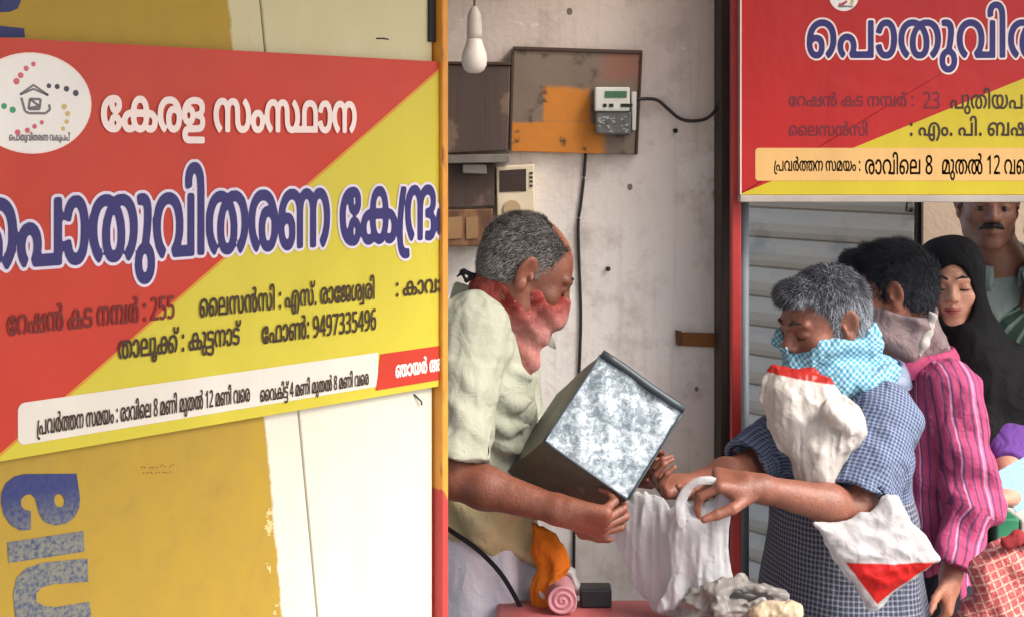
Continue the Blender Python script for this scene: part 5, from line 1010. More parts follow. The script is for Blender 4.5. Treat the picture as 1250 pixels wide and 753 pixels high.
def face_bits(h, parent, base, brow_mat, lash_mat, brow=True, down=1., thick=.0030, lash=.0013, out=0.):
    for q in (-1, 1):
        if brow:
            f = SDF()
            pts = [(q*.012, .0925+out, .0265), (q*.028, .0895+out, .0325), (q*.047, .0775+out, .0265)]
            f.chain([h.L(*p) for p in pts], [thick*h.k, thick*1.05*h.k, thick*.5*h.k], .003)
            f.disp(*h.box(), lambda X, Y, Z: .0012*waves(X, Y, Z, 700, 2, 3))
            sdf_obj('eyebrow', f, .0016, brow_mat, parent, base)
        f = SDF(); z0 = .003-.0065*down+.0022*(1-down)
        pts = [(q*(.0145+.0335*t), .0912+out*.3-.012*(2*t-1)**2-.004*t, z0-.0035*math.sin(math.pi*t)*down+.003*(1-down)*math.sin(math.pi*t)) for t in (0, .25, .5, .75, 1)]
        f.chain([h.L(*p) for p in pts], [lash*.6*h.k, lash*h.k, lash*h.k, lash*h.k, lash*.6*h.k], .001)
        sdf_obj('eyelash', f, .0010, lash_mat, parent, base)

def collar(parent, base, c, fw, r, hgt, mat, drop=.02, span=2.45, name='collar'):
    """folded shirt collar: a stand that turns over into a fall, open at the throat"""
    fw = nrm((fw[0], fw[1], 0)); rt = np.array((fw[1], -fw[0], 0)); n = 56; prof = []
    g = MB(); v = []
    for i in range(n):
        t = -span+2*span*i/(n-1); d = -fw*math.cos(t)+rt*math.sin(t); fr = (1-math.cos(t))/2
        wv = .002*math.sin(t*7+1)
        for a, z in ((-.010, -.02), (-.006, hgt*.55), (-.002, hgt*.95), (.003, hgt*1.04), (.008, hgt*.95), (.016+wv, hgt*.45), (.022+wv+.01*fr, -.012-.022*fr**3), (.018+wv+.01*fr, -.012-.022*fr**3), (.012+wv, hgt*.42), (.003, hgt*.8), (-.001, hgt*.4), (-.006, -.02)):
            v.append(c+d*(r+a)+np.array((0, 0, z+drop*(math.cos(t)-1)*.8+.012))-np.array(base))
    k = 12
    f_ = [(i*k+j, i*k+(j+1) % k, (i+1)*k+(j+1) % k, (i+1)*k+j) for i in range(n-1) for j in range(k)]+[tuple(range(k)), tuple((n-1)*k+j for j in range(k))]
    g.add(v, f_); return g.build(name, mat, parent, smooth=True)
def folds(X, Y, Z, fr, seed, sx=1., sz=1.):
    """creases: sharp ridges between soft hollows"""
    a = waves(X*sx, Y*sx, Z*sz, fr, seed); b = waves(X*sx, Y*sx, Z*sz, fr*2.1, seed+9)
    return (np.sqrt(a*a+.006)-.42)+.45*(np.sqrt(b*b+.012)-.42)
MAT_SKIN_A = skin_mat('skin_brown', (140, 86, 66), (110, 64, 48))
MAT_SKIN_B = skin_mat('skin_deep_brown', (152, 98, 80), (120, 74, 58))
MAT_SKIN_C = skin_mat('skin_tan', (190, 128, 102), (166, 104, 80))
MAT_SKIN_D = skin_mat('skin_dark_tan', (158, 110, 88), (130, 88, 70))
MAT_SKIN_W = skin_mat('skin_fair_brown', (206, 154, 128), (196, 142, 116), .15)
MAT_BLACKHAIR = plain('black_hair', (20, 18, 19), .5, .3, 30)
MAT_EYEW = plain('eye_white', (160, 148, 142), .2, .05); MAT_IRIS = plain('iris_dark', (26, 16, 12), .15, .1)
MAT_LASH = plain('lash', (26, 18, 16), .6)
MAT_LIP = plain('lip', (156, 78, 76), .45, .1)

# =================== the shopkeeper
BA = np.array((P(575, 640, 3.12)[0], 3.12, 0.))
hA = Head(P(643, 332, 3.03), (.87, .10, -.47), (.46, .05, .9), 1.0)
fA = np.array((.93, .36, 0))
neckA = P(604, 392, 3.09)
shRa, shLa = P(573, 398, 2.93), P(604, 396, 3.27)
elRa, wrRa = P(553, 583, 2.84), P(682, 622, 2.775)
elLa, wrLa = P(640, 548, 3.30), P(752, 575, 3.13)
hipA = P(575, 655, 3.12)
f = SDF()
add_torso(f, shLa, shRa, neckA, hipA, fA, .15, .70, .9)
add_arm(f, shRa, elRa, wrRa, (.046, .041, .039, .041, .027)); add_arm(f, shLa, elLa, wrLa)
add_hand(f, wrRa, P(726, 634, 2.765)-wrRa, (.35, .72, .5), 1, ((38, 62, 40), (42, 64, 42), (46, 66, 44), (52, 66, 44)), .05, 1.05, ((.75, .05), (.35, .3)), .029)
add_hand(f, wrLa, (.6, -.35, .1), (-.3, -.75, .3), 1, (35, 35, 25), .05, 1.)
add_legs(f, hipA, fA, 0.)
add_head(f, hA, neckA, .060, .95)
hz = [(wrRa-.03, wrRa+(.14, .10, .12))]
hb_ = (np.minimum(wrRa, P(745, 640, 2.77))-.05, np.maximum(wrRa, P(745, 640, 2.77))+.06)
A, V, Q = sdf_obj('person', f, .008, MAT_SKIN_A, None, BA, fine=[hA.box(), hb_], hf=.0027, smooth_it=1)
tag(A, 'man in pale green shirt and red face cloth tilting a grey tin behind the counter', 'person', 'people')
MAT_HAIR_A = hair_mat('greying_hair', (36, 33, 33), (160, 155, 152), .56, 1.)
f = hair_sdf(hA, [(-.12, -.062), (-.055, -.06), (-.03, -.03), (-.012, .03), (.004, .028), (.012, -.012), (.026, -.010), (.034, .036), (.048, .066), (.066, .094), (.09, .11)], .004, .0015)
hA.ell(f, (0, .045, .115), (.05, .055, .028), .02, 's')
o, V, Q = sdf_obj('hair', f, .0036, MAT_HAIR_A, A, BA)
flowA = lambda l: np.stack([l[:, 0]*2, -.5-l[:, 1]*2, -.6+l[:, 2]*0], 1)
strands('hair_strands', V, Q, hA, 24000, .013, .00040, MAT_HAIR_A, A, BA, flowA, 1, .3)
face_bits(hA, A, BA, hair_mat('grey_brow', (50, 44, 42), (110, 104, 100), .3), MAT_LASH, out=-.001)
# shirt
MAT_SHIRT_A = cloth_mat('pale_green_cotton', (172, 175, 158), kind='plain', bump=.6)
MAT_SLEEVE_A = MAT_SHIRT_A
bonesA = [(hipA, (shLa+shRa)/2, .17, fA), (shRa, elRa, .065, (0, -1, 0)), (shLa, elLa, .065, (0, 1, 0))]
f = SDF(); add_torso(f, shLa, shRa, neckA-(0, 0, .01), hipA, fA, .166, .72, 1.0)
f.cone(shRa, shRa*.4+elRa*.6, .066, .064, .05); f.cone(shLa, shLa*.4+elLa*.6, .066, .062, .05)
hemR = shRa*.14+elRa*.86
f.cyl(shRa*.7+elRa*.3, hemR, .064, .068, .02); f.cyl(shLa*.7+elLa*.3, shLa*.2+elLa*.8, .062, .066, .02)
f.cyl(shRa*.26+elRa*.74, shRa*.135+elRa*.865, .0695, .0715, .003); f.cyl(shRa*.2+elRa*.8, shRa*.05+elRa*.95, .062, .064, .004, 's')
cutz = P(0, 612, 3.1)[2]
for pts, r in (([(598, 430, 2.965), (622, 452, 2.97), (650, 462, 3.0)], .011), ([(596, 478, 2.962), (624, 492, 2.965), (655, 488, 3.0)], .012), ([(594, 505, 2.96), (618, 523, 2.96), (648, 520, 2.99)], .012), ([(592, 528, 2.96), (612, 549, 2.96), (640, 548, 2.985)], .011), ([(600, 555, 2.97), (620, 575, 2.97), (640, 580, 2.99)], .011),
               ([(560, 380, 2.885), (552, 430, 2.865), (556, 500, 2.815)], .010), ([(585, 400, 2.875), (588, 450, 2.87), (584, 520, 2.84)], .010), ([(570, 430, 2.865), (572, 480, 2.84), (566, 530, 2.80)], .008)):
    f.chain(spline([P(*p) for p in pts], 5), [r*.62*(.4+math.sin(math.pi*i/10)) for i in range(11)], .010)
f.fn((-9, -9, -9), (9, 9, 9), lambda X, Y, Z: (cutz+.02*np.sin(X*14)-Z), .01, 'i')
f.cone(neckA+(0, 0, .02)+fA*.02, neckA+(0, 0, .2)+fA*.06, .072, .09, .012, None, 's'); f.cone(neckA+fA*.07, neckA+fA*.15-(0, 0, .13), .034, .012, .012, None, 's')
f.disp((-2, 2, 0), (2, 4, 2), lambda X, Y, Z: .004*np.sin((Z*.9+X*.9)*74+2*waves(X, Y, Z, 12, 4))*np.clip(1.3-abs(Z-1.0)*5, 0, 1)+.016*folds(X, Y, Z, 16, 2, 1.3, .45)+.008*folds(X, Y, Z, 34, 7, 1., .8)+.003*waves(X, Y, Z, 14, 3))
o, V, Q = sdf_obj('shirt', f, .0046, MAT_SHIRT_A, A, BA, bonesA)
collar(A, BA, neckA+fA*.012+(0, 0, .034), fA, .092, .040, MAT_SHIRT_A, .05, 2.6)
# pale cloth folded at the waist and the dhoti below
MAT_CREAM = cloth_mat('cream_cotton', (186, 170, 130), bump=.8)
f = SDF(); f.cone(P(575, 612, 3.12), P(572, 668, 3.12), .172, .178, .03, (fA, .8))
f.cone(P(600, 640, 2.97), P(648, 672, 3.0), .055, .035, .04); f.ell(P(642, 660, 3.0), (.045, .05, .045), None, .03)
w0, w1 = P(545, 640, 3.0), P(640, 688, 3.0)
f.fn((-2, 2, 0), (2, 4, 2), lambda X, Y, Z: w0[2]+(w1[2]-w0[2])/(w1[0]-w0[0])*(X-w0[0])+.006*np.sin(X*60)-Z, .006, 'i')
f.disp((-2, 2, 0), (2, 4, 2), lambda X, Y, Z: .006*np.sin((Z*1.0+X*.5)*75+3*waves(X, Y, Z, 14, 1))+.020*folds(X, Y, Z, 22, 5, .7, 1.3))
sdf_obj('waist_cloth', f, .006, MAT_CREAM, A, BA, [(hipA, neckA, .17, fA)])
MAT_DHOTI = cloth_mat('lavender_white_dhoti', (208, 204, 212), bump=.6)
f = SDF(); f.cone(P(573, 672, 3.12), (BA[0]+.02, 3.12, .45), .186, .20, .03, (fA, .82)); f.cone((BA[0]+.02, 3.12, .45), (BA[0]+.02, 3.12, .12), .20, .21, .03, (fA, .82))
f.fn((-9, -9, -9), (9, 9, 9), lambda X, Y, Z: .1-Z, .01, 'i')
f.disp((-2, 2, 0), (2, 4, 2), lambda X, Y, Z: .008*np.sin((X*.9+Y*.6)*52+2*waves(X, Y, Z, 7, 1))+.006*waves(X, Y, Z, 20, 5))
sdf_obj('dhoti', f, .008, MAT_DHOTI, A, BA, [(hipA, (BA[0], 3.12, .1), .18, fA)])
MAT_BLACKBAND = cloth_mat('black_border', (34, 32, 36), bump=.3)
def band(name, px, off, wd, mat, parent, base, axis, n=7, thick=.0025):
    """a strip of woven border lying on the cloth: swept flat tube"""
    pts = spline([P(*p) for p in px], n); g = MB(); v = []
    for i, p in enumerate(pts):
        t = nrm(pts[min(i+1, len(pts)-1)]-pts[max(i-1, 0)]); s_ = nrm(np.cross(t, axis)); nn = np.cross(s_, t)
        for a, b in ((-1, -1), (1, -1), (1, 1), (-1, 1)): v.append(p+s_*wd/2*a+nn*thick*b-np.array(base))
    k = len(pts); f_ = [(i*4+j, i*4+(j+1) % 4, (i+1)*4+(j+1) % 4, (i+1)*4+j) for i in range(k-1) for j in range(4)]+[(0, 1, 2, 3), (4*k-4, 4*k-3, 4*k-2, 4*k-1)]
    g.add(v, f_); return g.build(name, mat, parent, smooth=False)
band('dhoti_border', [(520, 628, 2.93), (548, 646, 2.925), (580, 668, 2.925), (605, 692, 2.917), (622, 716, 2.918), (637, 745, 2.925), (645, 770, 2.93)], 0, .009, MAT_BLACKBAND, A, BA, (0, -1, 0))
# red printed kerchief over nose, mouth and neck
m = Mat('red_kerchief'); v = m.co(); n1 = m.noise(v, 22, 4, .6, 1.2); n2 = m.noise(v, 60, 4, .6)
vo = m.n('TexVoronoi', dict(feature='F1'), Vector=v, Scale=55).outputs['Distance']
col = m.mix(m.ramp(n1, [(.42, 0.), (.6, 1.)]), lin(120, 38, 36), lin(152, 74, 66)); col = m.mix(m.math('MULTIPLY', m.math('LESS_THAN', vo, .16), .25), col, lin(206, 152, 140)); zz = m.sep(v)[2]; col = m.mix(m.math('MULTIPLY', n2, m.math('SUBTRACT', 1., m.step(zz, P(0, 385, 3.03)[2], .03))), col, lin(190, 142, 134))
m.bump(m.math('ADD', m.noise(v, 30, 4), m.math('MULTIPLY', m.noise(v, 900, 2), .1)), .7, .012)
MAT_KER = m.done(col, .85, 0, .2, Sheen_Weight=.1)
f = SDF()
def wrapcut(h, ys, zs, lo=-1.):
    def cut(X, Y, Z):
        x, y, z = h.loc(X, Y, Z)
        return (z-np.interp(y, ys, zs))*h.k*.85
    return cut
hA.ell(f, (0, .03, -.045), (.068, .076, .075), .03); hA.cone(f, (0, .094, -.016), (0, .092, -.07), .024, .026, .03)
f.cone(hA.L(0, -.035, -.05), neckA+(0, 0, -.02)+fA*.015, .064, .074, .04)
hA.ell(f, (0, .02, -.1), (.058, .066, .055), .03)
f.fn(*hA.box(.15), wrapcut(hA, (-.12, -.05, 0., .04, .075, .11), (-.052, -.046, -.036, -.020, -.006, -.002)), .004, 'i')
f.chain([hA.L(.03, .07, -.10), hA.L(.038, .088, -.17), hA.L(.036, .095, -.215)], [.028, .016, .004], .03, (hA.M[:, 0], .5))
f.chain([hA.L(-.0, .07, -.10), hA.L(.01, .075, -.16), hA.L(.01, .07, -.19)], [.035, .025, .006], .03, (hA.M[:, 0], .5))
f.disp(*hA.box(.15), lambda X, Y, Z: .004*np.sin((Z*.8+X*.75)*100+2.4*waves(X, Y, Z, 22, 6))+.007*folds(X, Y, Z, 34, 4))
sdf_obj('face_cloth', f, .0035, MAT_KER, A, BA)
f = SDF()
kn = hA.L(.012, -.098, -.060); f.chain([kn, kn+(-.02, -.01, .012), kn+(-.034, -.012, .0)], [.006, .0045, .002], .004); f.chain([kn, kn+(-.015, -.006, -.01), kn+(-.027, -.01, .012)], [.006, .0035, .0025], .004)
sdf_obj('knot', f, .0022, MAT_BLACKBAND, A, BA)

# =================== the first customer, grey hair, reaching in from the street
BB = np.array((P(1030, 740, 3.17)[0], 3.17, STREET))
hB = Head(P(1005, 394, 3.10), (-.88, -.38, -.25), (-.23, -.10, .96), .98)
fB = np.array((-.93, -.36, 0))
neckB = P(1050, 470, 3.15)
shLb, shRb = P(1080, 512, 2.99), P(990, 515, 3.30)
elLb, wrLb = P(1044, 622, 2.88), P(930, 596, 2.80)
elRb, wrRb = P(905, 578, 3.15), P(842, 594, 2.97)
hipB = P(1035, 700, 3.18)
f = SDF()
add_torso(f, shLb, shRb, neckB, hipB, fB, .15, .70, .7)
add_arm(f, shLb, elLb, wrLb, (.046, .040, .037, .038, .0255)); add_arm(f, shRb, elRb, wrRb)
add_hand(f, wrLb, P(892, 588, 2.80)-wrLb, (-.25, .25, -.9), -1, ((40, 45, 30), (45, 50, 35), (55, 55, 40), (60, 60, 40)), .05, 1.0, ((.6, .35), (.25, .45)), .028)
add_hand(f, wrRb, P(806, 592, 2.93)-wrRb, (.1, -.4, .8), 1, ((45, 50, 30), (45, 55, 35), (50, 55, 40), (55, 60, 40)), .05, .92, ((.6, .3), (.3, .5)), .026)
add_legs(f, hipB, fB, STREET)
add_head(f, hB, neckB, .058, .9)
hb1 = (np.minimum(wrLb, P(868, 575, 2.78))-.04, np.maximum(wrLb, P(868, 620, 2.82))+.04)
hb2 = (np.minimum(wrRb, P(785, 570, 2.9))-.03, np.maximum(wrRb, P(785, 615, 2.94))+.03)
B, V, Q = sdf_obj('person', f, .008, MAT_SKIN_B, None, BB, fine=[hB.box(), hb1, hb2], hf=.0028, smooth_it=1)
tag(B, 'grey haired man in blue checked shirt with blue white towel over his mouth', 'person', 'people')
MAT_HAIR_B = hair_mat('silver_hair', (34, 38, 46), (176, 184, 194), .46, 1.)
f = hair_sdf(hB, [(-.12, -.066), (-.055, -.064), (-.028, -.03), (-.012, .03), (.004, .028), (.012, -.022), (.024, -.022), (.030, .018), (.045, .05), (.07, .066), (.1, .070)], .006, .0018, seed=4)
hB.ell(f, (.0, .06, .085), (.055, .035, .03), .02); hB.ell(f, (-.02, .085, .07), (.035, .022, .022), .015)
f.fn(*hB.box(.05), lambda X, Y, Z: (lambda l: (np.interp(l[1], (-.2, .018, .028, .06, .12), (-.2, -.03, .036, .068, .074))-l[2])*.8)(hB.loc(X, Y, Z)), .005, 'i')
o, V, Q = sdf_obj('hair', f, .0036, MAT_HAIR_B, B, BB)
strands('hair_strands', V, Q, hB, 26000, .018, .00042, MAT_HAIR_B, B, BB, lambda l: np.stack([l[:, 0]*4, .35+l[:, 1]*3, -.5-.3*(l[:, 2] < .05)], 1), 2, .32)
face_bits(hB, B, BB, hair_mat('dark_brow', (40, 34, 32), (96, 92, 90), .25), MAT_LASH, out=.0024)
MAT_SHIRT_B = cloth_mat('blue_check_cotton', (66, 80, 110), (140, 150, 172), 'check', .0080, .7, mixw=.38)
bonesB = [(hipB, (shLb+shRb)/2, .17, fB), (shLb, elLb, .07, (0, -1, 0)), (shRb, elRb, .07, (0, 1, 0))]
f = SDF(); add_torso(f, shLb, shRb, neckB-(0, 0, .015), hipB, fB, .17, .74, .9)
f.cone(shLb, shLb*.4+elLb*.6, .07, .066, .05); f.cone(shRb, shRb*.4+elRb*.6, .066, .064, .05)
f.cyl(shLb*.7+elLb*.3, shLb*.10+elLb*.90, .068, .074, .02); f.cyl(shRb*.7+elRb*.3, shRb*.1+elRb*.9, .062, .066, .02)
f.cyl(shLb*.18+elLb*.82, shLb*-.05+elLb*1.05, .066, .072, .004, 's'); f.cyl(shRb*.2+elRb*.8, shRb*0+elRb, .058, .062, .004, 's')
cz = P(0, 648, 3.15)[2]
f.fn((-9, -9, -9), (9, 9, 9), lambda X, Y, Z: (cz+.012*np.sin(X*20)-Z), .008, 'i')
f.cone(neckB+(0, 0, .02)+fB*.02, neckB+(0, 0, .2)+fB*.08, .07, .09, .012, None, 's')
f.disp((-2, 2, -1), (2, 4, 2), lambda X, Y, Z: .003*np.sin((Z*.8-X*.8)*60+2*waves(X, Y, Z, 11, 4))*np.clip(1.4-abs(Z-.95)*3.6, 0, 1)+.014*folds(X, Y, Z, 15, 3, 1.2, .6)+.007*folds(X, Y, Z, 34, 8, 1., .8))
sdf_obj('shirt', f, .0048, MAT_SHIRT_B, B, BB, bonesB)
collar(B, BB, neckB+(0, 0, .008), fB, 0.088, .034, MAT_SHIRT_B)
MAT_LUNGI = cloth_mat('grey_check_lungi', (60, 66, 84), (144, 147, 158), 'check', .0108, .6, mixw=.34)
f = SDF(); f.cone(P(1030, 640, 3.17), P(1028, 760, 3.17), .188, .205, .03, (fB, .82)); f.cone(P(1028, 760, 3.17), (BB[0], 3.17, STREET+.1), .205, .215, .03, (fB, .85))
f.fn((-9, -9, -9), (9, 9, 9), lambda X, Y, Z: STREET+.08-Z, .01, 'i')
f.disp((-2, 2, -1), (2, 4, 2), lambda X, Y, Z: .006*np.sin((X*.9+Y*.5)*44+2*waves(X, Y, Z, 7, 1))+.006*waves(X, Y, Z, 19, 5))
sdf_obj('lungi', f, .0075, MAT_LUNGI, B, BB, [(hipB, (BB[0], 3.17, STREET), .2, fB)])
# checked towel over nose and round the neck
m = Mat('checked_towel'); v = m.co(); n2 = m.noise(v, 14, 3)
x, y, z = m.sep(m.n('Mapping', _0=v, Rotation=(.3, .75, .35)).outputs[0])
w1 = m.math('ADD', m.math('FRACT', m.math('ADD', m.math('MULTIPLY', x, 112.), m.math('MULTIPLY', n2, 2.2))), 0.); w2 = m.math('FRACT', m.math('ADD', m.math('MULTIPLY', z, 112.), m.math('MULTIPLY', n2, 2.2)))
ck = m.math('MULTIPLY', m.math('ADD', m.step(w1, .5, .08), m.step(w2, .5, .08)), .5)
col = m.ramp(ck, [(0., lin(70, 136, 170)), (.5, lin(116, 174, 198)), (1., lin(188, 212, 220))])
m.bump(m.math('ADD', m.noise(v, 26, 4, .6), m.math('MULTIPLY', m.noise(v, 700, 2), .12)), .8, .014)
MAT_TOWEL = m.done(col, .9, 0, .2, Sheen_Weight=.15)
f = SDF()
hB.ell(f, (0, .03, -.05), (.076, .082, .07), .03); hB.cone(f, (0, .098, -.024), (0, .095, -.07), .030, .031, .03)
f.cone(hB.L(0, -.03, -.06), neckB+(0, 0, -.03)+fB*.02, .082, .098, .05); hB.ell(f, (0, .03, -.10), (.075, .075, .055), .03)
f.ell(neckB+fB*.05+(.0, -.03, -.03), (.095, .10, .06), None, .04)
f.fn(*hB.box(.16), wrapcut(hB, (-.12, -.05, 0., .04, .075, .095, .14), (-.036, -.044, -.040, -.022, -.010, -.010, -.016)), .004, 'i')
f.chain([P(1030, 470, 3.02), P(1055, 478, 3.02), P(1082, 462, 3.06)], [.035, .035, .02], .03)
f.disp(*hB.box(.16), lambda X, Y, Z: .010*np.sin((Z*.85-X*.45)*68+2.6*waves(X, Y, Z, 18, 6))+.020*folds(X, Y, Z, 24, 4)+.009*folds(X, Y, Z, 50, 11))
sdf_obj('towel', f, .0036, MAT_TOWEL, B, BB)

# =================== the second customer, pink striped shirt, seen from behind
BC = np.array((P(1130, 720, 3.58)[0], 3.58, STREET))
hC = Head(P(1090, 356, 3.52), (-.90, .30, -.16), (-.16, .04, .98), .95)
fC = np.array((-.95, .25, 0))
neckC = P(1112, 438, 3.56)
shLc, shRc = P(1165, 474, 3.42), P(1100, 470, 3.74)
elLc, wrLc = P(1186, 610, 3.40), P(1160, 702, 3.32)
elRc, wrRc = P(1040, 600, 3.74), P(1010, 640, 3.66)
hipC = P(1140, 690, 3.58)
f = SDF()
add_torso(f, shLc, shRc, neckC, hipC, fC, .15, .68)
add_arm(f, shLc, elLc, wrLc); add_arm(f, shRc, elRc, wrRc)
add_hand(f, wrLc, (-.15, -.25, -.9), (-.8, .3, 0), 1, (30, 35, 25), .05, .95); add_hand(f, wrRc, (-.8, 0, -.3), (0, .3, -.9), 1)
add_legs(f, hipC, fC, STREET); add_head(f, hC, neckC, .056, .9)
Cc, V, Q = sdf_obj('person', f, .009, MAT_SKIN_C, None, BC, fine=[hC.box()], hf=.004, smooth_it=1)
tag(Cc, 'black haired young man in pink striped shirt with grey neck cloth, back turned', 'person', 'people')
MAT_HAIR_C = hair_mat('black_cropped_hair', (18, 20, 25), (56, 62, 72), .36)
f = hair_sdf(hC, [(-.12, -.072), (-.055, -.07), (-.03, -.045), (-.012, .028), (.004, .028), (.014, -.016), (.030, -.014), (.045, .02), (.06, .05), (.1, .058)], .008, .003, seed=6)
hC.ell(f, (0, .02, .098), (.06, .085, .034), .02); hC.ell(f, (0, .09, .09), (.045, .03, .024), .02)
f.disp(*hC.box(.05), lambda X, Y, Z: .006*waves(X, Y, Z, 75, 12, 4)*np.clip((Z-hC.c[2]-.05)*20, 0, 1))
o, V, Q = sdf_obj('hair', f, .004, MAT_HAIR_C, Cc, BC)
strands('hair_strands', V, Q, hC, 16000, .018, .0005, MAT_HAIR_C, Cc, BC, lambda l: np.stack([l[:, 0]*3, .5+l[:, 2]*6-.4, -.55+np.clip(l[:, 2], 0, .1)*9], 1), 3, .4)
face_bits(hC, Cc, BC, MAT_BLACKHAIR, MAT_LASH)
MAT_SHIRT_C = cloth_mat('pink_striped_cotton', (186, 80, 118), (112, 70, 106), 'stripe', .019, .7, mixw=.24, third=(216, 146, 180))
bonesC = [(hipC, (shLc+shRc)/2, .17, fC), (shLc, elLc, .07, (0, -1, 0)), (elLc, wrLc, .06, (0, -1, 0)), (shRc, elRc, .07, (0, 1, 0))]
f = SDF(); add_torso(f, shLc, shRc, neckC-(0, 0, .015), hipC, fC, .168, .74)
f.cone(hipC, hipC-(0, 0, .1), .172, .176, .03, (fC, .74))
f.cone(shLc, elLc, .068, .060, .05); f.cyl(elLc, elLc*.12+wrLc*.88, .060, .054, .03); f.cone(elLc, elLc, .06, .06, .03); f.cone(shRc, elRc, .066, .06, .05); f.cone(elRc, elRc*.3+wrRc*.7, .06, .05, .03)
f.cone(neckC+(0, 0, .02)+fC*.02, neckC+(0, 0, .2)+fC*.04, .068, .09, .012, None, 's')
f.disp((-2, 2, -1), (2, 5, 2), lambda X, Y, Z: .005*np.sin((Z*.9+X*.6)*54+2*waves(X, Y, Z, 11, 4))*np.clip(1.4-abs(Z-.75)*3, 0, 1)+.018*folds(X, Y, Z, 14, 3, 1.2, .5)+.009*folds(X, Y, Z, 33, 8, 1., .8))
sdf_obj('shirt', f, .0055, MAT_SHIRT_C, Cc, BC, bonesC)
MAT_GREYSCARF = cloth_mat('grey_mauve_scarf', (150, 132, 132), bump=.8)
f = SDF()
hC.ell(f, (0, .03, -.06), (.072, .078, .062), .03); f.cone(hC.L(0, -.02, -.06), neckC+(0, 0, -.01), .078, .092, .05); hC.ell(f, (0, .02, -.10), (.074, .08, .055), .03)
f.fn(*hC.box(.16), wrapcut(hC, (-.12, -.05, 0., .04, .075, .11), (-.070, -.062, -.042, -.028, -.016, -.012)), .004, 'i')
f.disp(*hC.box(.16), lambda X, Y, Z: .005*np.sin((Z*.8+X*.55)*95+2*waves(X, Y, Z, 20, 6))+.016*folds(X, Y, Z, 24, 4))
sdf_obj('neck_scarf', f, .0042, MAT_GREYSCARF, Cc, BC)
f = SDF(); kn = P(1131, 402, 3.46)
f.ell(kn, (.018, .018, .02), None, .01); f.chain([kn, kn+(.012, -.01, .03), kn+(.004, -.01, .042)], [.012, .009, .004], .01); f.chain([kn, kn+(-.01, -.01, -.035), kn+(-.02, -.01, -.06)], [.012, .010, .004], .01)
f.disp(kn-.1, kn+.1, lambda X, Y, Z: .0022*waves(X, Y, Z, 110, 6))
sdf_obj('scarf_knot', f, .003, cloth_mat('pale_scarf', (206, 200, 190), bump=.7), Cc, BC)
collar(Cc, BC, neckC-(0, 0, .014), fC, 0.098, .034, MAT_SHIRT_C)
MAT_TROUS = cloth_mat('dark_trousers', (44, 44, 52), bump=.5)
f = SDF(); add_legs(f, hipC-(0, 0, .03), fC, STREET); f.inflate(.018); f.cone(hipC, hipC-(0, 0, .08), .15, .16, .04, (fC, .75))
sdf_obj('trousers', f, .009, MAT_TROUS, Cc, BC, bonesC[:1])

# =================== the woman in the black headscarf
BD = np.array((P(1205, 720, 3.86)[0], 3.86, STREET))
hD = Head(P(1161, 346, 3.78), (-.26, -.96, -.06), (-.03, -.05, 1), .97)
fD = np.array((-.2, -.97, 0))
neckD = P(1180, 440, 3.84)
shLd, shRd = P(1250, 470, 3.82), P(1120, 478, 3.90)
elLd, wrLd = P(1226, 552, 3.66), P(1236, 606, 3.47)
elRd, wrRd = P(1108, 610, 3.86), P(1130, 660, 3.7)
hipD = P(1195, 690, 3.88)
f = SDF()
add_torso(f, shLd, shRd, neckD, hipD, fD, .14, .7)
add_arm(f, shLd, elLd, wrLd, (.045, .04, .036, .036, .024)); add_arm(f, shRd, elRd, wrRd)
add_hand(f, wrLd, (-.75, -.45, .1), (-.1, -.2, .9), -1, (35, 45, 30), .05, .9); add_hand(f, wrRd, (.1, -.6, -.5), (.8, 0, 0), 1, (30, 40, 30), .05, .9)
add_legs(f, hipD, fD, STREET); add_head(f, hD, neckD, .05, 1., True, False, .2)
D, V, Q = sdf_obj('person', f, .009, MAT_SKIN_W, None, BD, fine=[hD.box()], hf=.0030, smooth_it=0)
tag(D, 'young woman in a black headscarf looking down, purple sleeve, holding a blue card', 'person', 'people')
face_bits(hD, D, BD, MAT_BLACKHAIR, MAT_LASH, True, .8, .0030, .0022, .0024)
SM = lambda P_: [(-x, y, z) for x, y, z in P_[::-1]]+[(0,)+P_[0][1:] if False else (0, P_[0][1], P_[0][2]-.0006)]+P_
for pts, r in ((SM([(.005, .0996, -.0545), (.015, .0950, -.0552), (.030, .0815, -.0525)]), .0023), (SM([(.006, .0984, -.0625), (.013, .0955, -.0612), (.026, .0850, -.0560)]), .0031)):
    f = SDF(); q = [hD.L(*p) for p in spline(pts, 4)]; rr = [r*hD.k*(.35+.75*math.sin(math.pi*i/(len(q)-1))) for i in range(len(q))]
    f.chain(q, rr, .002); sdf_obj('lip', f, .0012, MAT_LIP, D, BD)
MAT_HIJAB = cloth_mat('black_crepe', (11, 11, 14), bump=.35, rough=.75)
f = SDF()
hD.ell(f, (0, -.015, .03), (.096, .112, .100), .02); hD.ell(f, (0, -.01, -.06), (.088, .09, .10), .04)
f.cone(hD.L(0, -.02, -.08), neckD+(0, 0, -.03), .095, .115, .06); f.cone(neckD-(0, 0, .03), neckD-(0, .03, .22), .12, .19, .09)
f.cone(shLd-(.02, 0, .02), shRd-(-.02, 0, .02), .085, None, .08); f.cone(shLd-(0, .02, .0), shLd-(.03, .07, .06), .080, .075, .07); f.cone(shRd-(0, .04, .0), shRd-(0, .06, .2), .085, .10, .07)
def facehole(X, Y, Z):
    x, y, z = hD.loc(X, Y, Z); return np.maximum((np.sqrt((x/.055)**2+((z+.018)/.088)**2)-1)*.05, .034-y)
f.fn(*hD.box(.03), facehole, .008, 's')
f.disp(*hD.box(.5), lambda X, Y, Z: .014*folds(X, Y, Z, 17, 6, 1., .7)*np.clip(1.2-(Z-1.2)*4, .25, 1)+.002*waves(X, Y, Z, 28, 4))
sdf_obj('headscarf', f, .005, MAT_HIJAB, D, BD)
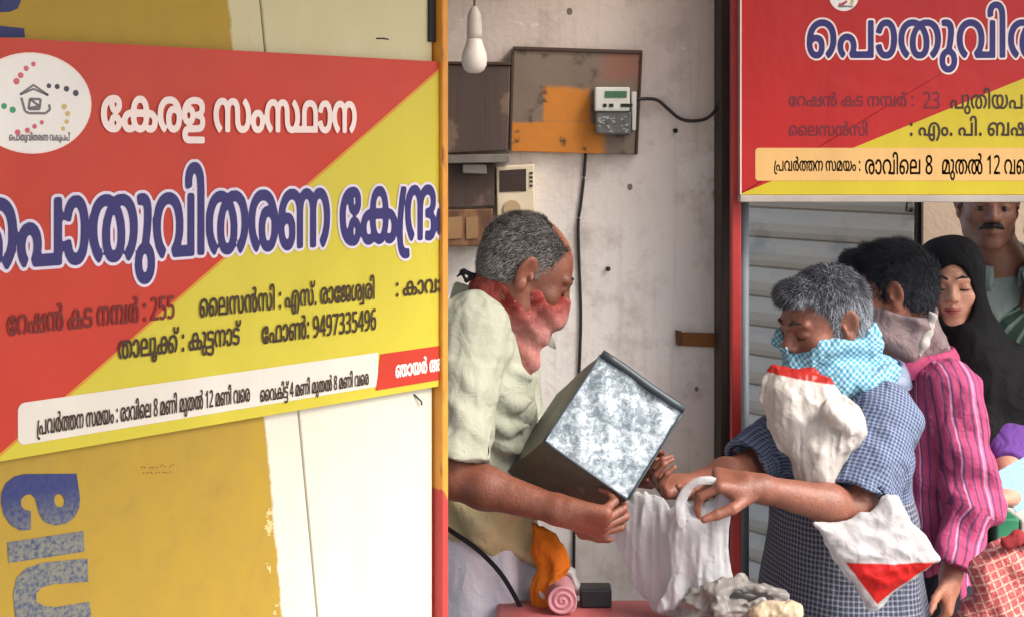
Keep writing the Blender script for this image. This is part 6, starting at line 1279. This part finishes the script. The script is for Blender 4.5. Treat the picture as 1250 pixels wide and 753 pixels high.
MAT_PURPLE = cloth_mat('purple_cotton', (104, 66, 140), bump=.7)
f = SDF(); add_torso(f, shLd, shRd, neckD-(0, 0, .03), hipD, fD, .155, .76); f.cone(shLd, elLd, .062, .058, .04); f.cyl(elLd*1.06-wrLd*.06, elLd*.62+wrLd*.38, .056, .05, .03); f.cone(shRd, elRd, .06, .055, .04); f.cone(elRd, elRd*.3+wrRd*.7, .055, .045, .03)
f.cone(hipD, (BD[0], 3.86, STREET+.2), .16, .24, .05, (fD, .8)); f.fn((-9, -9, -9), (9, 9, 9), lambda X, Y, Z: STREET+.15-Z, .01, 'i')
f.disp((-2, 2, -1), (3, 5, 2), lambda X, Y, Z: .006*waves(X, Y, Z, 22, 3)+.004*waves(X, Y, Z, 50, 8))
sdf_obj('dress', f, .008, MAT_PURPLE, D, BD, [(hipD, neckD, .17, fD)])

# =================== the tall man behind, face cut by the board
BE = np.array((P(1225, 700, 4.1)[0], 4.1, STREET))
hE = Head(P(1206, 250, 4.02), (-.18, -.98, -.08), (0, -.08, 1), 1.02)
fE = np.array((-.1, -.99, 0))
neckE = P(1220, 318, 4.08); shLe, shRe = P(1312, 358, 4.1), P(1142, 358, 4.1); hipE = P(1225, 590, 4.12)
elLe, wrLe, elRe, wrRe = P(1335, 500, 4.12), P(1318, 610, 4.04), P(1122, 500, 4.12), P(1130, 610, 4.04)
f = SDF(); add_torso(f, shLe, shRe, neckE, hipE, fE, .16, .68); add_arm(f, shLe, elLe, wrLe); add_arm(f, shRe, elRe, wrRe)
add_hand(f, wrLe, (0, -.1, -1), (-.9, 0, 0), -1, (15, 20, 15)); add_hand(f, wrRe, (0, -.1, -1), (.9, 0, 0), 1, (15, 20, 15))
add_legs(f, hipE, fE, STREET); add_head(f, hE, neckE, .06, .9, False, True, .4); open_eyes(f, hE, .0028)
Ee, V, Q = sdf_obj('person', f, .009, MAT_SKIN_D, None, BE, fine=[hE.box()], hf=.0036, smooth_it=1)
tag(Ee, 'moustached man standing behind the headscarf woman, face half hidden by the board', 'person', 'people')
f = hair_sdf(hE, [(-.12, -.062), (-.03, -.03), (-.012, .03), (.004, .028), (.012, -.012), (.030, -.01), (.04, .03), (.055, .058), (.1, .066)], .008, .003, seed=3)
o, V, Q = sdf_obj('hair', f, .005, MAT_HAIR_C, Ee, BE)
face_bits(hE, Ee, BE, MAT_BLACKHAIR, MAT_LASH, True, .2, .0042, .0013, .0022); eyeballs(hE, Ee, BE)
f = SDF(); 
for q in (-1, 1): f.chain([hE.L(0, .098, -.0445), hE.L(q*.018, .094, -.0465), hE.L(q*.031, .081, -.057)], [.0075*1.02, .0075, .003], .004)
f.disp(*hE.box(), lambda X, Y, Z: .0016*waves(X, Y, Z, 500, 2, 4))
sdf_obj('moustache', f, .002, hair_mat('moustache_hair', (34, 30, 30), (92, 84, 80), .25), Ee, BE)
MAT_SHIRT_E = cloth_mat('grey_green_cotton', (134, 146, 140), bump=.5)
f = SDF(); add_torso(f, shLe, shRe, neckE-(0, 0, .02), hipE, fE, .175, .74); f.cone(hipE, hipE-(0, 0, .08), .175, .175, .03, (fE, .74))
for a, b in ((shLe, elLe), (shRe, elRe)): f.cone(a, a*.4+b*.6, .066, .064, .05); f.cyl(a*.6+b*.4, a*.15+b*.85, .062, .066, .02)
f.cone(neckE+(0, -.07, .0), neckE+(0, -.14, -.09), .028, .008, .015, None, 's'); f.cone(neckE+(0, 0, .02), neckE+(0, -.03, .2), .068, .08, .012, None, 's')
f.disp((-2, 2, -1), (3, 5, 2), lambda X, Y, Z: .006*waves(X, Y, Z, 15, 3)+.002*waves(X, Y, Z, 50, 8))
bonesE = [(hipE, (shLe+shRe)/2, .17, (1, 0, 0)), (shLe, elLe, .07, (0, -1, 0)), (shRe, elRe, .07, (0, -1, 0))]
sdf_obj('shirt', f, .008, MAT_SHIRT_E, Ee, BE, bonesE)
collar(Ee, BE, neckE+(0, 0, .016), fE, .092, .036, MAT_SHIRT_E, .05, 2.75)
f = SDF(); add_legs(f, hipE-(0, 0, .03), fE, STREET); f.inflate(.018); f.cone(hipE, hipE-(0, 0, .08), .15, .16, .04, (fE, .75)); sdf_obj('trousers', f, .009, MAT_TROUS, Ee, BE, bonesE[:1])

# =================== the man at the right edge, green striped shirt
BF = np.array((P(1286, 700, 3.98)[0]+.03, 3.98, STREET))
hF = Head(P(1292, 270, 3.95), (-.75, -.62, -.1), (0, -.06, 1), 1.02); fF = np.array((-.5, -.86, 0))
neckF = P(1282, 358, 4.0); shLf, shRf = P(1368, 405, 3.93), P(1224, 402, 4.06); hipF = P(1291, 620, 4.0)
elLf, wrLf, elRf, wrRf = P(1396, 530, 3.94), P(1376, 640, 3.86), P(1216, 530, 4.04), P(1238, 620, 3.98)
f = SDF(); add_torso(f, shLf, shRf, neckF, hipF, fF, .16, .68); add_arm(f, shLf, elLf, wrLf); add_arm(f, shRf, elRf, wrRf)
add_hand(f, wrLf, (0, -.1, -1), (-.9, 0, 0), -1, (15, 20, 15)); add_hand(f, wrRf, (0, -.1, -1), (.9, 0, 0), 1, (15, 20, 15))
add_legs(f, hipF, fF, STREET); add_head(f, hF, neckF, .06, .9)
Ff, V, Q = sdf_obj('person', f, .009, MAT_SKIN_A, None, BF, fine=[hF.box()], hf=.005, smooth_it=1)
tag(Ff, 'man in dark green striped shirt at the right edge of the queue', 'person', 'people')
f = hair_sdf(hF, [(-.12, -.062), (-.03, -.03), (-.012, .03), (.004, .028), (.012, -.012), (.030, -.01), (.04, .03), (.055, .058), (.1, .066)], .008, .003, seed=3)
sdf_obj('hair', f, .005, MAT_HAIR_C, Ff, BF); face_bits(hF, Ff, BF, MAT_BLACKHAIR, MAT_LASH, True, .5)
MAT_SHIRT_F = cloth_mat('green_striped_cotton', (52, 70, 60), (116, 132, 118), 'stripe', .022, .5, mixw=.3)
f = SDF(); add_torso(f, shLf, shRf, neckF-(0, 0, .02), hipF, fF, .175, .74); f.cone(hipF, hipF-(0, 0, .08), .175, .175, .03, (fF, .74))
for a, b in ((shLf, elLf), (shRf, elRf)): f.cone(a, a*.4+b*.6, .066, .064, .05); f.cyl(a*.6+b*.4, a*.15+b*.85, .062, .066, .02)
f.cone(neckF+(0, 0, .02), neckF+(0, -.03, .2), .068, .08, .012, None, 's')
f.disp((-2, 2, -1), (3, 5, 2), lambda X, Y, Z: .006*waves(X, Y, Z, 15, 3))
bonesF = [(hipF, (shLf+shRf)/2, .17, (1, 0, 0)), (shLf, elLf, .07, (0, -1, 0)), (shRf, elRf, .07, (0, -1, 0))]
sdf_obj('shirt', f, .009, MAT_SHIRT_F, Ff, BF, bonesF)
f = SDF(); add_legs(f, hipF-(0, 0, .03), fF, STREET); f.inflate(.018); f.cone(hipF, hipF-(0, 0, .08), .15, .16, .04, (fF, .75)); sdf_obj('trousers', f, .01, MAT_TROUS, Ff, BF, bonesF[:1])
# ------------------------------------------------------------------ the counter and what lies on it
MAT_CTOP = plain('faded_red_paint', (172, 92, 92), .5, .3, 9, .3, 40); MAT_CLEG = wood_mat('counter_wood', (92, 58, 44), (122, 80, 58), 'z')
CZ = P(700, 731, 2.97)[2]
ct = empty('counter', (.3, 2.75, 0), label='low counter table with faded red top in front of the shopkeeper', cat='counter')
xl, xr = P(606, 0, 2.95)[0]-.3, P(903, 0, 2.95)[0]-.3
g = MB(); g.box((xl, -.27, CZ-.045), (xr, .22, CZ)); g.build('tabletop', MAT_CTOP, ct, bevel=.008)
for x in (xl+.05, xr-.05):
    for y in (-.22, .17):
        g = MB(); g.box((x-.025, y-.025, STREET if y < 0 and False else 0.0), (x+.025, y+.025, CZ-.046)); g.build('leg', MAT_CLEG, ct, bevel=.004)
g = MB(); g.box((xl+.06, -.235, CZ-.16), (xr-.06, -.215, CZ-.046)); g.build('apron', MAT_CLEG, ct)
CY = 2.75
# rolled bundle with spiral end
m = Mat('rolled_pink'); v = m.co(); x, y, z = m.sep(v)
ang = m.math('ARCTAN2', z, x); rad = m.math('POWER', m.math('ADD', m.math('MULTIPLY', x, x), m.math('MULTIPLY', z, z)), .5)
sp = m.math('FRACT', m.math('ADD', m.math('DIVIDE', rad, .011), m.math('DIVIDE', ang, 6.2832)))
m.bump(m.noise(v, 60, 4), .4, .004)
MAT_ROLL = m.done(m.mix(m.step(sp, .5, .2), lin(160, 100, 108), lin(190, 136, 142)), .7)
kr = 2.9/F; c = P(685, 721, 2.90)
f = SDF(); f.cyl((0, -.035, 0), (0, .075, 0), .0295, .0295, .006); f.disp((-1, -1, -1), (1, 1, 1), lambda X, Y, Z: .0015*np.sin(np.arctan2(Z, X)+np.sqrt(X*X+Z*Z)*560)*(Y < -.02)+.0012*waves(X, Y, Z, 120, 2))
o, V, Q = sdf_obj('cloth_roll', f, .0022, MAT_ROLL); o.location = (c[0], c[1], CZ+.0295)
tag(o, 'pink cloth roll with spiral end lying at the left of the counter', 'cloth roll')
MAT_WHITECL = cloth_mat('white_cloth', (196, 192, 192), bump=.7)
c = P(682, 701, 2.95); f = SDF()
f.cone(c+(-.028, .0, -.03), c+(.024, .0, -.03), .030, .020, .02); f.cone(c+(-.02, 0, .0), c+(.03, .01, .006), .012, .006, .02); f.box(c+(0, .03, -.05), (.03, .02, .03), None, .01, .02)
f.disp(c-.2, c+.2, lambda X, Y, Z: .005*np.sin((X+Z*.6)*150+2*waves(X, Y, Z, 40, 2))+.003*waves(X, Y, Z, 80, 4))
o, V, Q = sdf_obj('white_cloth', f, .0026, MAT_WHITECL, None, (c[0], c[1], CZ)); tag(o, 'crumpled white cloth piled behind the pink roll', 'cloth')
# black box
c = P(724, 720, 3.02); g = MB()
g.box((-.032, -.02, 0), (.032, .03, .038)); o = g.build('black_box', plain('black_plastic', (30, 32, 36), .45, .2), None, (c[0], 2.93, CZ+.001), smooth=False, bevel=.004)
tag(o, 'small black box near the back edge of the counter', 'box')
# orange cloth hanging from the waist
MAT_ORANGE = cloth_mat('orange_cotton', (200, 106, 26), bump=.8)
f = SDF(); f.pouch([(650, 636), (668, 646), (683, 668), (691, 690), (684, 708), (690, 728), (686, 752), (654, 752), (651, 718), (660, 694), (648, 668)], 2.935, .022, .03, .02)
crease_ = lambda X, Y, Z: .016*folds(X, Y, Z, 30, 2, 1.4, .5)+.006*folds(X, Y, Z, 70, 5)
f.disp((-1, 2, 0), (1, 4, 2), crease_)
o, V, Q = sdf_obj('orange_cloth', f, .003, MAT_ORANGE, None, P(664, 745, 2.98)); tag(o, 'orange cloth hanging between the shopkeeper and the counter', 'cloth')

# ------------------------------------------------------------------ the grey tin
m = Mat('spangled_zinc'); v = m.co()
vo = m.n('TexVoronoi', Vector=m.n('Mapping', _0=v, Scale=(1, 1, 1)).outputs[0], Scale=95)
cv = m.sep(vo.outputs['Color']); big = m.noise(v, 16, 5, .6, .6); fine = m.noise(v, 85, 5, .75, .5)
t = m.math('ADD', m.math('MULTIPLY', fine, .85), m.math('MULTIPLY', m.math('SUBTRACT', big, .5), .5))
col = m.ramp(t, [(.34, lin(104, 116, 124)), (.45, lin(158, 170, 178)), (.58, lin(206, 216, 222))])
rs = m.noise(v, 9, 5, .7); col = m.mix(m.math('MULTIPLY', m.ramp(rs, [(.6, 0.), (.7, 1.)]), .5), col, lin(120, 112, 100))
dk = m.noise(m.scale(v, 3, 3, 60), 3, 3); col = m.mix(m.math('MULTIPLY', m.ramp(dk, [(.62, 0.), (.68, 1.)]), .35), col, lin(96, 104, 110))
m.bump(fine, .2, .003)
MAT_ZINC = m.done(col, .5, .25, .5)
m = Mat('dull_tin'); v = m.co(); n1 = m.noise(v, 7, 5, .6, .6); n2 = m.noise(v, 34, 4)
col = m.mix(m.ramp(n1, [(.38, 0.), (.65, 1.)]), lin(84, 92, 88), lin(112, 104, 84)); col = m.mix(m.math('MULTIPLY', n2, .45), col, lin(58, 62, 60)); col = m.mix(m.math('MULTIPLY', m.ramp(m.noise(v, 22, 6, .7), [(.58, 0.), (.64, 1.)]), .6), col, lin(140, 134, 122))
m.bump(n1, .3, .02)
MAT_TIN = m.done(col, .5, .35, .5)
A0, B0, C0, D0 = P(733, 430, 2.86), P(835, 506, 2.84), P(765, 606, 2.77), P(664, 541, 2.79)
ctr = (A0+B0+C0+D0)/4
u_ = nrm(B0-A0+C0-D0); w_ = nrm((D0-A0+C0-B0)-u_*((D0-A0+C0-B0)@u_)); nn = np.cross(u_, w_)
if nn[1] > 0: nn = -nn       # towards the camera
hu = .5*np.linalg.norm(B0-A0+C0-D0)/2; hw = .5*np.linalg.norm(D0-A0+C0-B0)/2
# axis of the tin leans to the lower left behind the bright end
ax = nrm(P(690, 566, 3.03)-ctr); LEN = .245
tin = empty('tin_can', ctr, label='battered square grey tin being tilted over the white bag', cat='tin can')
def tp(a, b, d): return u_*hu*a+w_*hw*b+ax*d
g = MB(); n = 10; v = []; f_ = []
ring = []
for a, b in [(-1+2*i/n, -1) for i in range(n)]+[(1, -1+2*i/n) for i in range(n)]+[(1-2*i/n, 1) for i in range(n)]+[(-1, 1-2*i/n) for i in range(n)]: ring.append((a, b))
rnd = random.Random(3); NR = 14
for j in range(NR+1):
    d = LEN*j/NR; t = j/NR; swell = 1+.012*math.sin(t*math.pi)
    for a, b in ring:
        bul = .012*math.sin(t*9+a*3+b*2)*(.6+.4*math.sin(a*5+b*4))
        v.append(tp(a*swell+(bul if abs(a) == 1 else 0), b*swell+(bul if abs(b) == 1 else 0), d))
k = len(ring)
f_ = [(j*k+i, j*k+(i+1) % k, (j+1)*k+(i+1) % k, (j+1)*k+i) for j in range(NR) for i in range(k)]
f_.append(tuple(NR*k+i for i in range(k)))
g.add(v, f_); g.build('body', MAT_TIN, tin, smooth=False)
g = MB()   # bright bottom plate, slightly buckled
vv = []; N = 16
for j in range(N+1):
    for i in range(N+1):
        a, b = -1+2*i/N, -1+2*j/N; vv.append(tp(a*.985, b*.985, .004+.004*math.sin(a*4+b*3)*math.cos(b*3)+.002*math.sin(a*9-b*7)))
g.add(vv, [(j*(N+1)+i, j*(N+1)+i+1, (j+1)*(N+1)+i+1, (j+1)*(N+1)+i) for j in range(N) for i in range(N)]); g.build('end_plate', MAT_ZINC, tin, smooth=True)
MAT_RIMT = plain('dark_tin_rim', (70, 78, 84), .45, .25, 30, .2, 60, .4)
g = MB()
for (a0, b0), (a1, b1), r in (((-1, -1), (1, -1), .0078), ((1, -1), (1, 1), .0026), ((1, 1), (-1, 1), .0026), ((-1, 1), (-1, -1), .0026)):
    o_ = (0, -.04) if b0 == b1 == -1 else (0, 0)
    g.tube([tp(a0+(a1-a0)*t+o_[0], b0+(b1-b0)*t+o_[1]-.012*math.sin(t*7)*(b0 == b1 == -1), -.001) for t in np.linspace(0, 1, 9)], r, 8)
g.build('rim', MAT_RIMT, tin, smooth=True)

# ------------------------------------------------------------------ plastic bags
def plastic(name, rgb, rgb2=None, split=None, trans=.35, rough=.38, alpha=1.):
    m = Mat(name); v = m.co(); n1 = m.noise(v, 10, 5, .6, 1.)
    col = lin(*rgb)
    if rgb2: col = m.mix(split(m, v, n1), col, lin(*rgb2))
    rg = m.n('TexNoise', dict(noise_type='RIDGED_MULTIFRACTAL'), Vector=v, Scale=20, Detail=3, Roughness=.5, Distortion=1.).outputs[0]
    m.bump(m.math('ADD', m.noise(v, 26, 3, .5, 1.2), m.math('MULTIPLY', rg, .5)), .5, .010)
    return m.done(col, rough, 0, .5, Transmission_Weight=trans, IOR=1.12, Alpha=alpha, Coat_Weight=.25, Coat_Roughness=.2)
MAT_BAGW = plastic('white_polythene', (196, 196, 199), None, None, .1, .3, .74)
def crumple(f, c, amp=.006, fr=40, seed=1, r=.5, d=(.8, 0, .6), fd=70):
    c = np.array(c, float)
    f.disp(c-r, c+r, lambda X, Y, Z: amp*(1-2*np.abs(waves(X, Y, Z, fr, seed)))*.6+amp*.8*np.sin((X*d[0]+Y*d[1]+Z*d[2])*fd+2.5*waves(X, Y, Z, fr*.45, seed+2))+amp*.35*waves(X, Y, Z, fr*3, seed+5))
def crease(f, c, amp, fr, seed, r, sx=1., sz=1.):
    c = np.array(c, float)
    f.disp(c-r, c+r, lambda X, Y, Z: amp*folds(X, Y, Z, fr, seed, sx, sz)+amp*.45*folds(X, Y, Z, fr*2.6, seed+4, sx, sz))
# carrier bag held open under the tin
f = SDF()
f.pouch([(770, 600), (800, 606), (826, 612), (856, 630), (862, 744), (796, 744), (776, 708), (759, 680), (746, 652), (754, 624)], 2.87, .016, .05, .012, lean=(-.5, 0))
f.pouch([(827, 612), (841, 617), (868, 615), (877, 606), (887, 608), (891, 630), (887, 668), (892, 714), (886, 744), (806, 744), (824, 700), (819, 650)], 2.80, .020, .05, .012)
f.fn((-3, 2, 0), (3, 4, CZ+.003), lambda X, Y, Z: CZ+.002-Z, .004, 'i')
crease(f, P(840, 670, 2.8), .013, 26, 3, .4, 1.7, .30)
f.chain(spline([P(832, 640, 2.775), P(830, 615, 2.785), P(842, 594, 2.785), P(858, 586, 2.78), P(874, 587, 2.785)], 4), [.0085]*8+[.0070]*9, .008, ((0, 1, 0), .3))
f.chain(spline([P(884, 640, 2.79), P(885, 620, 2.79), P(886, 606, 2.79), P(884, 596, 2.79)], 4), [.009]*13, .01, ((0, 1, 0), .35))
o, V, Q = sdf_obj('carrier_bag', f, .0034, MAT_BAGW, None, P(850, 735, 2.82)); tag(o, 'white plastic carrier bag held open by its handle under the tin', 'bag')
def edge(m, x, z, p0, p1, bs, soft=.0015):
    """1 on the left of the line from p0 to p1 (photo pixels at depth 2.83 or so), in the bag's own frame"""
    a, b = p0-bs, p1-bs; nx, nz = -(b[2]-a[2]), (b[0]-a[0]); L = math.hypot(nx, nz)
    d = m.math('ADD', m.math('MULTIPLY', m.math('SUBTRACT', x, a[0]), nx/L), m.math('MULTIPLY', m.math('SUBTRACT', z, a[2]), nz/L))
    return m.step(d, 0, soft)
# sack clamped to the chest, red hem at the top
YS = 2.925; bs = P(990, 590, YS)
def split_red(m, v, n1):
    x, y, z = m.sep(v); zz = m.math('ADD', z, m.math('MULTIPLY', m.math('SUBTRACT', n1, .5), .006))
    return edge(m, x, zz, P(940, 458, YS), P(1020, 470, YS), bs)
MAT_SACK = plastic('cream_sack', (202, 195, 188), (172, 48, 42), split_red, .2, .5)
f = SDF()
f.pouch([(951, 456), (986, 454), (1014, 462), (1023, 484), (1042, 498), (1052, 517), (1045, 538), (1026, 562), (1008, 592), (972, 588), (966, 564), (941, 522), (935, 498), (938, 472)], YS, .042, .05, .02, lean=(-.25, .3))
f.cone(P(1010, 500, YS-.055), P(1034, 520, YS-.05), .015, .014, .02); f.cone(P(1004, 516, YS-.065), P(1020, 528, YS-.062), .009, .007, .012, None, 's')
f.cone(P(1024, 545, YS-.045), P(996, 588, YS-.035), .018, .008, .015)
crease(f, P(990, 520, YS), .016, 24, 15, .3, 1.2, .8)
o, V, Q = sdf_obj('plastic_sack', f, .0030, MAT_SACK, None, bs); tag(o, 'cream plastic sack with red hem tucked against the grey haired man\'s chest', 'bag')
# bag on the arm: white above, red lower triangle
YG = 2.815; bs = P(1070, 735, YG)
def split_low(m, v, n1):
    x, y, z = m.sep(v); w_ = m.math('MULTIPLY', m.math('SUBTRACT', n1, .5), .006); x = m.math('ADD', x, w_); z = m.math('ADD', z, w_)
    t0, t1, t2 = P(1028, 681, YG), P(1142, 685, YG), P(1066, 731, YG)
    return m.math('MULTIPLY', m.math('MULTIPLY', edge(m, x, z, t1, t0, bs), edge(m, x, z, t0, t2, bs)), edge(m, x, z, t2, t1, bs))
MAT_BAGR = plastic('white_red_polythene', (188, 185, 186), (186, 32, 30), split_low, .2, .35)
f = SDF()
f.pouch([(994, 638), (1030, 636), (1062, 628), (1085, 605), (1097, 611), (1112, 638), (1129, 658), (1147, 683), (1120, 701), (1090, 720), (1066, 736), (1059, 738), (1040, 708), (1020, 683), (1010, 664)], YG, .024, .05, .012, lean=(.12, .15))
crease(f, P(1068, 680, YG), .011, 26, 8, .3, .8, 1.1)
o, V, Q = sdf_obj('shopping_bag', f, .0028, MAT_BAGR, None, bs); tag(o, 'white shopping bag with red lower part hanging from the grey haired man\'s arm', 'bag')
# grey bags on the counter corner
MAT_BAGG = plastic('grey_polythene', (132, 128, 124), (176, 174, 170), lambda m, v, n1: m.ramp(n1, [(.5, 0.), (.6, 1.)]), .1, .35)
f = SDF(); sq = ((0, 1, 0), .7)
f.pouch([(828, 742), (846, 724), (870, 714), (905, 711), (940, 719), (972, 736), (976, 756), (900, 760), (830, 756)], 2.77, .06, .05, .02, lean=(0, .6))
f.cone(P(838, 738, 2.76), P(878, 722, 2.73), .012, .016, .012); f.cone(P(890, 716, 2.74), P(950, 728, 2.72), .010, .014, .012); f.cone(P(880, 745, 2.70), P(930, 735, 2.70), .014, .010, .012)
f.fn((-3, 2, 0), (3, 4, CZ+.003), lambda X, Y, Z: CZ+.002-Z, .004, 'i')
crease(f, P(905, 735, 2.77), .018, 34, 11, .3, .8, 1.4)
o, V, Q = sdf_obj('crumpled_bag', f, .0028, MAT_BAGG, None, (P(905, 735, 2.77)[0], 2.77, CZ)); tag(o, 'crumpled grey plastic bags on the right corner of the counter', 'bag')
MAT_BAGC = plastic('cream_polythene', (200, 182, 154), None, None, .2, .4)
f = SDF(); f.chain([P(930, 748, 2.66), P(968, 744, 2.66)], [.020, .014], .02); f.ell(P(962, 752, 2.65), (.022, .02, .02), None, .02); crease(f, P(950, 745, 2.66), .008, 60, 13, .2)
f.fn((-3, 2, 0), (3, 4, CZ+.003), lambda X, Y, Z: CZ+.002-Z, .004, 'i')
o, V, Q = sdf_obj('cream_packet', f, .0026, MAT_BAGC, None, (P(950, 745, 2.66)[0], 2.66, CZ)); tag(o, 'small cream packet in front of the crumpled grey bags', 'packet')

# ------------------------------------------------------------------ right edge: the card, the printed cloth bag and a crate behind
m = Mat('blue_card'); v = m.co(); x, y, z = m.sep(v); n1 = m.noise(v, 14, 4)
ln = m.math('MULTIPLY', m.math('GREATER_THAN', m.math('FRACT', m.math('MULTIPLY', z, 90.)), .72), m.math('GREATER_THAN', m.noise(m.scale(v, 90, 1, 12), 1, 2), .52))
MAT_CARD = m.done(m.mix(m.math('MULTIPLY', ln, .35), m.mix(n1, lin(136, 186, 216), lin(164, 204, 228)), lin(92, 130, 164)), .5)
cd = empty('ration_card', P(1250, 590, 3.46), 0, label='pale blue card booklet held by the woman at the right edge', cat='booklet')
cd.rotation_euler = (R_(-16), R_(-24), R_(12))
g = MB(); g.box((-.055, -.0035, -.05), (.085, -.0005, .055)); g.build('cover', MAT_CARD, cd, bevel=.001)
g = MB(); g.box((-.052, .0, -.047), (.082, .004, .052)); g.build('pages', MAT_WHITECL, cd)
m = Mat('printed_pink_cotton'); v = m.co(); x, y, z = m.sep(m.n('Mapping', _0=v, Rotation=(.2, .35, .2)).outputs[0])
n2 = m.noise(v, 30, 4); vo = m.n('TexVoronoi', dict(feature='DISTANCE_TO_EDGE'), Vector=v, Scale=70).outputs['Distance']
gr = m.math('MAXIMUM', m.math('GREATER_THAN', m.math('FRACT', m.math('MULTIPLY', x, 58.)), .78), m.math('GREATER_THAN', m.math('FRACT', m.math('MULTIPLY', z, 58.)), .78))
col = m.mix(m.math('MULTIPLY', gr, .8), m.mix(n2, lin(176, 74, 76), lin(200, 112, 108)), lin(226, 176, 160)); col = m.mix(m.math('MULTIPLY', m.math('LESS_THAN', vo, .06), .5), col, lin(136, 36, 44))
m.bump(m.noise(v, 24, 5, .6, 1.), .8, .012)
MAT_PBAG = m.done(col, .85, 0, .2)
f = SDF(); c = P(1225, 722, 3.05)
f.box(P(1236, 724, 3.05), (.085, .05, .085), rzm(.3)@ry(.25), .03, .03); f.cone(P(1205, 700, 3.03), P(1250, 672, 3.05), .035, .03, .04); f.ell(P(1250, 668, 3.08), (.055, .04, .03), None, .03); f.cone(P(1196, 740, 3.0), P(1214, 690, 3.0), .022, .016, .03)
f.box(P(1225, 800, 3.05), (.10, .06, .09), None, .03, .05)
crumple(f, c, .006, 34, 9, .4, (.8, 0, .7), 80)
o, V, Q = sdf_obj('cloth_bag', f, .004, MAT_PBAG, None, P(1225, 800, 3.05)); tag(o, 'pink and red printed cloth bag at the bottom right corner', 'bag')
f = SDF(); f.chain([P(1228, 664, 3.0), P(1242, 655, 3.0), P(1262, 660, 3.02)], [.012, .014, .014], .01); crumple(f, P(1240, 660, 3.), .004, 60, 4, .2)
sdf_obj('tied_neck', f, .003, cloth_mat('maroon_cotton', (150, 52, 56), bump=.8), o, P(1225, 800, 3.05))
# a helper stand below the bag: stone ledge it rests on
MAT_LEDGE = plain('ledge_cement', (150, 140, 128), .85, .25, 6, .4, 40)
g = MB(); zl = P(1225, 850, 3.05)[2]; g.box((P(1165, 0, 3.05)[0], 2.95, STREET), (P(1420, 0, 3.05)[0], 3.2, zl)); o = g.build('ledge', MAT_LEDGE, bevel=.01); tag(o, 'low cement ledge under the printed cloth bag', 'ledge')
cr = empty('plastic_crate', P(1232, 700, 3.62), label='green and white plastic crate behind the printed cloth bag', cat='crate')
MAT_CG = plain('crate_green', (60, 150, 108), .45, .15); MAT_CW = plain('crate_white', (222, 220, 210), .5, .1)
kz = P(1232, 700, 3.62)[2]
g = MB(); g.box((-.06, -.08, STREET-kz), (-.002, .1, P(0, 622, 3.62)[2]-kz)); g.build('side', MAT_CG, cr, bevel=.006)
g = MB(); g.box((.001, -.085, STREET-kz), (.20, .1, P(0, 624, 3.62)[2]-kz)); g.build('front', MAT_CW, cr, bevel=.006)
g = MB()
for i in range(4): g.box((.02+.045*i, -.088, P(0, 660, 3.62)[2]-kz-.1), (.04+.045*i, -.086, P(0, 660, 3.62)[2]-kz+.05))
g.build('slots', MAT_DARKFRAME, cr)
